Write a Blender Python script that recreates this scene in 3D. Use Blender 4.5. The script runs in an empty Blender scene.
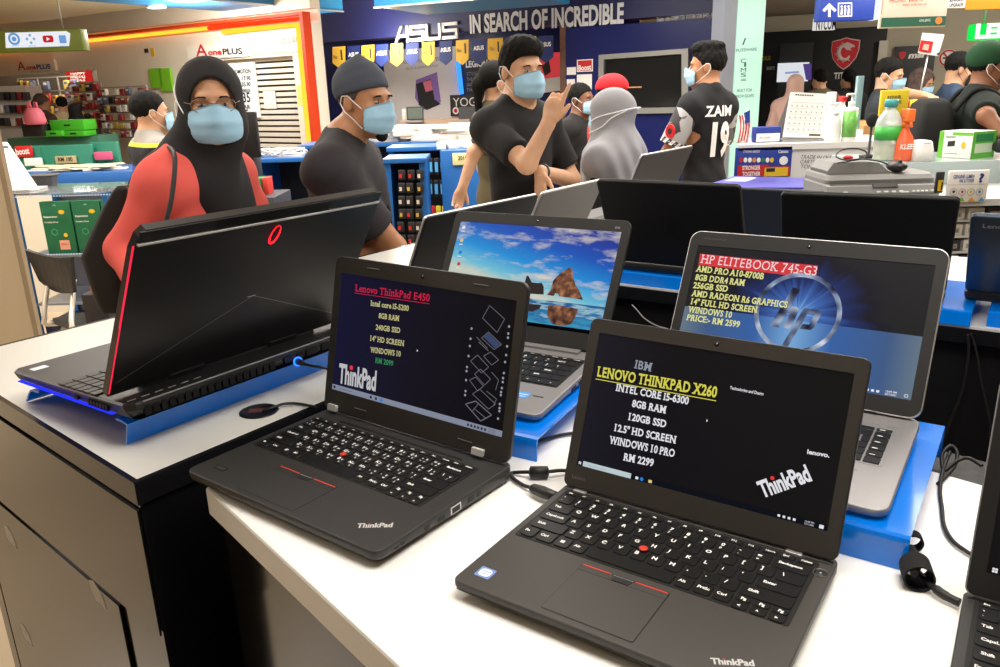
import bpy, bmesh, math, random
import numpy as np
from mathutils import Vector, Matrix, Euler
random.seed(7)
PI = math.pi
scene = bpy.context.scene
COL = scene.collection
SL = 1.03            # top of the white slab
CZ = 1.498           # camera height
FPX = 787.85         # focal length in pixels of the 1000 x 667 frame
PITCH, ROLL = .30035, -.0297

# ------------------------------------------------------------------ camera
_f = Vector((0, math.cos(PITCH), -math.sin(PITCH)))
_r0 = Vector((1, 0, 0)); _u0 = _r0.cross(_f)
_r = _r0*math.cos(ROLL) + _u0*math.sin(ROLL)
_u = -_r0*math.sin(ROLL) + _u0*math.cos(ROLL)
CAM = Vector((0, 0, CZ))
cd = bpy.data.cameras.new('camera'); cam = bpy.data.objects.new('camera', cd); COL.objects.link(cam)
cam.matrix_world = Matrix(((_r.x, _u.x, -_f.x, 0), (_r.y, _u.y, -_f.y, 0), (_r.z, _u.z, -_f.z, CZ), (0, 0, 0, 1)))
cd.sensor_width = 36; cd.lens = FPX*36/1000; cd.clip_start = .02; cd.clip_end = 100
scene.camera = cam

def ray(u, v):
    return _r*((u-500)/FPX) - _u*((v-333.5)/FPX) + _f
def pY(u, v, y):                      # point on the sight line at distance y ahead
    d = ray(u, v); return CAM + d*(y/d.y)
def pZ(u, v, z):                      # point on the sight line at height z
    d = ray(u, v); return CAM + d*((z-CZ)/d.z)

# ------------------------------------------------------------------ materials
MATS = {}
def mat(name, col=(.5, .5, .5), rough=.5, metal=0, spec=.5, emit=0, ecol=None, noise=0, nscale=40, bump=0, bscale=200, trans=0, alpha=1, coat=0, ior=1.45):
    if name in MATS: return MATS[name]
    m = bpy.data.materials.new(name); m.use_nodes = True
    nt = m.node_tree; b = nt.nodes['Principled BSDF']
    b.inputs['Base Color'].default_value = (*col, 1)
    b.inputs['Roughness'].default_value = rough; b.inputs['Metallic'].default_value = metal
    b.inputs['Specular IOR Level'].default_value = spec; b.inputs['IOR'].default_value = ior
    b.inputs['Transmission Weight'].default_value = trans; b.inputs['Alpha'].default_value = alpha
    b.inputs['Coat Weight'].default_value = coat
    if emit:
        b.inputs['Emission Color'].default_value = (*(ecol or col), 1); b.inputs['Emission Strength'].default_value = emit
    if noise:
        n = nt.nodes.new('ShaderNodeTexNoise'); n.inputs['Scale'].default_value = nscale; n.inputs['Detail'].default_value = 3
        tc = nt.nodes.new('ShaderNodeTexCoord'); nt.links.new(tc.outputs['Object'], n.inputs['Vector'])
        r = nt.nodes.new('ShaderNodeValToRGB')
        r.color_ramp.elements[0].position = .3; r.color_ramp.elements[1].position = .7
        r.color_ramp.elements[0].color = (*[max(0, c*(1-noise)) for c in col], 1)
        r.color_ramp.elements[1].color = (*[min(1, c*(1+noise)) for c in col], 1)
        nt.links.new(n.outputs['Fac'], r.inputs['Fac']); nt.links.new(r.outputs['Color'], b.inputs['Base Color'])
    if bump:
        n = nt.nodes.new('ShaderNodeTexNoise'); n.inputs['Scale'].default_value = bscale
        tc = nt.nodes.new('ShaderNodeTexCoord'); nt.links.new(tc.outputs['Object'], n.inputs['Vector'])
        bp = nt.nodes.new('ShaderNodeBump'); bp.inputs['Strength'].default_value = bump; bp.inputs['Distance'].default_value = .002
        nt.links.new(n.outputs['Fac'], bp.inputs['Height']); nt.links.new(bp.outputs['Normal'], b.inputs['Normal'])
    MATS[name] = m; return m
def srgb(r, g, b):
    return tuple(((c/255)/12.92 if c/255 <= .04045 else (((c/255)+.055)/1.055)**2.4) for c in (r, g, b))
def S(name, r, g, b, rough=.5, **k): return mat(name, srgb(r, g, b), rough, **k)
def EM(name, r, g, b, strength=1.0):           # something that gives off light
    if name in MATS: return MATS[name]
    m = bpy.data.materials.new(name); m.use_nodes = True; nt = m.node_tree
    nt.nodes.remove(nt.nodes['Principled BSDF'])
    e = nt.nodes.new('ShaderNodeEmission'); e.inputs['Color'].default_value = (*srgb(r, g, b), 1); e.inputs['Strength'].default_value = strength
    nt.links.new(e.outputs[0], nt.nodes['Material Output'].inputs[0]); MATS[name] = m; return m

# ------------------------------------------------------------------ objects
def tag(o, label=None, cat=None, group=None, kind=None):
    if label: o['label'] = label
    if cat: o['category'] = cat
    if group: o['group'] = group
    if kind: o['kind'] = kind
    return o
def thing(name, label, cat, loc=(0, 0, 0), rz=0, group=None, rot=None, M=None):
    o = bpy.data.objects.new(name, None); COL.objects.link(o); o.empty_display_size = .05
    if M is not None: o.matrix_world = M
    else:
        o.location = loc; o.rotation_euler = rot if rot else (0, 0, rz)
    return tag(o, label, cat, group)

def rrect(x0, y0, x1, y1, r, n=5):
    r = min(r, (x1-x0)/2-1e-6, (y1-y0)/2-1e-6)
    out = []
    for cx, cy, a0 in ((x1-r, y1-r, 0), (x0+r, y1-r, PI/2), (x0+r, y0+r, PI), (x1-r, y0+r, 1.5*PI)):
        for i in range(n+1):
            a = a0 + PI/2*i/n; out.append((cx+r*math.cos(a), cy+r*math.sin(a)))
    return out

class MB:
    """collects shapes into one mesh"""
    def __init__(s): s.v = []; s.f = []; s.mi = []; s.sm = []; s.mats = []; s.cur = 0
    def m(s, material):
        if material not in s.mats: s.mats.append(material)
        s.cur = s.mats.index(material); return s
    def add(s, vs, fs, M=None, smooth=False):
        b = len(s.v)
        if M is not None: vs = [M @ Vector(q) for q in vs]
        s.v += [tuple(q) for q in vs]
        for f in fs: s.f.append(tuple(b+i for i in f)); s.mi.append(s.cur); s.sm.append(smooth)
        return s
    def box(s, x0, y0, z0, x1, y1, z1, M=None):
        vs = [(x, y, z) for z in (z0, z1) for y in (y0, y1) for x in (x0, x1)]
        return s.add(vs, [(0, 2, 3, 1), (4, 5, 7, 6), (0, 1, 5, 4), (2, 6, 7, 3), (0, 4, 6, 2), (1, 3, 7, 5)], M)
    def prism(s, poly, z0, z1, M=None, top=None, smooth=False):
        """poly in xy, extruded; top = other outline of equal count"""
        n = len(poly); top = top or poly
        a = sum(poly[i][0]*poly[(i+1) % n][1]-poly[(i+1) % n][0]*poly[i][1] for i in range(n))
        if a < 0: poly = poly[::-1]; top = top[::-1]
        vs = [(x, y, z0) for x, y in poly]+[(x, y, z1) for x, y in top]
        s.add(vs, [tuple(range(n-1, -1, -1)), tuple(range(n, 2*n))], M)
        b = len(s.v)-2*n
        for i in range(n):
            j = (i+1) % n; s.f.append((b+i, b+j, b+n+j, b+n+i)); s.mi.append(s.cur); s.sm.append(smooth)
        return s
    def layers(s, loops, M=None, smooth=True, caps=True):
        """stack of closed loops of 3-D points"""
        n = len(loops[0]); vs = [p for l in loops for p in l]; fs = []
        for k in range(len(loops)-1):
            for i in range(n):
                j = (i+1) % n; fs.append((k*n+i, k*n+j, (k+1)*n+j, (k+1)*n+i))
        s.add(vs, fs, M, smooth)
        if caps:
            b = len(s.v)-len(vs); L = len(loops)-1
            s.f.append(tuple(b+i for i in range(n-1, -1, -1))); s.mi.append(s.cur); s.sm.append(False)
            s.f.append(tuple(b+L*n+i for i in range(n))); s.mi.append(s.cur); s.sm.append(False)
        return s
    def lathe(s, prof, n=20, M=None, smooth=True):
        return s.layers([[(r*math.cos(2*PI*i/n), r*math.sin(2*PI*i/n), z) for i in range(n)] for r, z in prof], M, smooth)
    def slab(s, x0, y0, x1, y1, z0, z1, r=.005, bev=.001, M=None, n=5):
        """rounded rectangular plate with softened edges"""
        lp = lambda ins, z: [(x, y, z) for x, y in rrect(x0+ins, y0+ins, x1-ins, y1-ins, max(r-ins, .0003), n)]
        b = min(bev, (z1-z0)/2.01)
        return s.layers([lp(b, z0), lp(b*.3, z0+b*.3), lp(0, z0+b), lp(0, z1-b), lp(b*.3, z1-b*.3), lp(b, z1)], M)
    def tube(s, pts, r, n=8, M=None, closed=False):
        P = [Vector(p) for p in pts]; k = len(P); loops = []
        rr = r if isinstance(r, (list, tuple)) else [r]*k
        t0 = (P[1]-P[0]).normalized(); a = t0.orthogonal().normalized()
        for i in range(k):
            if closed: t = (P[(i+1) % k]-P[i-1]).normalized()
            else: t = (P[min(i+1, k-1)]-P[max(i-1, 0)]).normalized()
            a = (a - t*a.dot(t))
            a = a.normalized() if a.length > 1e-6 else t.orthogonal().normalized()
            b = t.cross(a)
            loops.append([tuple(P[i]+(a*math.cos(2*PI*j/n)+b*math.sin(2*PI*j/n))*rr[i]) for j in range(n)])
        if closed: loops.append(loops[0])
        return s.layers(loops, M, True, not closed)
    def ball(s, c, r, nu=16, nv=10, M=None):
        rx, ry, rz = r if isinstance(r, (list, tuple)) else (r, r, r)
        vs = []; fs = []
        for j in range(nv+1):
            th = PI*j/nv
            for i in range(nu):
                ph = 2*PI*i/nu
                vs.append((c[0]+rx*math.sin(th)*math.cos(ph), c[1]+ry*math.sin(th)*math.sin(ph), c[2]-rz*math.cos(th)))
        for j in range(nv):
            for i in range(nu):
                k = (i+1) % nu; fs.append((j*nu+i, j*nu+k, (j+1)*nu+k, (j+1)*nu+i))
        return s.add(vs, fs, M, True)
    def ring(s, outer, inner, z0, z1, M=None):
        """flat frame between two outlines of equal count"""
        n = len(outer); vs = [(x, y, z0) for x, y in outer]+[(x, y, z0) for x, y in inner]+[(x, y, z1) for x, y in outer]+[(x, y, z1) for x, y in inner]
        fs = []
        for i in range(n):
            j = (i+1) % n
            fs += [(i, n+i, n+j, j), (2*n+i, 2*n+j, 3*n+j, 3*n+i), (i, j, 2*n+j, 2*n+i), (n+i, 3*n+i, 3*n+j, n+j)]
        return s.add(vs, fs, M)
    def poly(s, pts3, M=None): return s.add(pts3, [tuple(range(len(pts3)))], M)
    def text(s, string, M, h=.01, width=None, bold=0, serif=False, align='L', z=0, space=1.0, shear=0, maxw=None):
        """lettering in the local xy plane of M; h = capital height"""
        vs, fs, w = lettering(string, bold, serif, space)
        sy = h/CAPH; sx = sy
        if width: sx = width/w
        if maxw and w*sx > maxw: sx = maxw/w
        off = {'L': 0, 'C': -w*sx/2, 'R': -w*sx}[align]
        return s.add([(x*sx+off+y*shear*sy, y*sy, z) for x, y in vs], fs, M)
    def build(s, name, material=None, parent=None, M=None, label=None, cat=None, group=None, kind=None, link=True):
        me = bpy.data.meshes.new(name)
        me.from_pydata(s.v, [], s.f)
        mats = s.mats or [material]
        for q in mats: me.materials.append(q)
        me.polygons.foreach_set('material_index', s.mi); me.polygons.foreach_set('use_smooth', s.sm)
        me.validate(); me.update()
        o = bpy.data.objects.new(name, me); COL.objects.link(o)
        if parent is not None: o.parent = parent
        if M is not None:
            if parent is None: o.matrix_world = M
            else: o.matrix_local = M
        return tag(o, label, cat, group, kind)

# ------------------------------------------------------------------ lettering (built-in font, slab feet added to stems)
_GL = {}
CAPH = 1.0
def _textmesh(s, bold):
    c = bpy.data.curves.new('t', 'FONT'); c.body = s; c.size = 1; c.offset = bold; c.resolution_u = 3
    o = bpy.data.objects.new('t', c); COL.objects.link(o); bpy.context.view_layer.update()
    dg = bpy.context.evaluated_depsgraph_get(); me = bpy.data.meshes.new_from_object(o.evaluated_get(dg))
    vs = [(v.co.x, v.co.y) for v in me.vertices]; fs = [tuple(p.vertices) for p in me.polygons]
    bpy.data.objects.remove(o); bpy.data.curves.remove(c); bpy.data.meshes.remove(me)
    return vs, fs
_BARW = {}
def glyph(ch, bold):
    k = (ch, bold)
    if k in _GL: return _GL[k]
    if bold not in _BARW:
        v, f = _textmesh('||', bold); _BARW[bold] = max(x for x, y in v)
    v2, f2 = _textmesh('|'+ch+'|', bold)
    adv = max(x for x, y in v2)-_BARW[bold]
    if ch == ' ': _GL[k] = ([], [], adv)
    else:
        v, f = _textmesh(ch, bold); _GL[k] = (v, f, adv)
    return _GL[k]
STEMS = set('AFHIKLMNPRTVWXYEBDfhiklmnrpqdj17U')
def lettering(s, bold=0, serif=False, space=1.0):
    vs, fs, x = [], [], 0
    for ch in s:
        gv, gf, adv = glyph(ch, bold)
        b = len(vs); vs += [(px_+x, py_) for px_, py_ in gv]; fs += [tuple(b+i for i in f) for f in gf]
        if serif and ch in STEMS and gv:
            lo = min(q[1] for q in gv); hi = max(q[1] for q in gv)
            for yc, sgn in ((lo, 1), (hi, -1)):
                y = yc+sgn*.03; xs = []
                for f in gf:
                    for i in range(len(f)):
                        a, c = gv[f[i]], gv[f[(i+1) % len(f)]]
                        if (a[1]-y)*(c[1]-y) < 0:
                            t = (y-a[1])/(c[1]-a[1]); xs.append(a[0]+t*(c[0]-a[0]))
                xs = sorted(xs); iv = []
                # merge triangle crossings into spans
                for f in gf:
                    cr = []
                    for i in range(len(f)):
                        a, c = gv[f[i]], gv[f[(i+1) % len(f)]]
                        if (a[1]-y)*(c[1]-y) < 0:
                            t = (y-a[1])/(c[1]-a[1]); cr.append(a[0]+t*(c[0]-a[0]))
                    if len(cr) >= 2: iv.append((min(cr), max(cr)))
                iv.sort(); mg = []
                for a, c in iv:
                    if mg and a <= mg[-1][1]+.01: mg[-1][1] = max(mg[-1][1], c)
                    else: mg.append([a, c])
                for a, c in mg:
                    if c-a < .3:
                        e = .075; y0, y1 = sorted((yc, yc+sgn*.085)); b = len(vs)
                        vs += [(x+a-e, y0), (x+c+e, y0), (x+c+e, y1), (x+a-e, y1)]; fs.append((b, b+1, b+2, b+3))
            x += .06
        x += adv*space
    w = max([q[0] for q in vs] or [x])
    return vs, fs, w
_v, _ = _textmesh('H', 0); CAPH = max(q[1] for q in _v)

def XZ(origin, ex, ez):
    """matrix whose local x,y run along ex, ez (lettering on an upright face); local z points off the face toward ex x ez"""
    ex = Vector(ex).normalized(); ez = Vector(ez).normalized(); n = ex.cross(ez).normalized()
    return Matrix(((ex.x, ez.x, n.x, origin[0]), (ex.y, ez.y, n.y, origin[1]), (ex.z, ez.z, n.z, origin[2]), (0, 0, 0, 1)))

class Face:
    """a plane in the place: its own x,y coordinates, and where a sight line meets it"""
    def __init__(s, M): s.M = M.copy(); s.I = M.inverted()
    def hit(s, u, v):
        o = s.I @ CAM; d = s.I.to_3x3() @ ray(u, v); t = -o.z/d.z; p = o+d*t; return (p.x, p.y)
    def rect(s, u0, v0, u1, v1):
        a = s.hit(u0, v1); b = s.hit(u1, v0); return a[0], a[1], b[0], b[1]
    def line(s, mb, string, a, b, hpx, z=.001, **k):
        """lettering from pixel-seen point a to b on this plane"""
        p, q = Vector(s.hit(*a)), Vector(s.hit(*b)); d = q-p
        h = (Vector(s.hit(a[0], a[1]-hpx))-p).length
        M = Matrix.Translation((p.x, p.y, z)) @ Matrix.Rotation(math.atan2(d.y, d.x), 4, 'Z')
        mb.text(string, M, h, width=d.length, **k)
def upright(uA, yA, uB, yB, v=200):
    """vertical plane through two places seen at column u and distance y; local x to the right, local y up, local z toward the viewer"""
    a = pY(uA, v, yA); b = pY(uB, v, yB); a.z = b.z = 0
    return Face(XZ(a, b-a, (0, 0, 1)))
# ------------------------------------------------------------------ materials used widely
M_blackplast = mat('black_plastic', (.017, .0165, .016), .42, bump=.12, bscale=900)
M_deck = mat('thinkpad_deck', (.046, .043, .040), .5, bump=.15, bscale=1500)
M_deck2 = mat('dark_deck', (.026, .025, .0245), .48, bump=.15, bscale=1500)
M_bezel = mat('bezel_grey', (.03, .027, .024), .5, bump=.1, bscale=1200)
M_bezelb = mat('bezel_black', (.013, .013, .0135), .5, spec=.4)
M_well = mat('key_well', (.004, .004, .004), .6)
M_key = mat('key_black', (.0075, .0075, .008), .42, spec=.35)
M_silver = mat('silver_alloy', (.31, .30, .305), .42, metal=.55, bump=.05, bscale=1500)
M_chrome = mat('polished_silver', (.75, .75, .75), .25, metal=1)
M_edge = mat('silver_edge', (.62, .62, .62), .32, metal=.8)
M_port = mat('port_black', (.003, .003, .003), .5)
M_white = S('white_paint', 235, 235, 232, .5)
M_red = mat('red_rubber', (.6, .035, .02), .5)
M_redbtn = mat('red_line', (.55, .05, .035), .45)
M_leg = mat('legend_white', (.85, .85, .83), .6)
M_cable = mat('cable_black', (.012, .012, .012), .5)
M_blueacr = mat('blue_acrylic', (.0, .17, .72), .12, spec=.6, coat=.3, emit=.07, ecol=(0, .22, .9))
M_lidblk = mat('lid_black', (.008, .008, .0085), .5, bump=.05, bscale=1500)

def rows_layout(kind):
    """rows of key widths, in key units, top to bottom"""
    R = [[15/16]*16, [1]*13+[2], [1.5]+[1]*12+[1.5], [1.8]+[1]*11+[2.2], [2.3]+[1]*10+[2.7]]
    if kind == 'hp':
        R = [[14/15]*15+[1], [1]*13+[1, 1], [1.4]+[1]*12+[.6, 1], [1.7]+[1]*11+[1.3, 1], [2.2]+[1]*10+[1.8, 1]]
        R.append([1.1, 1, 1, 1.1, 5, 1, 1, .9, .95, .95, 1])
        return R
    R.append([1, 1.2, 1, 1, 5.1, 1, 1, 1, .9, .9, .9]); return R
LEG = ['', ['`', '1', '2', '3', '4', '5', '6', '7', '8', '9', '0', '-', '=', 'Backspace'],
       ['Tab']+list('QWERTYUIOP[]')+['\\'], ['CapsLock']+list('ASDFGHJKL;\'')+['Enter'],
       ['Shift']+list('ZXCVBNM,./')+['Shift'], ['Fn', 'Ctrl', '#', 'Alt', '', 'Alt', 'PrtSc', 'Ctrl', '', '', '']]
FN = ['Esc', 'F1', 'F2', 'F3', 'F4', 'F5', 'F6', 'F7', 'F8', 'F9', 'F10', 'F11', 'F12', 'Home', 'End', 'Delete']

def keyboard(parent, x0, x1, ynum, pitch, fn_h, kind='tp', second=False, legends=True, well=None):
    """keys of one laptop in one mesh, their printed legends a second mesh"""
    R = rows_layout(kind); ux = (x1-x0)/15
    wy1 = ynum+fn_h+.003; wy0 = ynum-5*pitch-.002
    w = MB(); w.slab(x0-.003, wy0, x1+.003, wy1, -.0002, .0005, .003, .0002)
    kw = w.build('keyboard_well', well or M_well, parent)
    kb = MB(); lg = MB(); g = .0011
    for r, row in enumerate(R):
        if r == 0: yt, yb = ynum+fn_h, ynum+.0006
        else: yt, yb = ynum-(r-1)*pitch, ynum-r*pitch
        x = x0
        for c, wd in enumerate(row):
            a, b = x+g, x+wd*ux-g; x += wd*ux
            cells = [(yb+g, yt-g)]
            if r == 5 and c >= len(row)-3 and kind == 'tp':
                mid = (yb+yt)/2
                cells = [(yb+g-.003, mid-.0005), (mid+.0005, yt-g)]
            for ci, (p, q) in enumerate(cells):
                rb = .0036 if (r and kind == 'tp') else .0014
                def lp(ins, z):
                    o = []
                    for cx, cy, a0, rr in ((b-.0012, q-.0012, 0, .0012), (a+.0012, q-.0012, PI/2, .0012), (a+rb, p+rb, PI, rb), (b-rb, p+rb, 1.5*PI, rb)):
                        rr2 = max(rr-ins, .0002)
                        for i in range(4):
                            t = a0+PI/6*i; o.append((cx+rr2*math.cos(t), cy+rr2*math.sin(t), z))
                    return o
                kb.layers([lp(0, .0004), lp(0, .0014), lp(.0005, .0019)], smooth=False)
                if legends:
                    zt = .00205
                    def put(s, fx, fy, h): lg.text(s, Matrix.Translation((a+fx*(b-a), p+fy*(q-p), 0)), h, z=zt, bold=.03, maxw=(b-a)*.72)
                    if r == 0: put(FN[c] if c < len(FN) else '', .2, .35, .0026)
                    else:
                        L = LEG[r][c] if c < len(LEG[r]) else ''
                        if L == '#':
                            for (dx, dy) in ((0, 0), (.0024, 0), (0, .0024), (.0024, .0024)):
                                xx, yy = a+.3*(b-a)+dx, p+.4*(q-p)+dy; lg.add([(xx, yy, zt), (xx+.0021, yy, zt), (xx+.0021, yy+.0021, zt), (xx, yy+.0021, zt)], [(0, 1, 2, 3)])
                        elif len(L) == 1:
                            put(L, .17, .48, .0050)
                            if second:
                                put(random.choice('abcdefghkmnpqtuxyz'), .56, .5, .004); put(random.choice('rstuvwxjo'), .58, .14, .0035)
                                if r in (1,): put('+', .2, .16, .003)
                            elif r == 1: put(L, .18, .14, .0032)
                        elif L: put(L, .14, .46, .0037)
                        elif r == 5 and c >= len(row)-3: put(('<', '^', '>')[c-len(row)+3] if ci == 0 else 'Pg', .35, .25, .0036)
    k = kb.build('keyboard', M_key, parent)
    if legends: lg.build('key_legends', M_leg, k)
    return k

def laptop(name, label, x, y, z, yaw, tilt, t, w, dep, H, thick, cat='laptop', group=None, base=M_deck, bez=M_bezel, lidm=M_lidblk, edge=None,
           back=.012, rad=.008, top=.02, sw=.2767, sh=.1557, front_thin=.6, lidr=None, lid_thick=.0075, screen=True, hinge_x=None, glass=None):
    root = thing(name, label, cat, (x, y, z), rot=(tilt, 0, yaw), group=group)
    Lm = Matrix.Rotation(-t, 4, 'X') @ XZ((0, 0, 0), (1, 0, 0), (0, 0, 1))
    Wm = Matrix.Translation((x, y, z)) @ Euler((tilt, 0, yaw)).to_matrix().to_4x4()
    # base: thinner toward the front, softened rim
    b = MB()
    def lp(ins, zz, zf=None):
        o = []
        for px_, py_ in rrect(-w/2+ins, -dep+ins, w/2-ins, back-ins, max(rad-ins, .001), 6):
            k = (py_+dep)/(dep+back); o.append((px_, py_, zz if zf is None else zf+(zz-zf)*k))
        return o
    th = thick; tf = thick*front_thin
    b.layers([lp(.006, -th, -tf), lp(.002, -th+.002, -tf+.0015), lp(0, -th*.5, -tf*.5), lp(0, -.0016, -.0016), lp(.0005, -.0005, -.0005), lp(.0016, 0, 0)])
    bo = b.build('base', base, root)
    lr = lidr or rad
    l = MB()
    if edge: l.m(lidm)
    lp2 = lambda ins, zz: [(p, q, zz) for p, q in rrect(-w/2+ins, .003+ins, w/2-ins, H-ins, max(lr-ins, .001), 6)]
    l.layers([lp2(.004, -lid_thick), lp2(.001, -lid_thick+.0012), lp2(0, -lid_thick*.5)])
    if edge: l.m(edge)
    l.layers([lp2(0, -lid_thick*.5), lp2(0, .0006), lp2(.0008, .0015), lp2(.0016, .0015), lp2(.0017, .0001)])
    lid = l.build('lid', lidm, root, M=Lm)
    out = {'root': root, 'lid': lid, 'base': bo, 'Lm': Lm, 'face': Face(Wm @ Lm), 'deck': Face(Wm), 'W': Wm}
    if screen:
        sx0, sx1, sy1 = -sw/2, sw/2, H-top; sy0 = sy1-sh
        o = rrect(-w/2+.0014, .0045, w/2-.0014, H-.0014, max(lr-.0014, .001), 6)
        inn = [(sx1 if p > 0 else sx0, sy1 if q > H/2 else sy0) for p, q in o]
        r = MB().ring(o, inn, .0003, .0017); r.build('bezel', bez, lid)
        s = MB(); s.poly([(sx0, sy0, .0006), (sx1, sy0, .0006), (sx1, sy1, .0006), (sx0, sy1, .0006)])
        out['screen'] = s.build('screen', glass or M_port, root, M=Lm); out['srect'] = (sx0, sy0, sx1, sy1)
        # webcam
        c = MB(); yc = H-top/2; M = Matrix.Translation((0, yc, .0017))
        c.m(M_port).lathe([(.0028, 0), (.0028, .0003), (.0001, .0003)], 16, M); c.m(M_chrome).lathe([(.0011, .0003), (.0006, .0006), (.0001, .0006)], 12, M)
        c.build('webcam', None, lid)
    return out

def screen_mat(name, build):
    """lit display: build(nodes, links, separated object coords) returns the colour socket"""
    m = bpy.data.materials.new(name); m.use_nodes = True; nt = m.node_tree
    b = nt.nodes['Principled BSDF']; b.inputs['Base Color'].default_value = (.004, .004, .004, 1); b.inputs['Roughness'].default_value = .28
    b.inputs['Specular IOR Level'].default_value = .2
    tc = nt.nodes.new('ShaderNodeTexCoord'); sp = nt.nodes.new('ShaderNodeSeparateXYZ'); nt.links.new(tc.outputs['Object'], sp.inputs[0])
    c, st = build(nt, tc, sp)
    nt.links.new(c, b.inputs['Emission Color']); b.inputs['Emission Strength'].default_value = st
    return m
def ramp(nt, fac, stops, interp='LINEAR'):
    r = nt.nodes.new('ShaderNodeValToRGB'); r.color_ramp.interpolation = interp
    els = r.color_ramp.elements
    while len(els) < len(stops): els.new(.5)
    for e, (p, c) in zip(els, stops): e.position = p; e.color = (*c, 1)
    if fac is not None: nt.links.new(fac, r.inputs['Fac'])
    return r
def mth(nt, op, a, b=None, c=None):
    n = nt.nodes.new('ShaderNodeMath'); n.operation = op
    for i, q in enumerate((a, b, c)):
        if q is None: continue
        if isinstance(q, (int, float)): n.inputs[i].default_value = q
        else: nt.links.new(q, n.inputs[i])
    return n.outputs[0]
def flat_screen(name, a, b, axis='Y', lo=0, hi=.2, strength=1):
    def f(nt, tc, sp):
        k = mth(nt, 'MULTIPLY_ADD', sp.outputs[axis], 1/(hi-lo), -lo/(hi-lo))
        return ramp(nt, k, [(0, srgb(*a)), (1, srgb(*b))]).outputs[0], strength
    return screen_mat(name, f)
T_white = EM('lit_white', 240, 240, 245, .85); T_yel = EM('lit_yellow', 232, 226, 90, .8); T_red = EM('lit_red', 214, 40, 76, .75)
T_cream = EM('lit_cream', 214, 208, 148, .7); T_grn = EM('lit_green', 60, 150, 96, .7); T_grey = EM('lit_grey', 165, 172, 185, .7)
T_pyel = EM('lit_pale_yellow', 238, 236, 150, .85); T_dot = EM('lit_dot', 235, 60, 60, .9)
def thinkpad_word(mb_w, mb_r, M, h, w):
    """the word with its red dot over the i"""
    vs, fs, tw = lettering('Thınkpad'.replace('p', 'P'), .035)
    mb_w.text('ThınkPad', M, h, width=w, bold=.035)
    # dot of the i
    v0, f0, w0 = lettering('Th', .035); v1, f1, w1 = lettering('Thı', .035)
    cx = (w0+w1)/2+.02; k = w/tw
    mb_r.lathe([(h*.13, 0), (h*.13, .0001), (h*.01, .0001)], 14, M @ Matrix.Translation((cx*k, h*.93, 0)), smooth=False)

# ------------------------------------------------------------------ laptop with the X260 price screen
L = laptop('laptop', 'open black laptop nearest the viewer, white spec list on screen under an underlined yellow heading', .19306, .74261, SL+.0209, -.60595, 0, .35834, .303, .2145, .2015, .0206,
           top=.01635, lidm=M_blackplast, bez=M_bezel, base=M_deck, group='laptops facing the viewer')
def dark(nt, tc, sp):
    k = mth(nt, 'MULTIPLY_ADD', sp.outputs['X'], 3.4, .5)
    return ramp(nt, k, [(0, srgb(24, 24, 38)), (.35, srgb(12, 12, 20)), (1, srgb(14, 16, 18))]).outputs[0], .8
L['screen'].data.materials[0] = screen_mat('screen_x', dark)
f = L['face']; mb = MB()
mb.m(T_grey); f.line(mb, 'IBM', (634.5, 368), (651.5, 371.5), 8, z=.0009, bold=.02, serif=True)
mb.m(T_yel); f.line(mb, 'LENOVO THINKPAD X260', (597, 376), (716.5, 397.5), 9.5, z=.0009, bold=.03, serif=True)
a, b = f.hit(596, 378.5), f.hit(716.5, 400.5); dx = Vector((b[0]-a[0], b[1]-a[1], 0)); nn = Vector((-dx.y, dx.x, 0)).normalized()*.0009
A3 = Vector((*a, .0009)); mb.poly([A3, A3+dx, A3+dx-nn, A3-nn])
mb.m(T_white)
for s, p, q, h in (('INTEL CORE i5-6300', (616, 390.5), (688.5, 404.5), 6.8), ('8GB RAM', (632, 406.5), (666, 413.5), 6.8), ('120GB SSD', (627.5, 419.5), (666, 427.5), 6.8),
                   ('12.5" HD SCREEN', (613.5, 430.5), (676, 443.5), 6.8), ('WINDOWS 10 PRO', (610, 443), (674.5, 457), 7), ('RM 2299', (623.5, 460), (653.5, 466.5), 7)):
    f.line(mb, s, p, q, h, z=.0009, bold=.03, serif=True)
f.line(mb, 'Technologies and Design', (730, 389), (763.5, 395.5), 3, z=.0009, bold=.02)
f.line(mb, 'lenovo.', (807, 453.5), (829.5, 457.5), 4.2, z=.0009, bold=.035)
mb.build('screen_text', None, L['screen'])
mb, mr = MB(), MB()
p, q = f.hit(763, 497.5), f.hit(812.5, 480); d = Vector((q[0]-p[0], q[1]-p[1])); hh = (Vector(f.hit(760, 481))-Vector(p)).length
Mt = Matrix.Translation((*p, .0009)) @ Matrix.Rotation(math.atan2(d.y, d.x), 4, 'Z')
thinkpad_word(mb, mr, Mt, hh*.95, d.length)
o = mb.build('screen_logo', T_white, L['screen']); mr.build('red_dot', T_dot, L['screen'])
sx0, sy0, sx1, sy1 = L['srect']
tb = MB(); th = .0062
tb.m(EM('taskbar_dark', 20, 22, 30, .8)).poly([(sx0, sy0, .0008), (sx1, sy0, .0008), (sx1, sy0+th, .0008), (sx0, sy0+th, .0008)])
tb.m(EM('search_white', 205, 222, 226, .8)).poly([(sx0+.0075, sy0+.0003, .0009), (sx0+.068, sy0+.0003, .0009), (sx0+.068, sy0+th, .0009), (sx0+.0075, sy0+th, .0009)])
tb.m(T_white)
for dx, dy in ((0, 0), (.0017, 0), (0, .0017), (.0017, .0017)): tb.poly([(sx0+.002+dx+q0, sy0+.0015+dy+q1, .001) for q0, q1 in ((0, 0), (.0014, 0), (.0014, .0014), (0, .0014))])
for k in range(4): tb.poly([(sx1-.048+k*.005+q0, sy0+.0018+q1, .001) for q0, q1 in ((0, 0), (.0026, 0), (.0026, .0024), (0, .0024))])
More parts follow.
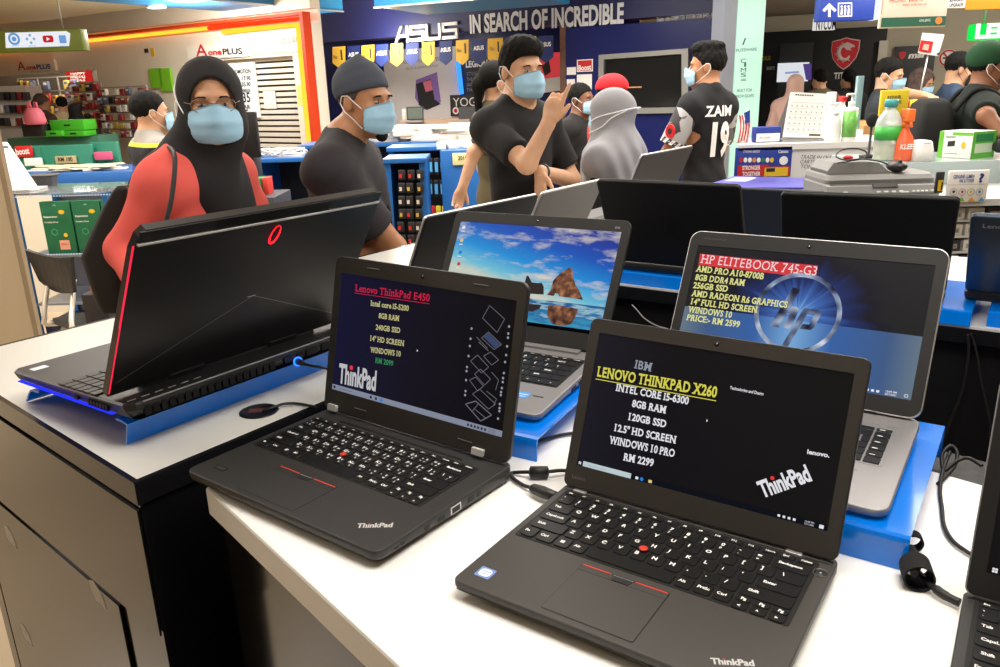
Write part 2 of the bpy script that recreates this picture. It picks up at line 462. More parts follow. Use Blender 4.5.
tb.text('12:09 PM', Matrix.Translation((sx1-.022, sy0+.0036, .001)), .0016, width=.009); tb.text('25/1/2021', Matrix.Translation((sx1-.022, sy0+.0012, .001)), .0016, width=.009)
tb.poly([(sx1-.008+q0, sy0+.0012+q1, .001) for q0, q1 in ((0, 0), (.0042, 0), (.0042, .0036), (0, .0036))])
tb.m(T_grey).text('Type here to search', Matrix.Translation((sx0+.014, sy0+.0022, .001)), .0019)
tb.m(EM('icon_blue', 40, 130, 215, .9)).lathe([(.0021, 0), (.0021, .0001), (.0001, .0001)], 14, Matrix.Translation((sx0+.081, sy0+.003, .0009)))
tb.m(EM('icon_folder', 230, 205, 130, .9)).poly([(sx0+.089+q0, sy0+.0014+q1, .001) for q0, q1 in ((0, 0), (.0042, 0), (.0042, .0032), (0, .0032))])
tb.m(T_white).poly([(sx0+.0735+q0, sy0+.0015+q1, .001) for q0, q1 in ((0, 0), (.0034, 0), (.0034, .003), (0, .003))])
tb.build('taskbar', None, L['screen'])
c = MB(); p = f.hit(707, 419); c.poly([(p[0], p[1], .001), (p[0]+.0018, p[1]-.002, .001), (p[0], p[1]-.003, .001)]); c.build('mouse_pointer', T_white, L['screen'])
lm = MB(); lm.text('Lenovo', Matrix.Translation((-.1415, .0135, .0018)), .0042, width=.017, bold=.02); lm.build('bezel_wordmark', mat('dim_print', (.11, .105, .1), .4), L['lid'])
keyboard(L['root'], -.1405, .1345, -.0167, .0196, .0092)
def trackpad(root, x0, x1, y1, y0, red=True, m=None, frame=M_port):
    t = MB(); t.m(frame).slab(x0-.0007, y0-.0007, x1+.0007, y1+.0007, -.0002, .0002, .002, .0001); t.m(m or M_deck).slab(x0, y0, x1, y1, -.0001, .0005, .002, .0003)
    tp = t.build('touchpad', None, root)
    if red:
        w = x1-x0; c = (x0+x1)/2
        b = MB(); b.m(frame).box(x0, y1-.0105, .0004, x1, y1-.0101, .00062)
        b.m(M_redbtn); b.box(x0+.001, y1-.0022, .0005, c-.014, y1-.0006, .0009); b.box(c+.012, y1-.0022, .0005, x1-.001, y1-.0006, .0009)
        b.m(M_blackplast).prism([(c-.0125, y1-.0006), (c+.0105, y1-.0006), (c+.0075, y1-.01), (c-.0095, y1-.01)], .0004, .0011)
        b.m(mat('blue_dash', (.35, .38, .5), .5))
        for k in range(8): b.box(c-.010+k*.0026, y1-.003, .0011, c-.0086+k*.0026, y1-.0022, .0013)
        b.build('trackpoint_buttons', None, tp)
    return tp
trackpad(L['root'], -.0565, .0335, -.1262, -.2055)
nb = MB(); nb.lathe([(.0024, .001), (.0026, .003), (.0042, .0034), (.0046, .0042), (.0042, .0049), (.002, .0053), (.0001, .0053)], 18, Matrix.Translation((-.0152, -.0760, 0))); nb.build('trackpoint', M_red, L['root'])
pw = MB(); Mp = Matrix.Translation((.1417, -.0214, 0)); pw.m(mat('button_rim', (.10, .095, .09), .35, metal=.4)).lathe([(.0072, -.0003), (.0072, .0006), (.0064, .0008), (.0062, .0003)], 24, Mp); pw.m(M_deck2).lathe([(.0062, 0), (.0062, .0004), (.0001, .0004)], 24, Mp)
pw.m(T_white).lathe([(.0009, .0004), (.0009, .0006), (.0001, .0006)], 8, Mp); pw.build('power_button', None, L['root'])
st = MB(); st.m(S('sticker_blue', 110, 140, 205, .35)).slab(-.138, -.197, -.121, -.181, .0001, .0003, .0015, .00005); st.m(S('sticker_white', 225, 232, 245, .35)).slab(-.1358, -.1948, -.1232, -.1832, .0002, .0004, .004, .00005)
st.m(S('sticker_ink', 50, 90, 190, .4)).text('intel', Matrix.Translation((-.134, -.1878, .00045)), .0022, width=.009, bold=.02); st.text('CORE i5', Matrix.Translation((-.134, -.1920, .00045)), .0018, width=.009, bold=.02)
st.build('processor_sticker', None, L['root'], label='small blue and white processor sticker')
hw, hr = MB(), MB(); Mt = Matrix.Translation((.098, -.195, .0001)) @ Matrix.Rotation(math.radians(28), 4, 'Z'); thinkpad_word(hw, hr, Mt, .0068, .034)
hw.build('palm_logo', mat('logo_pale', (.5, .5, .49), .4), L['root']); hr.build('palm_logo_dot', M_red, L['root'])
for xx in (-.128, .112): MB().m(M_edge).slab(xx-.008, -.0045, xx+.008, .006, -.001, .0025, .001, .0006).build('hinge', None, L['root'])
tr = MB(); tr.m(M_deck).box(-.1470, -.003, 0, .1470, .0025, .0009); tr.build('speaker_strip', None, L['root'])
pt = MB()
for yy, wl in ((-.045, .006), (-.07, .004), (-.105, .009), (-.14, .004)): pt.box(.1499, yy-wl, -.0085, .1505, yy+wl, -.0035)
for yy, wl in ((-.03, .006), (-.07, .007)): pt.box(-.1505, yy-wl, -.0095, -.1499, yy+wl, -.004)
pt.build('port', M_port, L['root'])
fl = MB(); fl.box(-.146, -.2148, -.0082, .146, -.2141, -.0078); fl.build('front_seam', M_port, L['root'])
XL = L

# ------------------------------------------------------------------ laptop with the E450 price screen
L = laptop('laptop', 'open black laptop at the slab corner, dark screen with an underlined red heading', -.12911, .98224, SL+.022, -.64514, 0, .23014, .3376, .2292, .229, .0217,
           top=.0234, sw=.3094, sh=.1708, lidm=M_blackplast, bez=M_bezel, base=M_deck2, rad=.013, lidr=.012, group='laptops facing the viewer')
def navy(nt, tc, sp):
    k = mth(nt, 'MULTIPLY_ADD', sp.outputs['X'], 3.2, .5)
    return ramp(nt, k, [(0, srgb(22, 22, 52)), (.5, srgb(16, 15, 30)), (1, srgb(10, 9, 14))]).outputs[0], .85
L['screen'].data.materials[0] = screen_mat('screen_e', navy)
f = L['face']; mb = MB()
mb.m(T_red); f.line(mb, 'Lenovo ThinkPad E450', (355.5, 291), (430, 301.5), 6.6, z=.0009, bold=.02, serif=True)
a, b = f.hit(355, 292.6), f.hit(430, 303.6); dx = Vector((b[0]-a[0], b[1]-a[1], 0)); nn = Vector((-dx.y, dx.x, 0)).normalized()*.0009
A3 = Vector((*a, .0009)); mb.poly([A3, A3+dx, A3+dx-nn, A3-nn])
mb.m(T_cream)
for s, p, q in (('Intel core i5-5200', (371, 305.5), (409, 311)), ('8GB RAM', (379, 318), (399.5, 321)), ('240GB SSD', (376, 329.5), (400.5, 333)), ('14" HD SCREEN', (370, 340.5), (404.5, 346)), ('WINDOWS 10', (371, 352), (401, 356.5))):
    f.line(mb, s, p, q, 5, z=.0009, bold=.03, serif=True)
mb.m(T_grn); f.line(mb, 'RM 2099', (375.5, 362.5), (393.5, 366), 5, z=.0009, bold=.03, serif=True)
mb.build('screen_text', None, L['screen'])
mb, mr = MB(), MB(); p, q = f.hit(339, 382), f.hit(376, 390.5); d = Vector((q[0]-p[0], q[1]-p[1])); hh = (Vector(f.hit(339.8, 363.5))-Vector(p)).length
thinkpad_word(mb, mr, Matrix.Translation((*p, .0009)) @ Matrix.Rotation(math.atan2(d.y, d.x), 4, 'Z'), hh*.98, d.length)
mb.build('screen_logo', EM('lit_softwhite', 205, 205, 208, .8), L['screen']); mr.build('red_dot', T_dot, L['screen'])
# exploded drawing on the right side of the display
dg = MB(); dg.m(EM('lit_line', 120, 122, 132, .6))
def stroke(pts, w=.0005, close=True):
    P = [Vector((*f.hit(*p), .0009)) for p in pts]
    for i in range(len(P) if close else len(P)-1):
        a, b = P[i], P[(i+1) % len(P)]; d = (b-a)
        if d.length < 1e-6: continue
        n = Vector((-d.y, d.x, 0)).normalized()*w; dg.poly([a-n, b-n, b+n, a+n])
stroke([(490, 305.5), (505, 319), (497.5, 332.5), (483, 318)]); stroke([(482, 338), (489, 332), (502, 344.5), (494.5, 349.5)])
stroke([(477, 337), (488, 348.5)], close=False); stroke([(479, 342), (489, 351)], close=False)
stroke([(471, 361), (478, 355), (489, 367), (482, 373)]); stroke([(475, 374), (481, 369), (491, 379), (485, 385)]); stroke([(470, 380), (476, 377), (484, 386), (478, 391)])
stroke([(466, 404), (476, 401), (492, 415), (481, 421)], .0008); stroke([(473, 394), (480, 389), (496, 404), (489, 409)]); stroke([(474, 408), (486, 418)], close=False); stroke([(479, 403.5), (472, 412)], close=False)
stroke([(484, 356), (491, 352), (499, 360), (492, 365)]); stroke([(492, 372), (499, 380), (496, 390)], close=False); stroke([(487, 391), (497, 399), (494, 405)], close=False)
dg.m(EM('lit_blueplate', 70, 84, 122, .7)); dg.poly([(*f.hit(*p), .00085) for p in ((484, 337), (489, 333), (501, 344.5), (495, 348))])
dg.m(T_grey)
for (u, v) in ((472, 328.5), (471, 338.8), (470.3, 346), (509.5, 326.5), (508.7, 333.5), (508.4, 337.7), (507.5, 346.3), (506.6, 355), (505.5, 362), (504.3, 373), (503.5, 378), (503.2, 382), (502.3, 388), (501.5, 392), (501.3, 395), (500.2, 404), (500, 408), (499.8, 411), (498.5, 418.5),
               (469, 356), (467.5, 367), (467, 371), (466.5, 380), (466, 391), (465.5, 395)):
    p = f.hit(u, v); dg.lathe([(.0017, 0), (.0017, .0001), (.0001, .0001)], 8, Matrix.Translation((p[0], p[1], .0009)), smooth=False)
dg.build('screen_diagram', None, L['screen'])
sx0, sy0, sx1, sy1 = L['srect']; tb = MB(); th = .0078
tb.m(EM('taskbar_grey', 150, 158, 178, .7)).poly([(sx0, sy0, .0008), (sx1, sy0, .0008), (sx1, sy0+th, .0008), (sx0, sy0+th, .0008)])
tb.m(EM('ink_dark', 40, 44, 60, .5)); tb.poly([(sx0+.003+a, sy0+.002+b, .001) for a, b in ((0, 0), (.004, 0), (.004, .004), (0, .004))]); tb.text('Type here to search', Matrix.Translation((sx0+.014, sy0+.003, .001)), .0022)
for k in range(6): tb.poly([(sx1-.056+k*.0055+a, sy0+.0022+b, .001) for a, b in ((0, 0), (.003, 0), (.003, .003), (0, .003))])
tb.text('12:10 PM', Matrix.Translation((sx1-.022, sy0+.0044, .001)), .0018, width=.011); tb.text('25/1/2021', Matrix.Translation((sx1-.022, sy0+.0016, .001)), .0018, width=.011)
for k in range(2): tb.poly([(sx0+.078+k*.01+a, sy0+.002+b, .001) for a, b in ((0, 0), (.0036, 0), (.0036, .0036), (0, .0036))])
tb.m(MATS['icon_blue']).lathe([(.0026, 0), (.0026, .0001), (.0001, .0001)], 14, Matrix.Translation((sx0+.1, sy0+.0038, .0009))); tb.build('taskbar', None, L['screen'])
c = MB(); p = f.hit(417.5, 349); c.poly([(p[0], p[1], .001), (p[0]+.0022, p[1]-.0024, .001), (p[0], p[1]-.0036, .001)]); c.build('mouse_pointer', T_white, L['screen'])
M_rub = mat('rubber_grey', (.12, .115, .11), .6)
for xx in (-.092, .098):
    for yy in (.2172, .0165): MB().m(M_rub).slab(xx-.012, yy, xx+.012, yy+.0015, .0016, .0024, .0006, .0003).build('rubber_bumper', None, L['lid'])
keyboard(L['root'], -.1545, .1390, -.0346, .0196, .0085, second=True)
trackpad(L['root'], -.0735, .0285, -.1545, -.2210, m=M_deck2)
nb = MB(); nb.lathe([(.0024, .001), (.0026, .003), (.0042, .0034), (.0046, .0042), (.0042, .0049), (.002, .0053), (.0001, .0053)], 18, Matrix.Translation((-.0260, -.0934, 0))); nb.build('trackpoint', M_red, L['root'])
hw, hr = MB(), MB(); Mt = Matrix.Translation((.1150, -.2050, .0001)) @ Matrix.Rotation(math.radians(36), 4, 'Z'); thinkpad_word(hw, hr, Mt, .0085, .0385)
hw.build('palm_logo', mat('logo_pale', (.5, .5, .49), .4), L['root']); hr.build('palm_logo_dot', M_red, L['root'])
st = MB(); st.m(M_port).slab(-.1435, -.2060, -.1235, -.1960, .0001, .0003, .001, .00005); st.m(mat('dim_print', (.11, .105, .1))).text('E450', Matrix.Translation((-.1405, -.2035, .0004)), .005, width=.014, bold=.02); st.build('model_sticker', None, L['root'])
for xx in (-.147, .122): MB().m(mat('hinge_silver', (.6, .6, .59), .4, metal=.3)).slab(xx-.0095, .0035, xx+.0095, .0135, .0012, .0060, .002, .001).build('hinge_cover', None, L['root'], M=L['Lm'], label='silver hinge cover')
sp = MB(); sp.m(M_well).slab(-.118, -.0185, .108, -.0135, -.0001, .0003, .0025, .0001); sp.build('speaker_slot', None, L['root'])
pt = MB().m(M_port)
for yy, wl in ((-.06, .004), (-.075, .006), (-.128, .006), (-.152, .004)): pt.box(.1684, yy-wl, -.0115, .1692, yy+wl, -.0055)
ln_ = MB(); ln_.m(M_edge).box(.1684, -.112, -.013, .1693, -.094, -.0035); ln_.m(M_port).box(.1691, -.110, -.012, .1695, -.096, -.005); ln_.build('network_port', None, L['root'])
for yy in (-.19, -.2): pt.box(.1684, yy-.003, -.009, .1692, yy+.003, -.007)
pt.build('port', None, L['root'])
EL = L
# ------------------------------------------------------------------ laptop with the ring-logo price screen, on a blue riser
L = laptop('laptop', 'open silver laptop on blue riser, screen with red heading banner and chrome ring', .3699, .9772, SL+.0645, -.6024, .0695, .5611, .338, .2198, .222, .0186,
           top=.0223, sw=.3094, sh=.174, lidm=M_silver, edge=M_edge, bez=M_bezelb, base=M_silver, rad=.016, lidr=.016, group='laptops facing the viewer')
f = L['face']
c0 = f.hit(797, 313); rr = (Vector(f.hit(842, 315))-Vector(c0)).length
hz = f.hit(870, 330)[1]
def burst(nt, tc, sp):
    dx = mth(nt, 'SUBTRACT', sp.outputs['X'], c0[0]); dy = mth(nt, 'SUBTRACT', sp.outputs['Y'], c0[1])
    r2 = mth(nt, 'SQRT', mth(nt, 'ADD', mth(nt, 'MULTIPLY', dx, dx), mth(nt, 'MULTIPLY', mth(nt, 'MULTIPLY', dy, dy), 1.6)))
    ang = mth(nt, 'ARCTAN2', dy, dx)
    n = nt.nodes.new('ShaderNodeTexNoise'); n.noise_dimensions = '1D'; n.inputs['Scale'].default_value = 4.5; n.inputs['Detail'].default_value = 2
    nt.links.new(ang, n.inputs['W'])
    k = mth(nt, 'ADD', mth(nt, 'MULTIPLY', r2, 8.5), mth(nt, 'MULTIPLY_ADD', n.outputs['Fac'], .5, -.25))
    a = ramp(nt, k, [(0, srgb(120, 170, 228)), (.22, srgb(62, 105, 182)), (.5, srgb(26, 46, 104)), (.8, srgb(16, 17, 34)), (1, srgb(26, 28, 33))])
    k2 = mth(nt, 'MULTIPLY_ADD', mth(nt, 'ABSOLUTE', dx), 6, 0)
    b = ramp(nt, k2, [(0, srgb(120, 172, 222)), (.3, srgb(52, 98, 168)), (.7, srgb(62, 92, 138)), (1, srgb(112, 128, 138))])
    sel = mth(nt, 'LESS_THAN', sp.outputs['Y'], hz)
    mx = nt.nodes.new('ShaderNodeMix'); mx.data_type = 'RGBA'; nt.links.new(sel, mx.inputs['Factor']); nt.links.new(a.outputs[0], mx.inputs['A']); nt.links.new(b.outputs[0], mx.inputs['B'])
    return mx.outputs['Result'], .9
L['screen'].data.materials[0] = screen_mat('screen_h', burst)
# ring and slanted letters
def chrome_mat(nt, tc, sp):
    n = nt.nodes.new('ShaderNodeTexNoise'); n.inputs['Scale'].default_value = 38; n.inputs['Detail'].default_value = 1; nt.links.new(tc.outputs['Object'], n.inputs['Vector'])
    return ramp(nt, n.outputs['Fac'], [(.34, srgb(24, 28, 48)), (.46, srgb(84, 98, 130)), (.58, srgb(150, 164, 192)), (.72, srgb(226, 232, 242))]).outputs[0], .85
MC = screen_mat('lit_chrome', chrome_mat)
mb = MB(); N = 48
oc = [(c0[0]+rr*math.cos(2*PI*i/N), c0[1]+rr*math.sin(2*PI*i/N)) for i in range(N)]; ic = [(c0[0]+rr*.89*math.cos(2*PI*i/N), c0[1]+rr*.89*math.sin(2*PI*i/N)) for i in range(N)]
mb.ring(oc, ic, .0007, .0009)
def zp(x, y): return f.hit(660+x/5.556, 220+y/5.556)
for P in ([(738, 376), (783, 381), (660, 598), (610, 590)], [(715, 478), (752, 482), (770, 492), (772, 505), (724, 606), (678, 600), (722, 518), (693, 512)],
          [(800, 490), (836, 495), (690, 740), (655, 735)], [(836, 495), (882, 501), (898, 516), (893, 532), (858, 596), (838, 612), (775, 606), (792, 578), (828, 582), (860, 524), (822, 519)]):
    mb.poly([(*zp(*q), .0009) for q in P])
mb.build('screen_logo', MC, L['screen'])
mb = MB(); mb.m(EM('lit_bannerred', 228, 66, 70, .85)); mb.poly([(*f.hit(*q), .0008) for q in ((698.5, 265), (815.5, 278.5), (818.2, 265.8), (700.2, 253.8))])
mb.m(EM('lit_pinkwhite', 250, 225, 228, .9)); f.line(mb, 'HP ELITEBOOK 745-G3', (700.5, 263), (816, 276), 8.4, z=.0010, bold=0, serif=True)
mb.m(T_pyel)
for s, p, q in (('AMD PRO A10-8700B', (696.5, 271.5), (763.5, 279.5)), ('8GB DDR4 RAM', (695, 280), (744.5, 286)), ('256GB SSD', (693, 288), (727.5, 292)), ('AMD RADEON R6 GRAPHICS', (692, 296), (787, 308)),
                ('14" FULL HD SCREEN', (690, 304), (757, 313)), ('WINDOWS 10', (688.5, 312), (731.5, 318)), ('PRICE:- RM 2599', (686.5, 320), (739.5, 327.5))):
    f.line(mb, s, p, q, 5.6, z=.0011, bold=.03, serif=True)
mb.build('screen_text', None, L['screen'])
sx0, sy0, sx1, sy1 = L['srect']; tb = MB(); tb.m(T_white)
for k in range(4): tb.poly([(sx1-.058+k*.006+a, sy0+.0028+b, .001) for a, b in ((0, 0), (.0035, 0), (.0035, .003), (0, .003))])
tb.text('12:09 PM', Matrix.Translation((sx1-.03, sy0+.0052, .001)), .0022, width=.013, bold=.02); tb.text('25/1/2021', Matrix.Translation((sx1-.03, sy0+.0018, .001)), .0022, width=.013, bold=.02)
tb.ring([(sx1-.006+.0024*math.cos(i*PI/6), sy0+.0045+.0022*math.sin(i*PI/6)) for i in range(12)], [(sx1-.006+.0017*math.cos(i*PI/6), sy0+.0045+.0015*math.sin(i*PI/6)) for i in range(12)], .0008, .001)
tb.build('taskbar', None, L['screen'])
sl = MB(); sl.m(mat('vent_dark', (.045, .045, .045), .6))
for k in range(12): sl.box(-.148+k*.0028, .222-.0125, .0016, -.1462+k*.0028, .222-.0108, .0021)
sl.build('bezel_slots', None, L['lid'])
wl = mat('well_silver', (.3, .295, .295), .4, metal=.5)
keyboard(L['root'], -.1455, .1455, -.0455, .0163, .009, kind='hp', legends=False, well=wl)
lg = MB()
for k in range(5): lg.box(.131, -.0425-.0163*k, .0020, .137, -.0410-.0163*k, .00206)
lg.build('key_legends', M_leg, L['root'])
trackpad(L['root'], -.07, .04, -.138, -.2, red=False, m=M_silver)
bt = MB(); bt.m(wl)
for xx in (.118, .136): bt.slab(xx, -.026, xx+.012, -.021, 0, .0008, .001, .0003)
bt.build('media_button', None, L['root'])
nm = MB(); nm.m(mat('print_grey', (.1, .1, .1))).text('EliteBook', Matrix.Translation((.097, -.149, .0004)), .0035, width=.03); nm.build('palm_wordmark', None, L['root'])
hb = MB(); hb.tube([(-.12, .004, .001), (.12, .004, .001)], .004, 10); hb.build('hinge', M_blackplast, L['root'])
HL = L

# ------------------------------------------------------------------ laptop with the beach picture
L = laptop('laptop', 'open silver laptop showing a beach wallpaper with rocks under a blue sky', .0159, 1.2536, SL+.0652, -.5371, .0789, .6082, .338, .2216, .2246, .0186,
           top=.0199, sw=.3094, sh=.174, lidm=M_bezelb, bez=M_bezelb, base=M_silver, rad=.014, lidr=.013, group='laptops facing the viewer')
f = L['face']
hy = f.hit(560, 302)[1]
def beach(nt, tc, sp):
    k = mth(nt, 'MULTIPLY_ADD', mth(nt, 'ADD', sp.outputs['Y'], mth(nt, 'MULTIPLY', sp.outputs['X'], .22)), 8.0, -.72)
    sky = ramp(nt, k, [(0, srgb(196, 205, 190)), (.13, srgb(110, 190, 214)), (.38, srgb(28, 142, 214)), (.7, srgb(14, 84, 184)), (1, srgb(30, 52, 150))])
    mp = nt.nodes.new('ShaderNodeMapping'); mp.inputs['Rotation'].default_value = (0, 0, .5); mp.inputs['Scale'].default_value = (10, 34, 1); nt.links.new(tc.outputs['Object'], mp.inputs['Vector'])
    n = nt.nodes.new('ShaderNodeTexNoise'); n.inputs['Scale'].default_value = 1.0; n.inputs['Detail'].default_value = 7; n.inputs['Roughness'].default_value = .62; nt.links.new(mp.outputs[0], n.inputs['Vector'])
    cl = ramp(nt, n.outputs['Fac'], [(.5, (0, 0, 0)), (.66, (1, 1, 1))])
    mx = nt.nodes.new('ShaderNodeMix'); mx.data_type = 'RGBA'; nt.links.new(cl.outputs[0], mx.inputs['Factor']); nt.links.new(sky.outputs[0], mx.inputs['A']); mx.inputs['B'].default_value = (*srgb(214, 206, 196), 1)
    mp2 = nt.nodes.new('ShaderNodeMapping'); mp2.inputs['Scale'].default_value = (30, 150, 1); nt.links.new(tc.outputs['Object'], mp2.inputs['Vector'])
    n2 = nt.nodes.new('ShaderNodeTexNoise'); n2.inputs['Scale'].default_value = 1; n2.inputs['Detail'].default_value = 5; nt.links.new(mp2.outputs[0], n2.inputs['Vector'])
    dk = mth(nt, 'MULTIPLY_ADD', mth(nt, 'SUBTRACT', hy, sp.outputs['Y']), 12, mth(nt, 'MULTIPLY_ADD', n2.outputs['Fac'], 1.0, -.5))
    sea = ramp(nt, dk, [(0, srgb(28, 92, 150)), (.12, srgb(150, 190, 205)), (.24, srgb(30, 104, 160)), (.5, srgb(58, 150, 186)), (1, srgb(20, 92, 150))])
    m2 = nt.nodes.new('ShaderNodeMix'); m2.data_type = 'RGBA'; nt.links.new(mth(nt, 'LESS_THAN', sp.outputs['Y'], hy), m2.inputs['Factor']); nt.links.new(mx.outputs['Result'], m2.inputs['A']); nt.links.new(sea.outputs[0], m2.inputs['B'])
    return m2.outputs['Result'], .95
L['screen'].data.materials[0] = screen_mat('screen_w', beach)
def rock(nt, tc, sp):
    n = nt.nodes.new('ShaderNodeTexNoise'); n.inputs['Scale'].default_value = 75; n.inputs['Detail'].default_value = 4; nt.links.new(tc.outputs['Object'], n.inputs['Vector'])
    return ramp(nt, n.outputs['Fac'], [(.32, srgb(46, 30, 26)), (.5, srgb(118, 74, 54)), (.72, srgb(196, 134, 92))]).outputs[0], .9
MRK = screen_mat('lit_rock', rock)
MRD = screen_mat('lit_rock_dark', lambda nt, tc, sp: (ramp(nt, None, [(0, srgb(44, 34, 36)), (1, srgb(44, 34, 36))]).outputs[0], .9))
def wz(x, y): return f.hit(500+x/5.556, 200+y/5.556)
mb = MB()
mb.m(MRK); mb.poly([(*wz(*q), .0009) for q in ((262, 528), (282, 502), (296, 450), (318, 424), (352, 396), (388, 376), (402, 380), (408, 430), (420, 470), (440, 500), (462, 556), (400, 546), (330, 536), (322, 520), (308, 520), (300, 534))])
mb.m(MRD); mb.poly([(*wz(*q), .0009) for q in ((138, 460), (150, 420), (160, 424), (178, 458), (206, 462), (234, 462), (244, 482), (244, 526), (136, 520))])
mb.m(MRD); mb.poly([(*wz(*q), .0009) for q in ((150, 576), (232, 584), (220, 604), (180, 622), (150, 616))])
mb.m(MRK); mb.poly([(*wz(*q), .0009) for q in ((268, 586), (330, 588), (436, 606), (420, 650), (398, 690), (350, 700), (290, 690), (262, 640))])
mb.build('screen_picture', None, L['screen'])
sx0, sy0, sx1, sy1 = L['srect']; tb = MB()
tb.m(EM('taskbar_ink', 10, 11, 14, .6)).poly([(sx0, sy0, .0008), (sx1, sy0, .0008), (sx1, sy0+.0065, .0008), (sx0, sy0+.0065, .0008)])
tb.m(T_white)
tb.lathe([(.0022, 0), (.0022, .0001), (.0001, .0001)], 14, Matrix.Translation((*f.hit(569, 335.8), .0009)), smooth=False)
for k in range(6):
    p = f.hit(574.5+k*2.6, 336.6+k*.35); tb.poly([(p[0]+a-.0014, p[1]+b-.001, .0009) for a, b in ((0, 0), (.0028, 0), (.0028, .0022), (0, .0022))])
tb.build('taskbar', None, L['screen'])
ic = MB(); cols = [T_white, MATS['icon_folder'], MATS['icon_blue'], EM('icon_red', 205, 70, 60, .9)]
for k, (u, v) in enumerate(((464, 227.5), (462, 240.5), (460.5, 252.5), (459, 264))):
    p = f.hit(u, v); ic.m(cols[k]).lathe([(.0034, 0), (.0034, .0001), (.0001, .0001)], 12, Matrix.Translation((*p, .0009)), smooth=False)
    ic.m(T_white).poly([(p[0]+a-.004, p[1]+b-.0082, .0009) for a, b in ((0, 0), (.008, 0), (.008, .0016), (0, .0016))])
ic.build('desktop_icons', None, L['screen'])
nm = MB(); nm.m(mat('print_grey2', (.2, .2, .2))).text('840', Matrix.Translation((.142, .2246-.015, .0018)), .0035, width=.009, bold=.02); nm.build('bezel_wordmark', None, L['lid'])
keyboard(L['root'], -.1500, .1500, -.0405, .0182, .009, kind='hp', legends=True)
trackpad(L['root'], -.07, .04, -.145, -.21, red=False, m=M_silver)
st = MB(); st.m(S('sticker_sky', 70, 150, 225, .35)).slab(.108, -.181, .128, -.163, .0001, .0003, .001, .00005); st.m(MATS['sticker_white']).text('intel', Matrix.Translation((.111, -.171, .0004)), .003, width=.013, bold=.02); st.text('CORE i5', Matrix.Translation((.111, -.177, .0004)), .0024, width=.013, bold=.02); st.build('processor_sticker', None, L['root'])
sl = MB(); sl.slab(.133, -.17, .15, -.168, 0, .0005, .0008, .0001); sl.build('palm_slot', M_well, L['root'])
hb = MB(); hb.m(M_silver).box(-.13, -.012, -.001, .13, .006, .0035); hb.build('hinge', None, L['root'])
pt = MB()
for yy in (-.06, -.085, -.11): pt.box(.1686, yy-.008, -.0105, .1693, yy+.008, -.005)
pt.build('port', M_port, L['root'])
WL = L

# ------------------------------------------------------------------ partly seen laptop at the right edge of the slab
o0 = Vector((.4094, .6035)); ex = Vector((math.cos(-.6), math.sin(-.6))); cxy = o0+ex*.1525
L = laptop('laptop', 'black laptop cut off by the right edge, with only its left keys in view', cxy.x, cxy.y, SL+.0205, -.6, 0, .34, .305, .205, .2, .0195,
           top=.018, lidm=M_blackplast, edge=mat('edge_grey', (.22, .22, .22), .4, metal=.4), base=M_deck2, bez=M_bezelb, rad=.007, lidr=.008, group='laptops facing the viewer')
L['screen'].data.materials[0] = flat_screen('screen_blank', (9, 9, 12), (14, 14, 18))
sx0, sy0, sx1, sy1 = L['srect']; tb = MB(); tb.m(T_white)
for dx, dy in ((0, 0), (.0022, 0), (0, .0022), (.0022, .0022)): tb.poly([(sx0+.004+dx+a, sy0+.002+dy+b, .001) for a, b in ((0, 0), (.0019, 0), (.0019, .0019), (0, .0019))])
tb.m(MATS['search_white']).poly([(sx0+.012, sy0+.0006, .001), (sx0+.08, sy0+.0006, .001), (sx0+.08, sy0+.0075, .001), (sx0+.012, sy0+.0075, .001)]); tb.build('taskbar', None, L['screen'])
keyboard(L['root'], -.1405, .1365, -.0105, .0196, .0092)
trackpad(L['root'], -.0555, .0345, -.121, -.2)
RL = L

# ------------------------------------------------------------------ gaming laptop on the left counter, seen from behind
AX, AY, AYAW, AT, AZ, ATL = -.432, 1.2, 4.0785, .571, 1.1015, .04
root = thing('gaming_laptop', 'big black gaming laptop seen from behind with glowing red loop emblem and blue light strip', 'laptop', (AX, AY, AZ), rot=(ATL, 0, AYAW))
AW = Matrix.Translation((AX, AY, AZ)) @ Euler((ATL, 0, AYAW)).to_matrix().to_4x4()
M_aw = mat('gaming_shell', (.0105, .0105, .011), .42, bump=.08, bscale=2500); M_awl = mat('gaming_lid', (.014, .014, .0155), .34, bump=.08, bscale=2500)
b = MB()
def lp(ins, z, fy=0, ry=0):
    return [(x, y, z) for x, y in [(-.204+ins, -.287+ins-fy), (.204-ins, -.287+ins-fy), (.212-ins, -.275+ins), (.212-ins, .050), (.200, .066-ins+ry), (-.200, .066-ins+ry), (-.212+ins, .050), (-.212+ins, -.275+ins)]]
b.layers([lp(.022, -.030, 0, -.012), lp(.012, -.026, 0, -.008), lp(.003, -.012), lp(0, -.003), lp(.003, 0)], smooth=False)
bo = b.build('base', M_aw, root)
w = MB()
w.m(M_port)
for k in range(18): x = .184-k*.0125; w.box(x-.0045, .058, -.022, x+.0045, .0645, -.006)
w.build('rear_vent', None, root)
for x, wd in ((-.06, .008), (-.085, .006), (-.11, .012), (-.14, .009)): MB().box(x-wd, .06, -.019, x+wd, .0655, -.009).build('port', M_port, root)
w = MB().m(M_port)
for k in range(7): y = .005-k*.008; w.box(.208, y-.0025, -.02, .2125, y+.0025, -.009)
w.build('side_vent', None, root); MB().box(.208, -.085, -.015, .2125, -.075, -.010).build('port', M_port, root)
w = MB(); w.m(mat('dash_silver', (.55, .55, .55), .3, metal=.6))
for k in range(6): w.box(.196-k*.0205-.006, .046, .0001, .196-k*.0205+.006, .0485, .0006)
w.box(-.19, .0645, -.0012, .19, .0665, .0004); w.build('rear_trim', None, root)
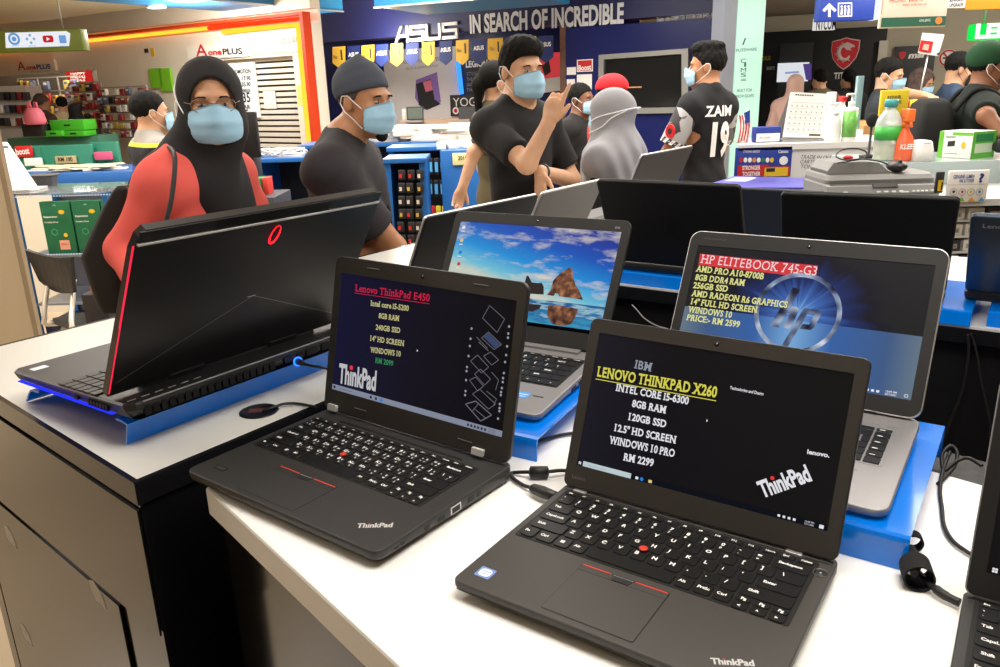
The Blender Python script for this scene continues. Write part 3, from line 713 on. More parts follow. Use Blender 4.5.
w = MB(); w.m(EM('led_blue', 40, 50, 255, 1.3)); w.layers([[(.2085, -.262, -.0155), (.2145, -.262, -.0155), (.2145, -.262, -.0142), (.2085, -.262, -.0142)], [(.2085, .022, -.0195), (.2145, .022, -.0195), (.2145, .022, -.0182), (.2085, .022, -.0182)]], smooth=False); w.build('light_strip', None, root, label='glowing blue light strip')
st = MB(); st.m(S('sticker_pale', 205, 212, 225, .4)).slab(.172, -.258, .196, -.24, .0001, .0004, .001, .0001); st.build('sticker', None, root)
kb = MB(); kl = MB()
for r in range(6):
    for c in range(19):
        x = .203-c*.0208; y = -.028-r*.0185; kb.slab(x-.0092, y-.008, x+.0092, y+.008, 0, .0025, .0015, .0006)
        kl.box(x-.0095, y-.0087, .0001, x+.0095, y-.0081, .0009)
k = kb.build('keyboard', M_key, root); kl.build('key_backlight', EM('led_redkeys', 215, 70, 80, .9), k)
Lm = Matrix.Rotation(-AT, 4, 'X') @ XZ((0, 0, 0), (1, 0, 0), (0, 0, 1))
l = MB(); W2, HH = .2095, .292
out = [(-W2-.003, .012), (W2+.003, .012), (W2+.001, .262), (W2-.004, .283), (W2-.012, HH), (-W2+.012, HH), (-W2+.004, .283), (-W2-.001, .262)]
l.prism(out, -.010, .002)
lid = l.build('lid', M_awl, root, M=Lm)
w = MB(); w.m(M_aw).box(-.1, .262+.012, -.0125, .1, HH-.002, -.0098); w.box(-.206, .276, -.0125, .206, HH-.001, -.0098)
w.m(mat('band_silver', (.7, .7, .7), .45, metal=.2)).box(-.207, .2712, -.0140, .207, .2738, -.0098); w.build('top_band', None, lid)
for q in (.2098,): MB().m(EM('led_red', 235, 42, 70, 1.3)).box(q, .018, -.0108, q+.0017, .27, -.0088).build('edge_light', None, lid, label='thin glowing red edge light')
w = MB(); w.m(mat('seam_line', (.22, .22, .22), .5))
for (x0, y0, x1, y1) in ((.203, .035, .0, .134), (-.203, .035, -.0, .134)):
    d = Vector((x1-x0, y1-y0)).normalized(); n = Vector((-d.y, d.x))*.0006
    w.poly([(x0-n.x, y0-n.y, -.0102), (x0+n.x, y0+n.y, -.0102), (x1+n.x, y1+n.y, -.0102), (x1-n.x, y1-n.y, -.0102)])
w.m(M_edge)
d = Vector((-1, .45)).normalized()
w.box(-.004, .1335, -.0106, .010, .1345, -.0100); w.build('lid_lines', None, lid)
w = MB(); w.m(EM('led_emblem', 255, 36, 50, 2.0)); cx, cy = -.008, .246
pts = [(cx+.0074*math.cos(t)-.0030*math.sin(t), cy+.0150*math.sin(t), -.0112) for t in np.linspace(0, 2*PI, 26)[:-1]]
w.tube(pts, [.0006+.0011*(.5-.5*math.sin(t)) for t in np.linspace(0, 2*PI, 26)[:-1]], 8, closed=True); w.m(M_port); w.lathe([(.009, 0), (.0088, .0006), (.0001, .0006)], 20, Matrix.Translation((cx, cy, -.0100)) @ Matrix.Rotation(PI, 4, 'X') @ Matrix.Scale(1.5, 4, (0, 1, 0))); w.build('emblem', None, lid, label='glowing red loop emblem')
w = MB(); w.m(M_blackplast).tube([(.16, .006, -.004), (-.16, .006, -.004)], .008, 10); w.m(mat('hinge_bar', (.05, .05, .05), .3, metal=.7)).box(.062, .004, -.014, .118, .018, -.0105); w.box(-.118, .004, -.014, -.062, .018, -.0105); w.build('hinge', None, lid)
s = MB(); s.poly([(-.191, .04, .0022), (.191, .04, .0022), (.191, .255, .0022), (-.191, .255, .0022)]); s.build('screen', flat_screen('screen_game', (20, 26, 46), (50, 60, 90), hi=.28), root, M=Lm)

# ------------------------------------------------------------------ back row, lids seen from behind
e1 = Vector((math.cos(-.6109), math.sin(-.6109), 0)); e2 = Vector((-e1.y, e1.x, 0))
ZT = 1.085      # top of the rear counter
def back_lid(name, label, tl, tr, ztop, H, t, col, group, w=None, logo=None, edge=None, zh=1.131, yaw=None, dep=.2):
    """laptop facing away: placed by the two top corners of its lid at height ztop"""
    a = pZ(*tl, ztop); b = pZ(*tr, ztop); d = b-a; wd = w or d.length
    d.normalize()
    if yaw is not None: d = Vector((math.cos(yaw), math.sin(yaw), 0))
    mid = (a+b)/2 if w is None else a+d*wd/2
    nb_ = Vector((-d.y, d.x, 0))
    h = mid+nb_*(H*math.sin(t)); h.z = zh
    L = laptop(name, label, h.x, h.y, h.z, math.atan2(-d.y, -d.x), 0, t, wd, dep, H, .017, group=group, lidm=col, base=M_blackplast, bez=M_bezelb, edge=edge, rad=.009, lidr=.009, top=.018, sw=wd-.03, sh=(wd-.03)*.56)
    L['screen'].data.materials[0] = flat_screen('screen_far', (20, 30, 60), (40, 70, 120))
    keyboard(L['root'], -wd/2+.018, wd/2-.018, -.02, .0188, .009, legends=False)
    if logo: logo(L, wd, H)
    return L
def hp_round(L, w, H):
    m = MB(); m.m(mat('lid_emblem', (.018, .018, .019), .3)); M = XZ((0, H*.50, -.0078), (-1, 0, 0), (0, 1, 0))
    N = 32; m.ring([(.011*math.cos(2*PI*i/N), .011*math.sin(2*PI*i/N)) for i in range(N)], [(.0094*math.cos(2*PI*i/N), .0094*math.sin(2*PI*i/N)) for i in range(N)], 0, .0004, M)
    m.text('hp', M @ Matrix.Translation((-.0062, -.0035, .0002)), .0088, width=.0125, shear=.3, bold=.02); m.build('lid_emblem', None, L['lid'])
A1 = back_lid('laptop', 'black laptop seen from behind with faint round emblem, left on the rear counter', (597, 181), (741, 187), 1.312, .205, .428, M_lidblk, 'laptops turned away on the rear counter', logo=hp_round)
A2 = back_lid('laptop', 'plain black laptop seen from behind on the rear counter, in front of the scanner', (781, 191.2), (961, 197), 1.3115, .205, .483, mat('lid_black_b', (.006, .0075, .008), .6), 'laptops turned away on the rear counter')
a = pZ(763, 190.5, 1.29)
A3 = back_lid('laptop', 'dark navy laptop lid glimpsed between the two black lids of the rear counter', (708, 188), (826, 193.5), 1.262, .168, .2, mat('lid_navy', (.012, .016, .027), .5), 'laptops turned away on the rear counter', zh=ZT+.0176, yaw=-.6109)
def len_logo(L, w, H):
    m = MB(); m.m(M_edge).text('Lenovo', XZ((w/2-.018, H-.026, -.0078), (-1, 0, 0), (0, 1, 0)), .009, width=.042, bold=.02); m.build('lid_wordmark', None, L['lid'])
A4 = back_lid('laptop', 'blue-grey laptop lid with small pale wordmark at the right edge', (971, 212.5), (1080, 217), 1.2865, .2, .68, mat('lid_bluegrey', (.075, .1, .135), .32, metal=.6), 'laptops turned away on the rear counter', w=.33, logo=len_logo, yaw=-.6109)
# row along the left counter
def side_lid(label, tl, tr, z, H, t, col, edge=M_edge, w=None): return back_lid('laptop', label, tl, tr, z, H, t, col, 'laptops along the left counter', edge=edge, zh=z-H*math.cos(t), w=w)
L1 = side_lid('black laptop lid with a silver rim, beside the beach wallpaper laptop', (424, 216), (537, 193), 1.28, .225, .45, M_lidblk)
L2 = side_lid('light grey laptop lid tilted between black-lidded laptops, below the pointing man', (541, 192), (603, 178), 1.28, .2, .45, mat('lid_grey', (.22, .21, .20), .5, metal=.3))
L3 = side_lid('slate grey laptop lid in front of the grey headscarf', (641, 154.6), (692, 145), 1.32, .215, .4, mat('lid_slate', (.06, .056, .06), .5, metal=.2))

# ------------------------------------------------------------------ counters
M_gloss = mat('black_gloss', (.006, .006, .007), .1, spec=.6)
M_slab = mat('white_acrylic', (.86, .86, .84), .38, noise=.015, nscale=3)
M_top = mat('white_laminate', (.58, .575, .54), .35, noise=.02, nscale=6)
SP = [(-.377, .895), (-.0937, .5585), (.345, .02), (1.35, .02), (1.35, .25), (.60, .815), (-.02, 1.44)]
ct = thing('display_counter', 'white slab counter with glossy black body carrying the two price-screen laptops in front', 'counter', (0, 0, 0))
def offset(poly, d):
    n = len(poly); out = []
    for i in range(n):
        p0, p1, p2 = Vector(poly[i-1]), Vector(poly[i]), Vector(poly[(i+1) % n])
        a = (p1-p0).normalized(); b = (p2-p1).normalized(); na, nb_ = Vector((-a.y, a.x)), Vector((-b.y, b.x))
        k = (na+nb_); k = k/(k.length**2)*2 if k.length > 1e-6 else na
        out.append(tuple(p1+k*d))
    return out
m = MB(); OP = lambda d, z: [(x, y, z) for x, y in offset(SP, d)]
m.layers([OP(.004, SL-.041), OP(0, SL-.038), OP(0, SL-.004), OP(.0012, SL-.0012), OP(.004, SL)], smooth=False); m.build('countertop', M_slab, ct)
m = MB(); m.prism(offset(SP, .012), .02, SL-.0415); m.build('body', M_gloss, ct)
m = MB(); m.prism(offset(SP, .05), 0, .02); m.build('plinth', M_blackplast, ct)
m = MB(); m.prism([(.60, .822), (.655, .893), (.035, 1.51), (-.018, 1.448)], .3, SL-.012); m.build('cable_ledge', mat('dusty_black', (.03, .028, .027), .5, noise=.5, nscale=60), ct)
# left counter
c0 = Vector((-.473, .9085)); d1 = Vector((.8, -.6)); d2 = Vector((.6, .8)); WID, LEN = .81, 2.28
LP = [tuple(c0), tuple(c0+d2*LEN), tuple(c0+d2*LEN-d1*WID), tuple(c0-Vector((.735, -.678))*.62), ]
LP[3] = tuple(Vector(LP[2])-d2*(LEN-.06))
lc = thing('display_counter', 'white-topped black gloss counter on the left carrying the gaming laptop', 'counter', (0, 0, 0))
m = MB(); m.prism(offset(LP, .008), SL-.02, SL); m.build('countertop', M_top, lc)
m = MB(); m.ring(LP, offset(LP, .008), SL-.032, SL+.0008); m.build('rim', mat('black_rim', (.008, .008, .01), .2), lc)
m = MB(); m.prism(offset(LP, .004), .06, SL-.0325); bd = m.build('body', M_gloss, lc)
m = MB(); m.prism(offset(LP, .05), 0, .06); m.build('plinth', M_blackplast, lc)
# cabinet doors on its near face
p3, p0 = Vector(LP[3]), Vector(LP[0]); ed = p0-p3; ln = ed.length
FM = XZ((p3.x, p3.y, 0), (ed.x, ed.y, 0), (0, 0, 1))
M_chip = S('bare_chip', 190, 186, 178, .7)
FF = Face(FM); xg = FF.hit(9, 617)[0]; xr = FF.hit(124, 630)[0]; zs = FF.hit(60, 553)[1]
for a, b, nm_ in ((.012, xg-.004, 0), (xg+.004, xr, 1)):
    d = MB(); d.slab(a, .10, b, zs-.005, -.003, .0012, .001, .0004, M=FM); dd = d.build('door', M_gloss, lc)
    for (u, v) in ([(27, 634), (98, 593)] if nm_ else []):
        x, z = FF.hit(u, v); MB().poly([(x+dx*2.6, z+dy*1.2, .0016) for dx, dy in ((-.009, .012), (-.002, .017), (.006, .008), (.009, -.004), (.010, -.016), (.003, -.012), (-.004, -.014), (-.008, -.002))], M=FM).build('chipped_patch', M_chip, dd)
d = MB(); d.box(.0, zs+.005, -.002, ln-.004, .990, .0012, M=FM); up_ = d.build('upper_panel', M_gloss, lc)
x, z = FF.hit(11, 536); MB().poly([(x+dx*2.6, z+dy*1.2, .0016) for dx, dy in ((-.009, .012), (-.002, .017), (.006, .008), (.009, -.004), (.010, -.016), (.003, -.012), (-.004, -.014), (-.008, -.002))], M=FM).build('chipped_patch', M_chip, up_)
# cable hole with rim in the left counter
g = pZ(259, 411.5, SL); gm = MB(); gm.m(M_port).lathe([(.03, .0003), (.0296, .0016), (.026, .002), (.0255, .0011), (.0001, .0011)], 28); gm.m(mat('wood_red', (.1, .03, .018), .4)).box(-.016, -.006, .0011, .012, .009, .0013)
gm.build('cable_grommet', None, lc, M=Matrix.Translation(g))
# rear counter
a, b = pZ(625.6, 284.5, ZT), pZ(998, 330, ZT); dr = (b-a).normalized(); nr = Vector((-dr.y, dr.x, 0)); a0 = a-dr*.115; b0 = b+dr*.75
RP = [(a0.x, a0.y), (b0.x, b0.y), (b0.x+nr.x*.62, b0.y+nr.y*.62), (a0.x+nr.x*.62, a0.y+nr.y*.62)]
rc = thing('display_counter', 'taller black counter behind the slab with a row of laptops turned away', 'counter', (0, 0, 0))
m = MB(); m.prism(RP, ZT-.03, ZT); m.build('countertop', S('grey_laminate', 205, 205, 206, .4), rc)
m = MB(); m.ring(offset(RP, -.003), RP, ZT-.03, ZT-.004); m.build('rim', MATS['black_rim'], rc)
m = MB(); m.prism(offset(RP, .012), 0, ZT-.031); m.build('body', mat('black_matte', (.006, .006, .007), .45), rc)

# ------------------------------------------------------------------ blue acrylic risers
def riser(label, M, x0, x1, prof, group='blue acrylic laptop risers', th=.003):
    P = [Vector(p) for p in prof]; inn = []
    n = len(P)
    for i in range(n):
        a = (P[i]-P[max(i-1, 0)]); b = (P[min(i+1, n-1)]-P[i])
        a = a.normalized() if a.length else b.normalized(); b = b.normalized() if b.length else a
        na, nb_ = Vector((a.y, -a.x)), Vector((b.y, -b.x)); k = na+nb_; k = k/(k.length**2)*2
        inn.append(P[i]+k*th)
    m = MB(); Q = Matrix(((0, 0, 1, 0), (1, 0, 0, 0), (0, 1, 0, 0), (0, 0, 0, 1)))
    N = n
    for i in range(N-1):
        quad = [P[i], P[i+1], inn[i+1], inn[i]]
        vs = [(x, p.x, p.y) for x in (x0, x1) for p in quad]
        m.add(vs, [(0, 1, 5, 4), (2, 3, 7, 6), (0, 3, 2, 1), (4, 5, 6, 7)]+([(3, 0, 4, 7)] if i == 0 else [])+([(1, 2, 6, 5)] if i == N-2 else []))
    return m.build('laptop_riser', M_blueacr, M=M, label=label, cat='riser', group=group)
def rmat(x, y, z, yaw): return Matrix.Translation((x, y, z)) @ Matrix.Rotation(yaw, 4, 'Z')
def bent(yf, hf, h0, yb, hb):
    """front lip with a softened bend, sloping top, rear leg"""
    return [(yf-.004, 0), (yf-.002, hf-.006), (yf-.0005, hf-.002), (yf+.004, hf), (0, h0), (yb-.004, hb), (yb, hb-.004), (yb+.004, 0)]
riser('blue acrylic riser under the laptop with the red price banner', rmat(.3699, .9772, SL+.0004, -.6024), -.14, .193, bent(-.233, .0355, .0432, .055, .046))
riser('blue acrylic riser under the beach wallpaper laptop', rmat(.0159, 1.2536, SL+.0004, -.5371), -.12, .185, bent(-.255, .0322, .0438, .05, .0465))
pa = pZ(127, 445, SL); Il = (Matrix.Translation((AX, AY, 0)) @ Matrix.Rotation(AYAW, 4, 'Z')).inverted() @ pa
ar = riser('blue acrylic riser under the gaming laptop', rmat(AX, AY, SL+.0004, AYAW), -.19, .14, [(-.23, .0300), (-.04, .0360), (.0, .0368)])
for nm_, x0_, x1_, pf in (('rear_leg', -.21, Il.x, [(0, .0368), (.018, .0368), (.03, .034), (Il.y, 0)]), ('front_leg', -.19, .20, [(-.285, .0032), (-.262, .0255), (-.255, .0282), (-.23, .0300)])):
    c_ = riser(None, Matrix.Identity(4), x0_, x1_, pf); c_.name = nm_; del c_['category']; del c_['group']; c_.parent = ar
def rear_riser(label, ua, va, ub, vb, wide=None):
    p, q = pZ(ua, va, ZT), pZ(ub, vb, ZT); w = wide or (q-p).length; yaw = math.atan2(dr.y, dr.x)
    riser(label, rmat(p.x+nr.x*.012, p.y+nr.y*.012, ZT+.0004, yaw), 0, w, [(-.002, 0), (0, .024), (.003, .0265), (.23, .0268), (.233, .024), (.235, 0)])
rear_riser('blue acrylic riser under the faint-emblem laptop on the rear counter', 606, 282.6, 690, 292.5, .32)
rear_riser('blue acrylic riser under the plain black laptop on the rear counter', 868, 316, 969.5, 325.5, None)
rear_riser('blue acrylic riser at the right edge under the blue-grey lid', 985.5, 328, 1060, 336, .3)

# ------------------------------------------------------------------ cables
def bez(pts, n=10):
    P = [Vector(p) for p in pts]; out = []
    for i in range(len(P)-1):
        p0, p1, p2, p3 = P[max(i-1, 0)], P[i], P[i+1], P[min(i+2, len(P)-1)]
        for k in range(n):
            t = k/n; out.append(.5*((2*p1)+(-p0+p2)*t+(2*p0-5*p1+4*p2-p3)*t*t+(-p0+3*p1-3*p2+p3)*t**3))
    return out+[P[-1]]
cz = SL+.004
r = thing('charger_cable', 'black charger cable with a ferrite lump plugged into the near laptop', 'cable', pZ(520, 480, SL))
I0 = -Vector(r.location)
Xs = XL['W'] @ Vector((-.1535, -.012, -.008))
def at(u, v, z=cz): return pZ(u, v, z)
m = MB().tube([p+I0 for p in bez([at(575, 471, SL+.006), at(560, 470.5, SL+.008), at(549, 471.5, SL+.009), at(530, 472, SL+.009), at(515, 472.5), at(511, 474, cz), at(514, 479), at(523, 485), at(532, 488, SL+.008)])], .0024, 8); m.build('cord', M_cable, r)
m = MB(); pA, pB = at(549, 472, SL+.009), at(529, 472, SL+.009); m.tube([p+I0 for p in (pA, pA.lerp(pB, .06), pA.lerp(pB, .07), pA.lerp(pB, .93), pA.lerp(pB, .94), pB)], [.004, .0065, .0075, .0075, .0065, .004], 12); m.build('ferrite_core', M_cable, r)
m = MB(); pA = at(531, 488, SL+.009); pB = Xs; m.tube([p+I0 for p in (pA, pA.lerp(pB, .1), pA.lerp(pB, .5), pB)], [.004, .0065, .0075, .006], 10); m.build('plug', M_blackplast, r)
m = MB().tube(bez([at(508, 447, SL+.004), at(520, 447, SL+.005), at(530, 443.5, SL+.006), at(542, 440, SL+.006), at(556, 436, SL+.004), at(575, 433, SL+.004), at(600, 434, SL+.004)]), .0024, 8)
m.build('power_cable', M_cable, label='black cable crossing the riser front under the beach laptop', cat='cable', group='loose black cables')
# plug with a glowing blue ring at the gaming laptop
r = thing('power_plug', 'round power plug with glowing blue ring at the back of the gaming laptop', 'plug', pZ(298, 361, 1.085)); I0 = -Vector(r.location)
pp = [pY(298, 361.5, 1.21), pY(304, 364, 1.19), pY(312, 366, 1.17), pY(322, 367.5, 1.16), pY(340, 371, 1.19)]
m = MB(); m.tube([pp[0]+I0, pp[1]+I0], [.006, .0035], 12); m.build('plug_body', M_blackplast, r)
d = (pp[0]-pp[1]).normalized(); a = d.orthogonal().normalized(); b_ = d.cross(a)
m = MB(); m.tube([pp[0]+I0+(a*math.cos(t)+b_*math.sin(t))*.0066 for t in np.linspace(0, 2*PI, 17)[:-1]], .0014, 6, closed=True); m.build('light_ring', EM('led_ring', 40, 110, 255, 3.0), r)
m = MB(); m.tube([p+I0 for p in bez(pp[1:])], .0022, 8); m.build('cord', M_cable, r)
m = MB().tube(bez([at(262, 411, SL+.003), at(272, 408, SL+.006), at(283, 404, SL+.006), at(297, 403.5, SL+.004), at(316, 407, SL+.0035)]), .0023, 8)
m.build('power_cable', M_cable, label='black cable leading out of the cable hole of the left counter', cat='cable', group='loose black cables')
# cables to the right
m = MB().tube(bez([at(950, 452, SL+.01), at(943, 470, SL+.006), at(940, 490), at(942, 508), at(944, 525), at(952, 540), at(966, 551), at(985, 562), at(1010, 575)]), .0023, 8)
m.build('power_cable', M_cable, label='black cable running down the slab from the cable knot toward the right edge', cat='cable', group='loose black cables')
m = MB(); m.tube(bez([at(938, 484, SL+.004), at(946, 476, SL+.004), at(955, 465, SL+.006), at(957, 452, SL+.015), at(950, 446, SL+.02), at(942, 455, SL+.012), at(944, 470, SL+.006), at(955, 462, SL+.01), at(968, 458, SL+.012), at(982, 466, SL+.01)]), .0024, 8)
m.build('power_cable', M_cable, label='looped knot of black cable behind the blue riser on the right', cat='cable', group='loose black cables')
wp = lambda u, v, o: a0+dr*(((pZ(u, v, ZT)-a0).dot(dr)))-nr*o
def hang(u1, pts):
    P = []
    base = pZ(u1, 327, ZT)-nr*.006
    for du, dz in pts: q = base+dr*du; P.append((q.x, q.y, ZT+dz))
    return P
m = MB().tube(bez(hang(969, [(0, -.012), (.006, -.05), (.004, -.12), (-.01, -.2), (-.02, -.3)])), .0022, 8); m.build('power_cable', M_cable, label='left of two thin cables hanging down the black counter face', cat='cable', group='loose black cables')
m = MB().tube(bez(hang(972, [(0, -.01), (.012, -.04), (.028, -.1), (.05, -.17), (.06, -.24)])), .0022, 8); m.build('power_cable', M_cable, label='right of two thin cables hanging down the black counter face', cat='cable', group='loose black cables')
g = a0+dr*((pZ(640, 320, 1.0)-a0).dot(dr)); 
m = MB().tube(bez([pY(632, 305, 1.5), pY(637, 310, 1.49), pY(644, 318, 1.48), pY(655, 325, 1.47), pY(668, 329, 1.46)]), .0012, 6); m.build('thin_wire', mat('grey_wire', (.3, .3, .3), .5), label='thin grey wire in the dark gap behind the beach laptop', cat='cable')
# strap and barrel plug lying on the slab
r = thing('cable_strap', 'fuzzy black strap looped around a barrel plug on the slab', 'strap', pZ(915, 570, SL)); I0 = -Vector(r.location)
M_fuzz = mat('black_felt', (.008, .008, .009), .95, bump=.6, bscale=700)
def band(c, rad, ax, wd, a0_=0, a1=2*PI, n=22, th=.0016):
    ax = Vector(ax).normalized(); s = ax.cross(Vector((0, 0, 1))).normalized(); up = s.cross(ax).normalized(); m = MB(); loops = []
    for i in range(n+1):
        t = a0_+(a1-a0_)*i/n; d = s*math.cos(t)+up*math.sin(t)
        loops.append([tuple(c+d*rr_+ax*h+I0) for rr_, h in ((rad, -wd/2), (rad+th, -wd/2), (rad+th, wd/2), (rad, wd/2))])
    return m.layers(loops, smooth=False)
axs = (at(925, 583)-at(912, 545)); axs.z = 0
band(at(917, 572, SL+.0140), .0125, axs, .026).build('strap_loop', M_fuzz, r)
band(at(913, 541, SL+.009), .008, axs, .012).build('strap_loop', M_fuzz, r)
m = MB(); m.tube([at(911, 548, SL+.013)+I0, at(916, 562, SL+.0215)+I0, at(914, 575, SL+.02)+I0], [.004, .007, .003], 8); m.build('strap_tail', M_fuzz, r)
P = bez([at(917, 570, SL+.01), at(926, 580, SL+.009), at(936, 589, SL+.008), at(946, 596, SL+.007), at(960, 603, SL+.006)], 6)
m = MB().tube([p+I0 for p in P], [.0025]*6+[.0034]*6+[.0044]*7+[.004]*(len(P)-19), 10); m.build('barrel_plug', M_cable, r)
# ------------------------------------------------------------------ room shell
HC_ = 2.78
M_floor = mat('floor_tile', (.50, .40, .28), .22, noise=.10, nscale=1.2)
M_cream = S('cream_wall', 226, 212, 184, .7, noise=.02, nscale=2); M_ceil = S('ceiling_cream', 236, 222, 190, .8)
def struct(name, mb, m=None): o = mb.build(name, m); o['kind'] = 'structure'; return o
m = MB().m(M_floor).box(-12, -3, -.1, 10, 18, 0); struct('floor', m)
m = MB().m(M_ceil).box(-12, -3, HC_, 10, 18, HC_+.1); struct('ceiling', m)
m = MB().m(M_cream).box(-12.1, -3, 0, -12, 18, HC_); struct('wall_left', m)
m = MB().m(S('grey_wall', 196, 190, 176, .7)).box(10, -3, 0, 10.1, 18, HC_); struct('wall_right', m)
m = MB().m(S('dim_wall', 120, 112, 100, .7)).box(-12, 18, 0, 10, 18.1, HC_); struct('wall_back', m)
m = MB().m(S('rear_wall', 150, 130, 100, .7)).box(-12, -3.1, 0, 10, -3, HC_); struct('wall_rear', m)

def frame_at(u, v, Y, z=None):
    p = pY(u, v, Y)
    if z is not None: p.z = z
    return p
def wpx(u0, u1, v, Y): return (pY(u1, v, Y)-pY(u0, v, Y)).x
def pbox(name, u0, v0, u1, v1, Y, dep, m, label=None, cat=None, group=None, parent=None, bev=.004, rz=0, z0=None):
    """upright block whose front face is seen from (u0,v0) to (u1,v1) at distance Y; origin at its base"""
    uc, vc = (u0+u1)/2, (v0+v1)/2
    a, b = pY(u0, vc, Y), pY(u1, vc, Y); t, q = pY(uc, v0, Y).z, pY(uc, v1, Y).z
    if z0 is not None: q = z0
    w = b.x-a.x; M = Matrix.Translation(((a.x+b.x)/2, Y, q)) @ Matrix.Rotation(rz, 4, 'Z')
    mb = MB(); bev = min(bev, w*.2, (t-q)*.2, dep*.2); mb.slab(-w/2, 0, w/2, dep, 0, t-q, bev, bev, n=2)
    return mb.build(name, m, parent, M=M, label=label, cat=cat, group=group)
FXY = lambda M: Face(M)
def front(o):
    """front face of an upright block as a plane: local x right, y up"""
    return Face(o.matrix_world @ XZ((0, -.0005, 0), (1, 0, 0), (0, 0, 1)))
def on_front(o, name, m, u0, v0, u1, v1, z=.001, lines=(), ink=None, bold=.02):
    f = front(o); mb = MB()
    if u0 is not None:
        a = f.rect(u0, v0, u1, v1); mb.m(m).poly([(a[0], a[1], z), (a[2], a[1], z), (a[2], a[3], z), (a[0], a[3], z)])
    mb.m(ink or m)
    for s, p, q, h in lines: f.line(mb, s, p, q, h, z=z+.0012, bold=bold)
    L_ = XZ((0, -.0005, 0), (1, 0, 0), (0, 0, 1))
    return mb.build(name, None, o, M=L_)
INK = mat('print_black', (.02, .02, .022), .6); PW = S('print_white', 240, 240, 238, .6); PR = S('print_red', 196, 30, 34, .6); PY_ = S('print_yellow', 226, 186, 40, .6); PG = S('print_green', 40, 128, 78, .6); PB = S('print_blue', 36, 60, 150, .6)
M_navy = mat('navy_wall', srgb(22, 30, 92), .3, spec=.4); M_navyh = mat('navy_header', srgb(26, 28, 74), .45)
def wallpanel(face, name, u0, v0, u1, v1, d0, d1, m, **k):
    """flat panel on a plane, seen from (u0,v0) to (u1,v1)"""
    a = face.rect(u0, v0, u1, v1); mb = MB().box(a[0], a[1], d0, a[2], a[3], d1)
    return mb.build(name, m, M=face.M, **k)
def quad_on(face, mb, pts, z): mb.poly([(*face.hit(*p), z) for p in pts])

# ------------------------------------------------------------------ right-centre shop: navy header, posters, window
FA = upright(312, 12, 732, 8.5); FI = upright(300, 13.2, 600, 11)
l_ = FA.hit(316, 49); r_ = FA.hit(745, 19)
hd = MB().box(l_[0]-.25, 2.19, -.3, r_[0]+.05, HC_, 0).build('shop_header', M_navyh, M=FA.M, label='dark navy shop header with raised silver letters and a white slogan', cat='sign')
mb = MB().m(mat('sign_silver', (.62, .62, .62), .35, metal=.5))
p, q = FA.hit(396, 43), FA.hit(459, 38); h = (FA.hit(396, 27)[1]-FA.hit(396, 43)[1])
x0, wA = p[0], q[0]-p[0]; y0, th = p[1], h*.19
def bar(x, y, X, Y, sk=0): mb.add([(x, y, .03), (X, y, .03), (X+sk, Y, .03), (x+sk, Y, .03), (x, y, 0), (X, y, 0), (X+sk, Y, 0), (x+sk, Y, 0)], [(0, 1, 2, 3), (4, 7, 6, 5), (0, 4, 5, 1), (1, 5, 6, 2), (2, 6, 7, 3), (3, 7, 4, 0)])
cw = wA*.235; gp = wA*.02
bar(x0, y0, x0+th, y0+h, cw*.45); bar(x0+cw-th, y0, x0+cw, y0+h); bar(x0+cw*.28, y0+h*.3, x0+cw, y0+h*.3+th)
for i in (1, 3):
    X = x0+i*(cw+gp); bar(X, y0, X+cw, y0+th); bar(X, y0+h*.42, X+cw, y0+h*.42+th); bar(X, y0+h-th, X+cw, y0+h); bar(X, y0+h*.42, X+th, y0+h); bar(X+cw-th, y0, X+cw, y0+h*.5)
X = x0+2*(cw+gp); bar(X, y0, X+cw, y0+th); bar(X, y0, X+th, y0+h); bar(X+cw-th, y0, X+cw, y0+h)
mb.build('raised_letters', None, hd)
mb = MB().m(S('letters_white', 205, 208, 215, .5)); FA.line(mb, 'IN SEARCH OF INCREDIBLE', (470, 33), (624, 22.5), 17, z=.01, bold=.035); mb.build('slogan', None, hd)
mb = MB().m(S('letters_dim', 170, 174, 190, .5)); FA.line(mb, 'Daulat oleh COMPUTER SYSTEM SDN BHD (1019991-D)', (657, 21.5), (725, 16), 4, z=.01, bold=.01); mb.build('small_print', None, hd)
m = wallpanel(FA, 'wall_front', 566, 15, 748, 190, -.25, 0, M_navy); m['kind'] = 'structure'
a = FA.rect(566, 15, 748, 190); m.data.transform(Matrix.Identity(4))
wf = thing('shop_window', 'silver framed dark window in the navy shop wall', 'window', M=FA.M)
o4 = [FA.hit(*p) for p in ((600, 114.5), (690, 112.5), (690, 48.5), (601, 55))]; i4 = [FA.hit(*p) for p in ((605.5, 108.5), (683.5, 107), (683.5, 54), (606, 59.5))]
MB().ring(o4, i4, 0, .06).build('window_frame', S('alloy_grey', 150, 150, 146, .4, metal=.4), wf)
MB().prism(i4, .005, .02).build('pane', mat('dark_glass', (.012, .013, .014), .12), wf)
MB().box(FA.hit(560, 90)[0], 0, -.1, FA.hit(565.6, 90)[0], 2.18, -.002).build('wooden_post', S('wood_post', 104, 72, 54, .6, noise=.15, nscale=14), M=FA.M, label='brown wooden post at the edge of the navy shop wall', cat='post')
nt_ = thing('notice_board', 'small red sticker and white notices on navy wall', 'notice', M=FA.M)
mb = MB(); q = FA.rect(577, 59, 593, 72); mb.m(PW).box(q[0], q[1], .001, q[2], q[3], .004); q = FA.rect(578, 60, 592, 71); mb.m(PR).box(q[0], q[1], .004, q[2], q[3], .006); mb.m(PW); FA.line(mb, 'Boost', (578.5, 70.5), (591.5, 69.5), 5, z=.008, bold=.03); mb.build('red_sticker', None, nt_)
mb = MB(); 
for (u0, v0, u1, v1, c) in ((567, 67, 576, 75, PW), (567, 79, 575, 85, PW), (577, 74, 592, 90, PW)): q = FA.rect(u0, v0, u1, v1); MB().m(c).box(q[0], q[1], .001, q[2], q[3], .004).build('paper_notice', None, nt_)
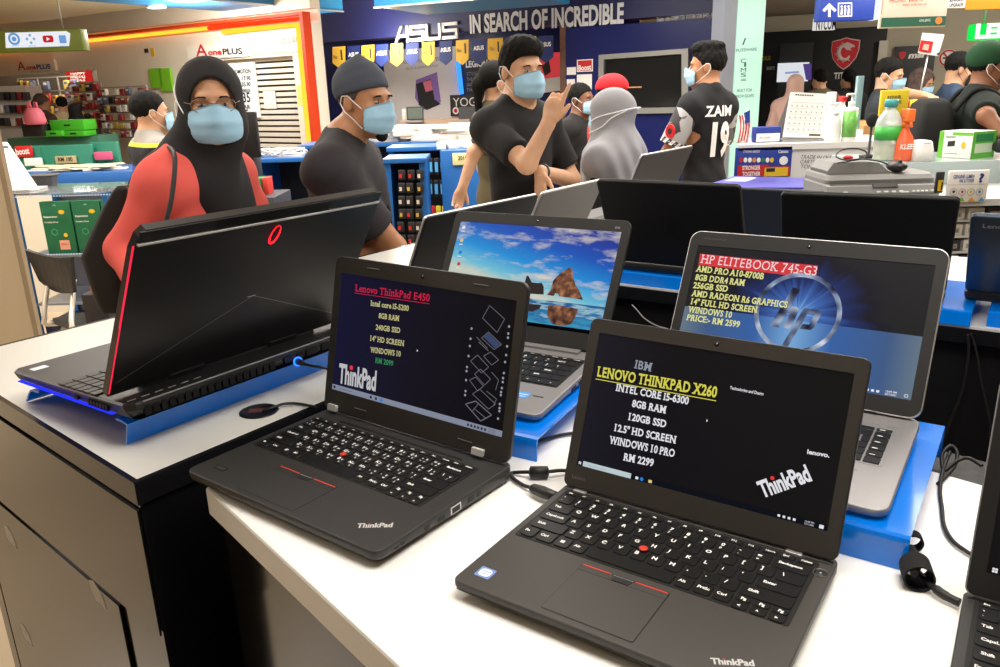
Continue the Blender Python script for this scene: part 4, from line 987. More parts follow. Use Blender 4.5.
q = FA.rect(567.5, 86, 575, 97); MB().m(S('frog_green', 130, 190, 90, .6)).box(q[0], q[1], .001, q[2], q[3], .004).build('green_notice', None, nt_)
# interior
m = wallpanel(FI, 'wall_inner', 306, 0, 640, 200, -.1, 0, M_navy); m['kind'] = 'structure'
pst = wallpanel(FI, 'wall_poster', 389, 46, 461, 128, .01, .03, S('poster_white', 222, 218, 222, .6), label='white laptop poster on the shop back wall', cat='poster')
mb = MB(); mb.m(S('poster_violet', 140, 110, 190, .6)); quad_on(FI, mb, [(417, 80), (438, 72), (442, 102), (424, 110), (416, 98)], .032); mb.m(INK); quad_on(FI, mb, [(417, 84), (432, 79), (436, 101), (420, 104)], .034); quad_on(FI, mb, [(419, 104), (437, 100), (442, 104), (428, 110)], .034)
mb.m(S('poster_pink', 226, 120, 150, .6)); quad_on(FI, mb, [(424, 82), (432, 80), (434, 90), (427, 92)], .036); mb.m(mat('poster_ink', (.2, .2, .22), .6)); FI.line(mb, 'FEEL THE RUSH OF SPEED', (404, 64), (443, 60), 3.2, z=.034, bold=.01); FI.line(mb, 'ALL IN 16 GAMING LAPTOP', (407, 70), (439, 67), 2.4, z=.034)
mb.build('poster_print', None, pst)
lg = wallpanel(FI, 'wall_poster', 463, 56, 524, 128, .01, .04, mat('poster_black', (.012, .012, .015), .5), label='black poster with white heading and grey slogan beside a blue light tube', cat='poster')
mb = MB(); mb.m(PW); FI.line(mb, 'LEGION', (467, 67.5), (489, 66), 6, z=.042, bold=.04)
mb.m(mat('poster_grey', (.28, .28, .3), .6))
for s, v in (('STYLISH ON', 75.5), ('THE OUTSIDE.', 81), ('SAVAGE ON', 86.5), ('THE INSIDE.', 91.5)): FI.line(mb, s, (468, v), (468+len(s)*1.75, v-.8), 3.4, z=.042)
mb.build('poster_print', None, lg)
yg = wallpanel(FI, 'wall_poster', 453, 94, 489, 116, .05, .07, mat('poster_brown', (.03, .022, .02), .5), label='dark sign of thin white capitals with a row of red roundels', cat='poster')
mb = MB(); mb.m(PW); FI.line(mb, 'YOGA', (455.5, 106.5), (486.5, 105.5), 8.5, z=.072, bold=.0); mb.build('poster_print', None, yg)
mb = MB()
for k in range(4): q = FI.hit(458+k*8.5, 110.5); mb.m(PW).lathe([(.05, .071), (.05, .073), (.001, .073)], 14, Matrix.Translation((q[0], q[1], 0)), smooth=False); mb.m(PR).lathe([(.03, .073), (.03, .075), (.001, .075)], 12, Matrix.Translation((q[0], q[1], 0)), smooth=False)
mb.build('roundels', None, yg)
mb = MB(); q, t = FI.hit(464.5, 94), FI.hit(461, 62); mb.tube([(q[0], q[1], .09), (t[0], t[1], .09)], .035, 8); mb.build('light_tube', EM('tube_blue', 50, 130, 255, 2.0), M=FI.M, label='glowing blue light tube at the left edge of the black slogan poster', cat='light')
rp_ = wallpanel(FI, 'wall_poster', 535, 52, 566, 90, .01, .04, EM('poster_red_lit', 214, 66, 70, .75), label='glowing red poster with a dark laptop next to the wooden post', cat='poster')
mb = MB(); mb.m(INK); quad_on(FI, mb, [(543, 66), (550, 60), (552, 72), (546, 76)], .042); mb.m(PW); quad_on(FI, mb, [(535, 80), (566, 76), (566, 90), (535, 94)], .043); mb.build('poster_print', None, rp_)
# pennants under the header
k = 0
FW = Face(FA.M @ Matrix.Translation((0, 0, .06)))
for u, c in ((339, 'y'), (354, 'n'), (368, 'y'), (382, 'n'), (397, 'y'), (412.5, 'n'), (428.5, 'y'), (446, 'n'), (462.5, 'y'), (479, 'n'), (495.5, 'y'), (513, 'n'), (529, 'y'), (546, 'n')):
    vt = 48-(u-312)*.053; w = 6.3 if u < 470 else 7.4; hgt = 14.5+(u-312)*.03
    mb = MB().m(S('pennant_yellow', 222, 176, 56, .7) if c == 'y' else S('pennant_navy', 30, 44, 104, .7))
    P = [FW.hit(*p) for p in ((u-w, vt+.5), (u+w, vt-.5), (u+w, vt+hgt), (u, vt+hgt+6), (u-w, vt+hgt+1))]; mb.prism(P, 0, .006)
    mb.m(INK if c == 'y' else PW)
    if c == 'y': FW.line(mb, 'No.', (u-5.2, vt+12.5), (u-.5, vt+12.2), 4, z=.008); FW.line(mb, '1', (u+1.4, vt+13), (u+4.0, vt+12.8), 9, z=.008, bold=.05)
    else: FW.line(mb, 'ASUS', (u-5, vt+11.2), (u+5.2, vt+10.4), 4, z=.008, bold=.03)
    mb.build('hanging_pennant', None, M=FW.M, label='yellow pennant reading No.1 under the navy header' if c == 'y' else 'navy pennant with pale lettering under the navy header', cat='pennant', group='yellow pennants' if c == 'y' else 'navy pennants')
# desk with devices in the shop
dk = pbox('display_desk', 400, 120, 470, 150, 9.5, .6, S('desk_wood', 176, 150, 128, .5), 'pale wooden display desk in front of the white laptop poster', 'desk', z0=0)
for (u0, v0, u1, v1, nm, lb) in ((407, 108, 424, 122, 'a', 'open laptop with green screen on the wooden display desk'), (459, 108, 479, 126, 'b', 'open black laptop below the dark sign with red roundels')):
    r = thing('laptop', lb, 'laptop', pY((u0+u1)/2, v1, 9.5)); w = wpx(u0, u1, v1, 9.5); h = pY(u0, v0, 9.5).z-pY(u0, v1, 9.5).z
    MB().slab(-w/2, -.2, w/2, 0, 0, .02, .01, .003).build('base', M_silver if nm == 'a' else M_blackplast, r)
    MB().slab(-w/2, 0, w/2, h, -.01, 0, .01, .003, M=Matrix.Rotation(-.2, 4, 'X') @ XZ((0, 0, .02), (1, 0, 0), (0, 0, 1))).build('lid', M_blackplast, r)
    if nm == 'a': MB().box(-w*.42, h*.12, .001, w*.42, h*.9, .003, M=Matrix.Rotation(-.2, 4, 'X') @ XZ((0, 0, .02), (1, 0, 0), (0, 0, 1))).build('screen', S('screen_olive', 84, 98, 84, .4), r)
tr_ = pbox('display_plinth', 425, 134.6, 490, 160, 8.8, .7, S('plinth_white', 214, 212, 208, .6), 'white plinth under the red tray', 'plinth', z0=0)
pbox('red_tray', 439, 128, 482, 134.5, 8.95, .5, S('red_cloth', 190, 40, 48, .7), 'red tray on the white plinth below the red roundels', 'tray', z0=pY(457, 134.6, 8.8).z+.0005)
pbox('price_stand', 402, 109, 406.5, 120.2, 9.7, .04, PW, 'small white price stand left of the green-screen laptop', 'stand')

# ------------------------------------------------------------------ left shop: white front, neon frame, shutters
FP = upright(0, 13.7, 250, 10.0)
xr_ = FP.hit(322, 140)[0]; xl_ = FP.hit(-60, 140)[0]; x80 = FP.hit(103, 110)[0]; xs0, xs1 = FP.hit(188, 100)[0], FP.hit(297, 100)[0]
M_shop = S('shop_white', 226, 216, 200, .6)
ws = MB(); ws.box(xl_, 1.93, -.15, xr_, 2.26, 0); ws.box(x80, 0, -.15, xs0, 1.93, 0); ws.box(xs1, 0, -.15, xr_, 1.93, 0); ws.box(xl_, 2.40, -.15, xr_, HC_, 0); ws.box(xl_, 2.26, -.15, xr_, 2.40, -.12)
o = ws.build('wall_shopfront', M_shop, M=FP.M); o['kind'] = 'structure'
nf = thing('neon_light', 'orange and red glowing neon tube frame around the white shop front', 'light', M=FP.M)
M_neo = EM('neon_orange', 255, 150, 40, 2.6); M_ner = EM('neon_red', 255, 46, 14, 2.4)
mb = MB().m(M_neo); mb.tube([(xl_, 2.30, .03), (FP.hit(215, 60)[0], 2.30, .03)], .022, 8); mb.build('neon_tube', None, nf)
mb = MB().m(M_ner); mb.tube([(FP.hit(215, 60)[0], 2.30, .03), (xr_-.09, 2.30, .03), (xr_-.09, 1.0, .03)], .026, 8); mb.build('neon_tube', None, nf)
mb = MB().m(M_neo); mb.tube([(FP.hit(230, 60)[0], 2.24, .05), (xr_-.16, 2.24, .05), (xr_-.16, 1.0, .05)], .03, 8); mb.build('neon_tube', None, nf)
mb = MB().m(S('red_glow_trim', 200, 60, 20, .6)); mb.box(xl_+.02, 2.33, .004, xr_, 2.36, .12); mb.box(xr_-.05, .01, .004, xr_, 2.33, .12); mb.build('trim', None, nf)
def shop_sign(label, u0, v0, u1, v1, blue):
    o = wallpanel(FP, 'shop_sign', u0, v0, u1, v1, .0, .03, S('sign_panel', 232, 224, 212, .6), label=label, cat='sign'); mb = MB(); w = u1-u0; h = v1-v0; sl = (w)*-.01
    mb.m(PR); FP.line(mb, 'A', (u0+w*.15, v1-h*.22), (u0+w*.34, v1-h*.24), h*.62, z=.033, bold=.01); FP.line(mb, 'one', (u0+w*.35, v1-h*.28), (u0+w*.58, v1-h*.32), h*.3, z=.033, bold=.04)
    mb.m(PB if blue else INK); FP.line(mb, 'PLUS', (u0+w*.59, v1-h*.32), (u0+w*.93, v1-h*.36), h*.3, z=.033, bold=.04)
    mb.m(mat('print_grey3', (.25, .25, .25), .6)); FP.line(mb, 'your reliable IT partner', (u0+w*.45, v1-h*.12), (u0+w*.93, v1-h*.15), h*.1, z=.033); mb.build('lettering', None, o)
shop_sign('white shop sign in red and blue lettering above the dark shop opening', 14, 60, 56, 73.5, True)
shop_sign('larger white shop sign in red and black lettering by the neon corner', 190, 42, 249, 60.5, False)
mb = MB().m(mat('print_grey4', (.18, .17, .16), .6)); FP.line(mb, 'LOT 2-10,11,12', (280.5, 44.5), (304, 40.5), 5, z=.004, bold=.01); FP.line(mb, 'JUALAN - SERVIS KOMPUTER DAN AKSESORI KOMPUTER', (252, 56), (305, 52.5), 2.3, z=.004)
mb.build('lot_lettering', None, M=FP.M, label='grey lot number lettering on white shop front by the neon', cat='lettering')
mb = MB(); q = FP.rect(145, 48, 154, 53); mb.m(INK).box(q[0], q[1], .001, q[0]+(q[2]-q[0])*.4, q[3], .006); mb.m(PY_).box(q[0]+(q[2]-q[0])*.65, q[1]-.05, .001, q[2], q[3], .006); mb.build('wall_tag', None, M=FP.M, label='small black and yellow tag on the white shop front', cat='tag')
# roller shutter
sh_ = thing('roller_shutter', 'grey slatted roller shutter pulled down in the white shop front', 'shutter', M=FP.M)
mb = MB().box(xs0, 0, -.5, xs1, 1.93, -.45); mb.build('backing', mat('shutter_dark', (.05, .04, .035), .6), sh_)
mb = MB(); z = .9
while z < 1.9: mb.slab(xs0, z, xs1, z+.044, -.12, -.10, .004, .003); z += .066
mb.build('slats', S('slat_grey', 214, 204, 190, .5), sh_)
mb = MB(); mb.box(xs0-.03, 0, -.13, xs0+.02, 1.93, -.06); mb.box(xs1-.02, 0, -.13, xs1+.03, 1.93, -.06); mb.build('guide_rail', S('rail_grey', 176, 168, 156, .4, metal=.4), sh_)
pr = wallpanel(FP, 'promotion_board', 227, 62, 249, 118, -.09, -.06, PW, label='white promotion board with black price lines on the shutter', cat='sign'); mb = MB().m(INK)
for s, v, h in (('PROMOTION', 74, 4), ('USB : 17.90', 81, 4), ('8GB : 35.90', 87, 4), ('ADD-ON WIRELESS', 93, 3), ('RM35', 103, 9), ('30 YEAR', 110, 4), ('26', 117, 6)): FP.line(mb, s, (228, v), (247, v-1), h, z=-.055, bold=.02)
mb.build('lettering', None, pr)
for (u0, v0, u1, v1, c, lb) in ((259, 91, 269, 109, 'slip_pale', 'pale paper slip stuck on the middle of the shutter'), (298.5, 85, 307, 105, 'slip_yellow', 'yellow paper notice beside the shutter and neon')):
    wallpanel(FP, 'paper_slip', u0, v0, u1, v1, -.09 if u0 < 290 else .002, -.085 if u0 < 290 else .006, S(c, *((222, 214, 204) if u0 < 290 else (226, 222, 120)), .7), label=lb, cat='notice')
# dark opening of the shop with shelves behind
FS = upright(-40, 15.6, 110, 13.6)
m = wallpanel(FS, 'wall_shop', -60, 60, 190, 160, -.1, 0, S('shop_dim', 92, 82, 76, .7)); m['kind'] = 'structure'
random.seed(3)
pal = [S('pack_%d' % i, *c, .6) for i, c in enumerate(((150, 40, 44), (30, 28, 30), (206, 196, 186), (64, 60, 62), (190, 160, 70), (90, 96, 120), (120, 34, 38), (226, 222, 214)))]
def rack(label, face, u0, u1, v0, v1, rows, cols, d, group, lab='small accessory packet hanging on a wire rack of the left shop'):
    r = thing('goods_rack', label, 'rack', M=face.M); a = face.rect(u0, v0, u1, v1); mb = MB().m(S('rack_wire', 170, 166, 160, .4, metal=.5))
    for i in range(rows+1): z = a[1]+(a[3]-a[1])*i/rows; mb.box(a[0], z-.008, d, a[2], z+.008, d+.02)
    for i in range(4): x = a[0]+(a[2]-a[0])*i/3; mb.box(x-.01, 0 if i in (0, 3) else a[1], d, x+.01, a[3], d+.02)
    mb.build('wire_frame', None, r)
    for i in range(rows):
        for j in range(cols):
            if random.random() < .12: continue
            w = (a[2]-a[0])/cols; h = (a[3]-a[1])/rows; x = a[0]+w*(j+.1+.1*random.random()); z = a[1]+h*(i+.08)
            pk = MB().m(random.choice(pal)); ww, hh = w*(.6+.2*random.random()), h*(.55+.3*random.random()); pk.slab(x, z, x+ww, z+hh, d+.022, d+.07, .01, .004)
            pk.m(random.choice(pal)).box(x+ww*.15, z+hh*.55, d+.069, x+ww*.8, z+hh*.85, d+.072)
            pk.build('hanging_packet', None, M=face.M, label=lab, cat='packet', group=group)
FK = upright(70, 11.7, 150, 10.7); FK2 = upright(20, 13.6, 90, 13.0)
rack('far rack of small goods at the back of the dark shop', FK2, 26, 78, 76, 118, 3, 9, 0, 'goods on the far rack of the dark shop', 'small pack on the far rack in the dark of the left shop')
rack('left wire rack of accessory packets by the shop opening', FK, 79, 101, 82, 137, 6, 5, .0, 'accessory packets on the wire racks')
rack('right wire rack of accessory packets behind the seated man', FK, 107.5, 147, 86, 137, 6, 8, .0, 'accessory packets on the wire racks')
bs = pbox('shop_shelf', -20, 86, 30, 134, 11.6, .4, S('shelf_white', 190, 184, 176, .6), 'white shelf unit of small goods at the far left of the dark shop', 'shelf', z0=0)
for i in range(3):
    for j in range(5):
        u = -2+j*6.2; v = 92+i*13; pbox('boxed_goods', u, v, u+4.6, v+8, 11.5, .08, random.choice(pal), 'small boxed goods on the white shelf of the dark shop', 'box', 'boxed goods on the white shelf')
rw = wallpanel(FS, 'lightbox_sign', 71, 70, 92, 83, .02, .06, EM('sign_red_lit', 214, 40, 34, .8), label='lit red sign with pale lines inside the dark shop', cat='sign'); mb = MB().m(PW)
for k in range(3): FS.line(mb, ('HAPPY', 'MEGA SALE', 'DEALS')[k], (74, 75+k*3.2), (89, 74.6+k*3.2), 2.2, z=.065, bold=.03)
mb.build('lettering', None, rw)
pbox('service_counter', 8, 137, 100, 150, 9.6, .5, S('counter_teal', 70, 120, 100, .6), 'low counter with a teal front in the left shop', 'counter', z0=0)
for (u0, v0, u1, v1, Y, lb) in ((50, 120, 84, 130.5, 9.4, 'upper bright green box on the shop counter'), (44, 130.7, 62, 136.5, 9.35, 'lower left bright green box on the shop counter'), (62.3, 130.7, 84, 136.5, 9.4, 'lower right bright green box on the shop counter')):
    o = pbox('green_box', u0, v0, u1, v1, Y, .3, S('box_green', 70, 190, 40, .5), lb, 'box', 'bright green boxes on the shop counter'); on_front(o, 'handle_slot', INK, (u0+u1)/2-3, (v0+v1)/2-1, (u0+u1)/2+3, (v0+v1)/2+1)
pbox('cash_register', 22, 124, 43, 136.5, 9.3, .3, S('register_black', 36, 32, 32, .5), 'black till under the pink plastic bag', 'till')
# pink carrier bag with two handle loops
p = pY(36, 124.5, 9.25); b = thing('plastic_bag', 'pink plastic carrier bag hanging by the till in the left shop', 'bag', p); sc_ = .012*9.25/9.25
w = wpx(25, 47, 124, 9.25)/2; hB = pY(36, 102, 9.25).z-p.z
M_pink = S('bag_pink', 236, 120, 140, .5)
MB().layers([[(w*k*math.cos(t), .09*math.sin(t)*k2, z) for t in np.linspace(0, 2*PI, 25)[:-1]] for k, k2, z in ((.8, .9, .0), (1, 1, hB*.15), (.85, 1, hB*.5), (.6, .7, hB*.7), (.5, .5, hB*.75))]).build('bag_body', M_pink, b)
for sx in (-1, 1): MB().tube([(sx*w*.42, 0, hB*.72), (sx*w*.38, 0, hB*.98), (sx*w*.2, 0, hB), (sx*w*.16, 0, hB*.74)], .012, 6).build('handle', M_pink, b)
pa_ = wallpanel(FP, 'window_poster', 154, 68, 163, 88, .01, .04, S('lime', 122, 196, 40, .6), label='left lime green panel on the white shop front', cat='panel'); wallpanel(FP, 'window_poster', 164.2, 68, 172, 91, .01, .04, S('lime', 122, 196, 40, .6), label='right lime green panel on the white shop front', cat='panel')
# curved archway edge and hanging olive sign
sg = pbox('hanging_sign', -30, 30, 82, 52, 7.2, .12, S('olive_green', 106, 120, 40, .5), 'hanging olive green sign with a lit white panel of round icons', 'sign')
f = front(sg); mb = MB(); mb.m(EM('panel_lit', 236, 238, 244, 1.0)); q = f.rect(5, 31, 70, 48); mb.prism([(q[0]+.01, q[1]), (q[2]-.03, q[1]), (q[2], q[3]-.02), (q[2]-.03, q[3]), (q[0]+.03, q[3])], .001, .006)
mb.build('lit_panel', None, sg, M=XZ((0, -.0005, 0), (1, 0, 0), (0, 0, 1)))
mb = MB()
for u, c in ((14.5, (110, 160, 215)), (31, (130, 175, 215)), (48.5, (205, 40, 44)), (63, (120, 165, 225))):
    x, y = f.hit(u, 39); mb.m(EM('icon_%d' % u, *c, .9))
    if u == 48.5: mb.slab(x-.045, y-.028, x+.045, y+.028, .006, .008, .015, .001); mb.m(MATS['panel_lit']).poly([(x-.012, y-.015, .009), (x+.018, y, .009), (x-.012, y+.015, .009)])
    elif u == 31:
        for dx, dy in ((-.03, 0), (.03, 0), (0, .03), (0, -.03)): mb.poly([(x+dx-.014, y+dy, .008), (x+dx, y+dy-.014, .008), (x+dx+.014, y+dy, .008), (x+dx, y+dy+.014, .008)])
    elif u == 14.5: mb.ring([(x+.05*math.cos(t), y+.05*math.sin(t)) for t in np.linspace(0, 2*PI, 25)[:-1]], [(x+.032*math.cos(t), y+.032*math.sin(t)) for t in np.linspace(0, 2*PI, 25)[:-1]], .006, .008); mb.lathe([(.02, .007), (.02, .008), (.001, .008)], 14, Matrix.Translation((x, y, 0)), smooth=False)
    else: mb.slab(x-.03, y-.035, x+.03, y+.03, .006, .008, .008, .001)
    mb.text('abcd', Matrix.Translation((x-.03, y-.06, .008)), .012, width=.06)
mb.build('icons', None, sg, M=XZ((0, -.0005, 0), (1, 0, 0), (0, 0, 1)))
mb = MB()
for k in (-.3, .3): mb.tube([(k, .06, pY(30, 30, 7.2).z-pY(30, 52, 7.2).z), (k, .06, HC_-pY(30, 52, 7.2).z)], .008, 6)
mb.build('hanger_rod', M_edge, sg)
# ceiling drops
M_teal = S('drop_teal', 30, 116, 170, .4); M_under = S('drop_under', 36, 60, 110, .5)
def drop(name, ua, ya, ub, yb, zb, dep, m):
    f = upright(ua, ya, ub, yb); L_ = f.hit(ub, 10)[0]; mb = MB(); mb.m(m).box(0, zb, -dep, L_, HC_, 0); mb.m(M_edge).box(-.01, zb-.012, -.01, L_+.01, zb+.004, .008); o = mb.build(name, None, M=f.M); o['kind'] = 'structure'; return f
drop('trim_1', 40, 7.1, 343, 10.2, 2.47, .9, M_teal); drop('trim_2', 388, 8.6, 530, 7.9, 2.33, 1.1, M_teal)
mb = MB().m(M_ceil); A_ = [pZ(u, v, 2.58) for u, v in ((-60, 27), (0, 24.5), (50, 20), (100, 13), (150, 7.5))]
mb.prism([(p.x, p.y) for p in A_]+[(A_[-1].x+1, 5), (-8, 5)], 2.58, HC_-.01); o = mb.build('trim_3', None); o['kind'] = 'structure'
# ceiling lamps
M_lamp = EM('lamp_glow', 255, 244, 224, 6.0); M_lamprim = S('lamp_rim', 225, 222, 214, .5)
def downlight(u, v, z, r_, lb):
    p = pZ(u, v, z); t = thing('ceiling_lamp', lb, 'lamp', p, group='round ceiling lamps')
    MB().lathe([(r_*1.25, -.002), (r_*1.2, -.02), (r_, -.022), (r_, -.006), (r_*1.25, -.002)], 24, smooth=False).build('rim', M_lamprim, t); MB().lathe([(r_, -.008), (r_*.9, -.016), (.001, -.016)], 24, smooth=False).build('diffuser', M_lamp, t)
for u, v, z, r_, lb in ((156, 6, 2.47, .085, 'round ceiling lamp under the left teal ceiling drop'), (212, 28, HC_, .11, 'round ceiling lamp above the larger white shop sign'), (128, 36.5, HC_, .11, 'round ceiling lamp above the white shop front'), (435, 25, 2.33, .09, 'left lamp under the teal ceiling drop before the header'), (474, 22.3, 2.33, .09, 'right lamp under the teal ceiling drop before the header'), (278, 17.2, 2.47, .07, 'lamp near the right end of the left teal ceiling drop')):
    downlight(u, v, z-.001, r_, lb)
t = thing('smoke_detector', 'small white smoke detector on the cream ceiling', 'detector', pZ(226, 22.5, HC_-.001)); MB().lathe([(.09, 0), (.09, -.03), (.05, -.06), (.001, -.06)], 18).build('housing', S('dim_white', 170, 158, 136, .6), t)
t = thing('ceiling_sprinkler', 'small dark sprinkler under the cream ceiling', 'sprinkler', pZ(183, 21, HC_-.001)); MB().lathe([(.05, 0), (.05, -.015), (.015, -.02), (.015, -.1), (.04, -.105), (.001, -.11)], 12).build('fitting', mat('dark_metal', (.06, .05, .04), .5), t)

# ------------------------------------------------------------------ left middle: teal screens, blue rim counter, showcase, chair
M_teals = S('screen_teal', 40, 128, 104, .6)
for (u0, v0, u1, v1, Y, lb) in ((16, 146, 42, 165, 6.45, 'left teal desk screen behind the red sign'), (41, 145, 92, 165, 6.42, 'wide teal desk screen with a small notice in the middle'), (90, 142, 118, 162, 6.5, 'right teal desk screen beside the seated man')):
    pbox('desk_screen', u0, v0, u1, v1, Y, .05, M_teals, lb, 'screen', 'teal desk screens', bev=.015, z0=0)
bo_ = pbox('red_sign', 15, 146, 32, 157, 6.41, .02, PR, 'red sign with white lettering on the left teal desk screen', 'sign'); on_front(bo_, 'lettering', PR, None, 0, 0, 0, lines=[('boost', (16.5, 155), (30, 153.5), 6)], ink=PW)
nt2 = pbox('small_sign', 55, 156, 76, 163.5, 6.39, .02, S('notice_khaki', 190, 176, 130, .7), 'small khaki notice on the wide teal desk screen', 'notice'); on_front(nt2, 'lettering', PR, None, 0, 0, 0, lines=[('RM 100', (58, 161.5), (73, 161), 4)], ink=INK)
pbox('paper_sign', 24, 158, 42, 166, 6.38, .02, PW, 'white paper card leaning by the red sign on the teal screen', 'card'); pbox('coloured_pack', 94, 152, 110, 160, 6.4, .05, S('pack_pink', 214, 90, 130, .6), 'pink and white pack on the counter beside the seated man', 'pack')  # the pink pack sits by the counter, not hung up
cnt = thing('leaflet_counter', 'cream counter with a blue rim strewn with leaflets behind the showcase', 'counter', pY(70, 200, 5.7)); cnt.location.z = 0
ztop = pY(70, 172.5, 5.7).z; xa, xb = pY(10, 172, 5.7).x-cnt.location.x, pY(130, 172, 5.7).x-cnt.location.x
MB().box(xa, 0, 0, xb, .6, ztop-.10).build('panel', S('panel_cream', 214, 204, 184, .6), cnt); MB().slab(xa-.01, -.03, xb+.01, .6, ztop-.1, ztop, .01, .004).build('rim', S('rim_blue', 36, 92, 160, .45), cnt)
MB().box((xa+xb)/2, -.002, 0, (xa+xb)/2+.006, 0, ztop-.1).build('seam', S('seam_dim', 150, 140, 122, .7), cnt)
random.seed(11)
for k in range(22):
    u = 40+k*3.6+random.random()*2; p = pY(u, 168, 5.75+random.random()*.3); mb = MB().m(S('leaflet_cream', 226, 214, 184, .7) if k % 3 else S('leaflet_white', 232, 228, 218, .7))
    mb.slab(-.075, -.05, .075, .05, 0, .006+.005*random.random(), .004, .002); mb.build('leaflet_pile', None, M=Matrix.Translation((p.x, p.y, ztop+.0005+.0125*(k % 3))) @ Matrix.Rotation(random.uniform(-.8, .8), 4, 'Z') , label='small pile of cream leaflets on the blue-rimmed counter', cat='leaflets', group='leaflet piles on the left counter')
bn = thing('storage_bin', 'grey plastic bin standing behind the clear sign stand', 'bin', pY(47, 190, 4.98)); bn.location.z = pY(70, 194, 4.6).z+.0125; h = pY(44, 174, 4.98).z-bn.location.z; w = wpx(37, 59, 190, 4.98)/2
MB().layers([[(x*k, y*k*.8, z) for x, y in rrect(-w, -w, w, w, .03, 3)] for k, z in ((.8, 0), (1, h*.85))], smooth=False).build('body', S('bin_grey', 84, 84, 88, .55), bn)
MB().slab(-w*1.12, -w*.95, w*1.12, w*.95, h*.85, h, .03, .01).build('lid', S('bin_grey', 84, 84, 88, .55), bn)
# glass showcase with green drive boxes
sc = thing('glass_showcase', 'blue-framed glass showcase holding green boxes behind the chair', 'showcase', pY(70, 260, 4.6)); sc.location.z = 0
xA, xB = pY(14, 230, 4.6).x-sc.location.x, pY(113, 230, 4.6).x-sc.location.x; zt = pY(70, 194, 4.6).z
M_bf = S('frame_blue', 30, 96, 160, .35)
for x in (xA, xB-.03): MB().box(x, 0, 0, x+.03, .04, zt).build('post', M_bf, sc); MB().box(x, .46, 0, x+.03, .5, zt).build('post', M_bf, sc)
MB().box(xA, -.01, zt, xB, .5, zt+.012).build('glass_top', mat('glass_pane', (.75, .82, .85), .04, trans=.9, alpha=1, ior=1.2), sc)
for z in (zt-.36, .34): MB().box(xA+.03, .02, z-.012, xB-.03, .48, z).build('shelf', S('shelf_grey', 110, 116, 126, .3), sc)
MB().box(xA, .485, .03, xB, .5, zt).build('back_panel', S('panel_grey', 96, 98, 112, .6), sc)
MB().box(xA, 0, 0, xB, .5, .10).build('plinth', S('plinth_dim', 60, 54, 50, .6), sc)
mb = MB(); 
for k in range(40): mb.box(xA+.03+k*.017, -.004, zt-.012, xA+.038+k*.017, 0, zt-.006); mb.box(xA+.03+k*.017, -.004, zt-.352, xA+.038+k*.017, 0, zt-.346)
mb.build('light_dots', EM('dots_white', 235, 240, 245, .9), sc)
mb = MB(); mb.box(xA+.2, .42, .12, xB-.03, .44, .15); mb.build('light_strip', EM('strip_white', 215, 225, 255, 3.0), sc)
for (u0, u1, lb) in ((44, 74, 'left green drive box in the glass showcase'), (75.5, 104, 'middle green drive box in the glass showcase'), (105, 111, 'narrow green drive box at the right end of the showcase')):
    zb = zt-.36; p = pY((u0+u1)/2, 230, 4.67); w = wpx(u0, u1, 230, 4.67); hh = zt-.05-zb; o = thing('drive_box', lb, 'box', (p.x, p.y, zb+.001), group='green drive boxes'); M_db = S('box_teal', 26, 104, 66, .45)
    MB().slab(-w/2, 0, w/2, .04, 0, hh, .004, .003).build('carton', M_db, o); mb = MB(); L_ = XZ((0, -.001, 0), (1, 0, 0), (0, 0, 1))
    mb.m(PY_); mb.lathe([(.018, .001), (.018, .002), (.001, .002)], 18, Matrix.Translation((w*.2, hh*.8, 0)) @ Matrix.Scale(.7, 4, (0, 1, 0)), smooth=False); mb.lathe([(.012, .001), (.012, .002), (.001, .002)], 18, Matrix.Translation((w*.2, hh*.36, 0)), smooth=False)
    mb.m(PW).text('Expansion', Matrix.Translation((-w*.42, hh*.7, .002)), .010, width=w*.45, bold=.03); mb.text('Portable Drive', Matrix.Translation((-w*.42, hh*.6, .002)), .008, width=w*.45, bold=.02); mb.text('2TB', Matrix.Translation((-w*.05, hh*.92, .002)), .007)
    mb.m(S('hex_green', 70, 150, 110, .5)); H6 = [(-w*.15+.022*math.cos(k*PI/3+.5), hh*.42+.022*math.sin(k*PI/3+.5)) for k in range(6)]; mb.ring(H6, [(-w*.15+(x+w*.15)*.7, hh*.42+(y-hh*.42)*.7) for x, y in H6], .001, .002)
    mb.m(S('tag_salmon', 226, 160, 130, .6)).box(w*-.05, hh*.08, .001, w*.28, hh*.26, .002); mb.m(PR).text('TERA 2', Matrix.Translation((w*-.02, hh*.17, .003)), .009, width=w*.26, bold=.03); mb.build('print', None, o, M=L_)
for k, (u0, u1) in enumerate(((48, 79), (81, 109))):
    o = pbox('console_box', u0, 333, u1, 349, 4.66, .3, S('box_navy', 34, 40, 70, .5), ('left', 'right')[k]+' dark blue game console box on the bottom shelf of the showcase', 'box', 'console boxes in the showcase'); on_front(o, 'lettering', PW, None, 0, 0, 0, lines=[('PS4', (u0+16, 345), (u0+28, 342.5), 5)], ink=S('ink_paleblue', 170, 190, 220, .5))
    o.location.z = .1005
o = pbox('orange_bag', 88, 262, 104, 294, 3.3, .12, S('bag_orange', 226, 110, 40, .6), 'orange paper bag glimpsed behind the black shoulder bag', 'bag', z0=None)
o2 = pbox('stool', 84, 294.5, 108, 330, 3.28, .25, S('stool_dark', 40, 38, 46, .6), 'dark stool under the orange paper bag', 'stool', z0=0)
# pillar
pl_ = MB(); p = pY(16.5, 250, 2.75); pl_.prism([(-1.2, 0), (0, 0), (.25*p.x/p.y-.006, .25), (-1.2, .25)], 0, HC_); o = pl_.build('column_left', S('pillar_cream', 214, 196, 164, .6), M=Matrix.Translation((p.x, p.y, 0))); o['kind'] = 'structure'
o = MB().box(0, -.004, 0, .018, .02, HC_).build('trim_4', S('pillar_edge', 170, 152, 124, .45), M=Matrix.Translation((p.x, p.y, 0))); o['kind'] = 'structure'
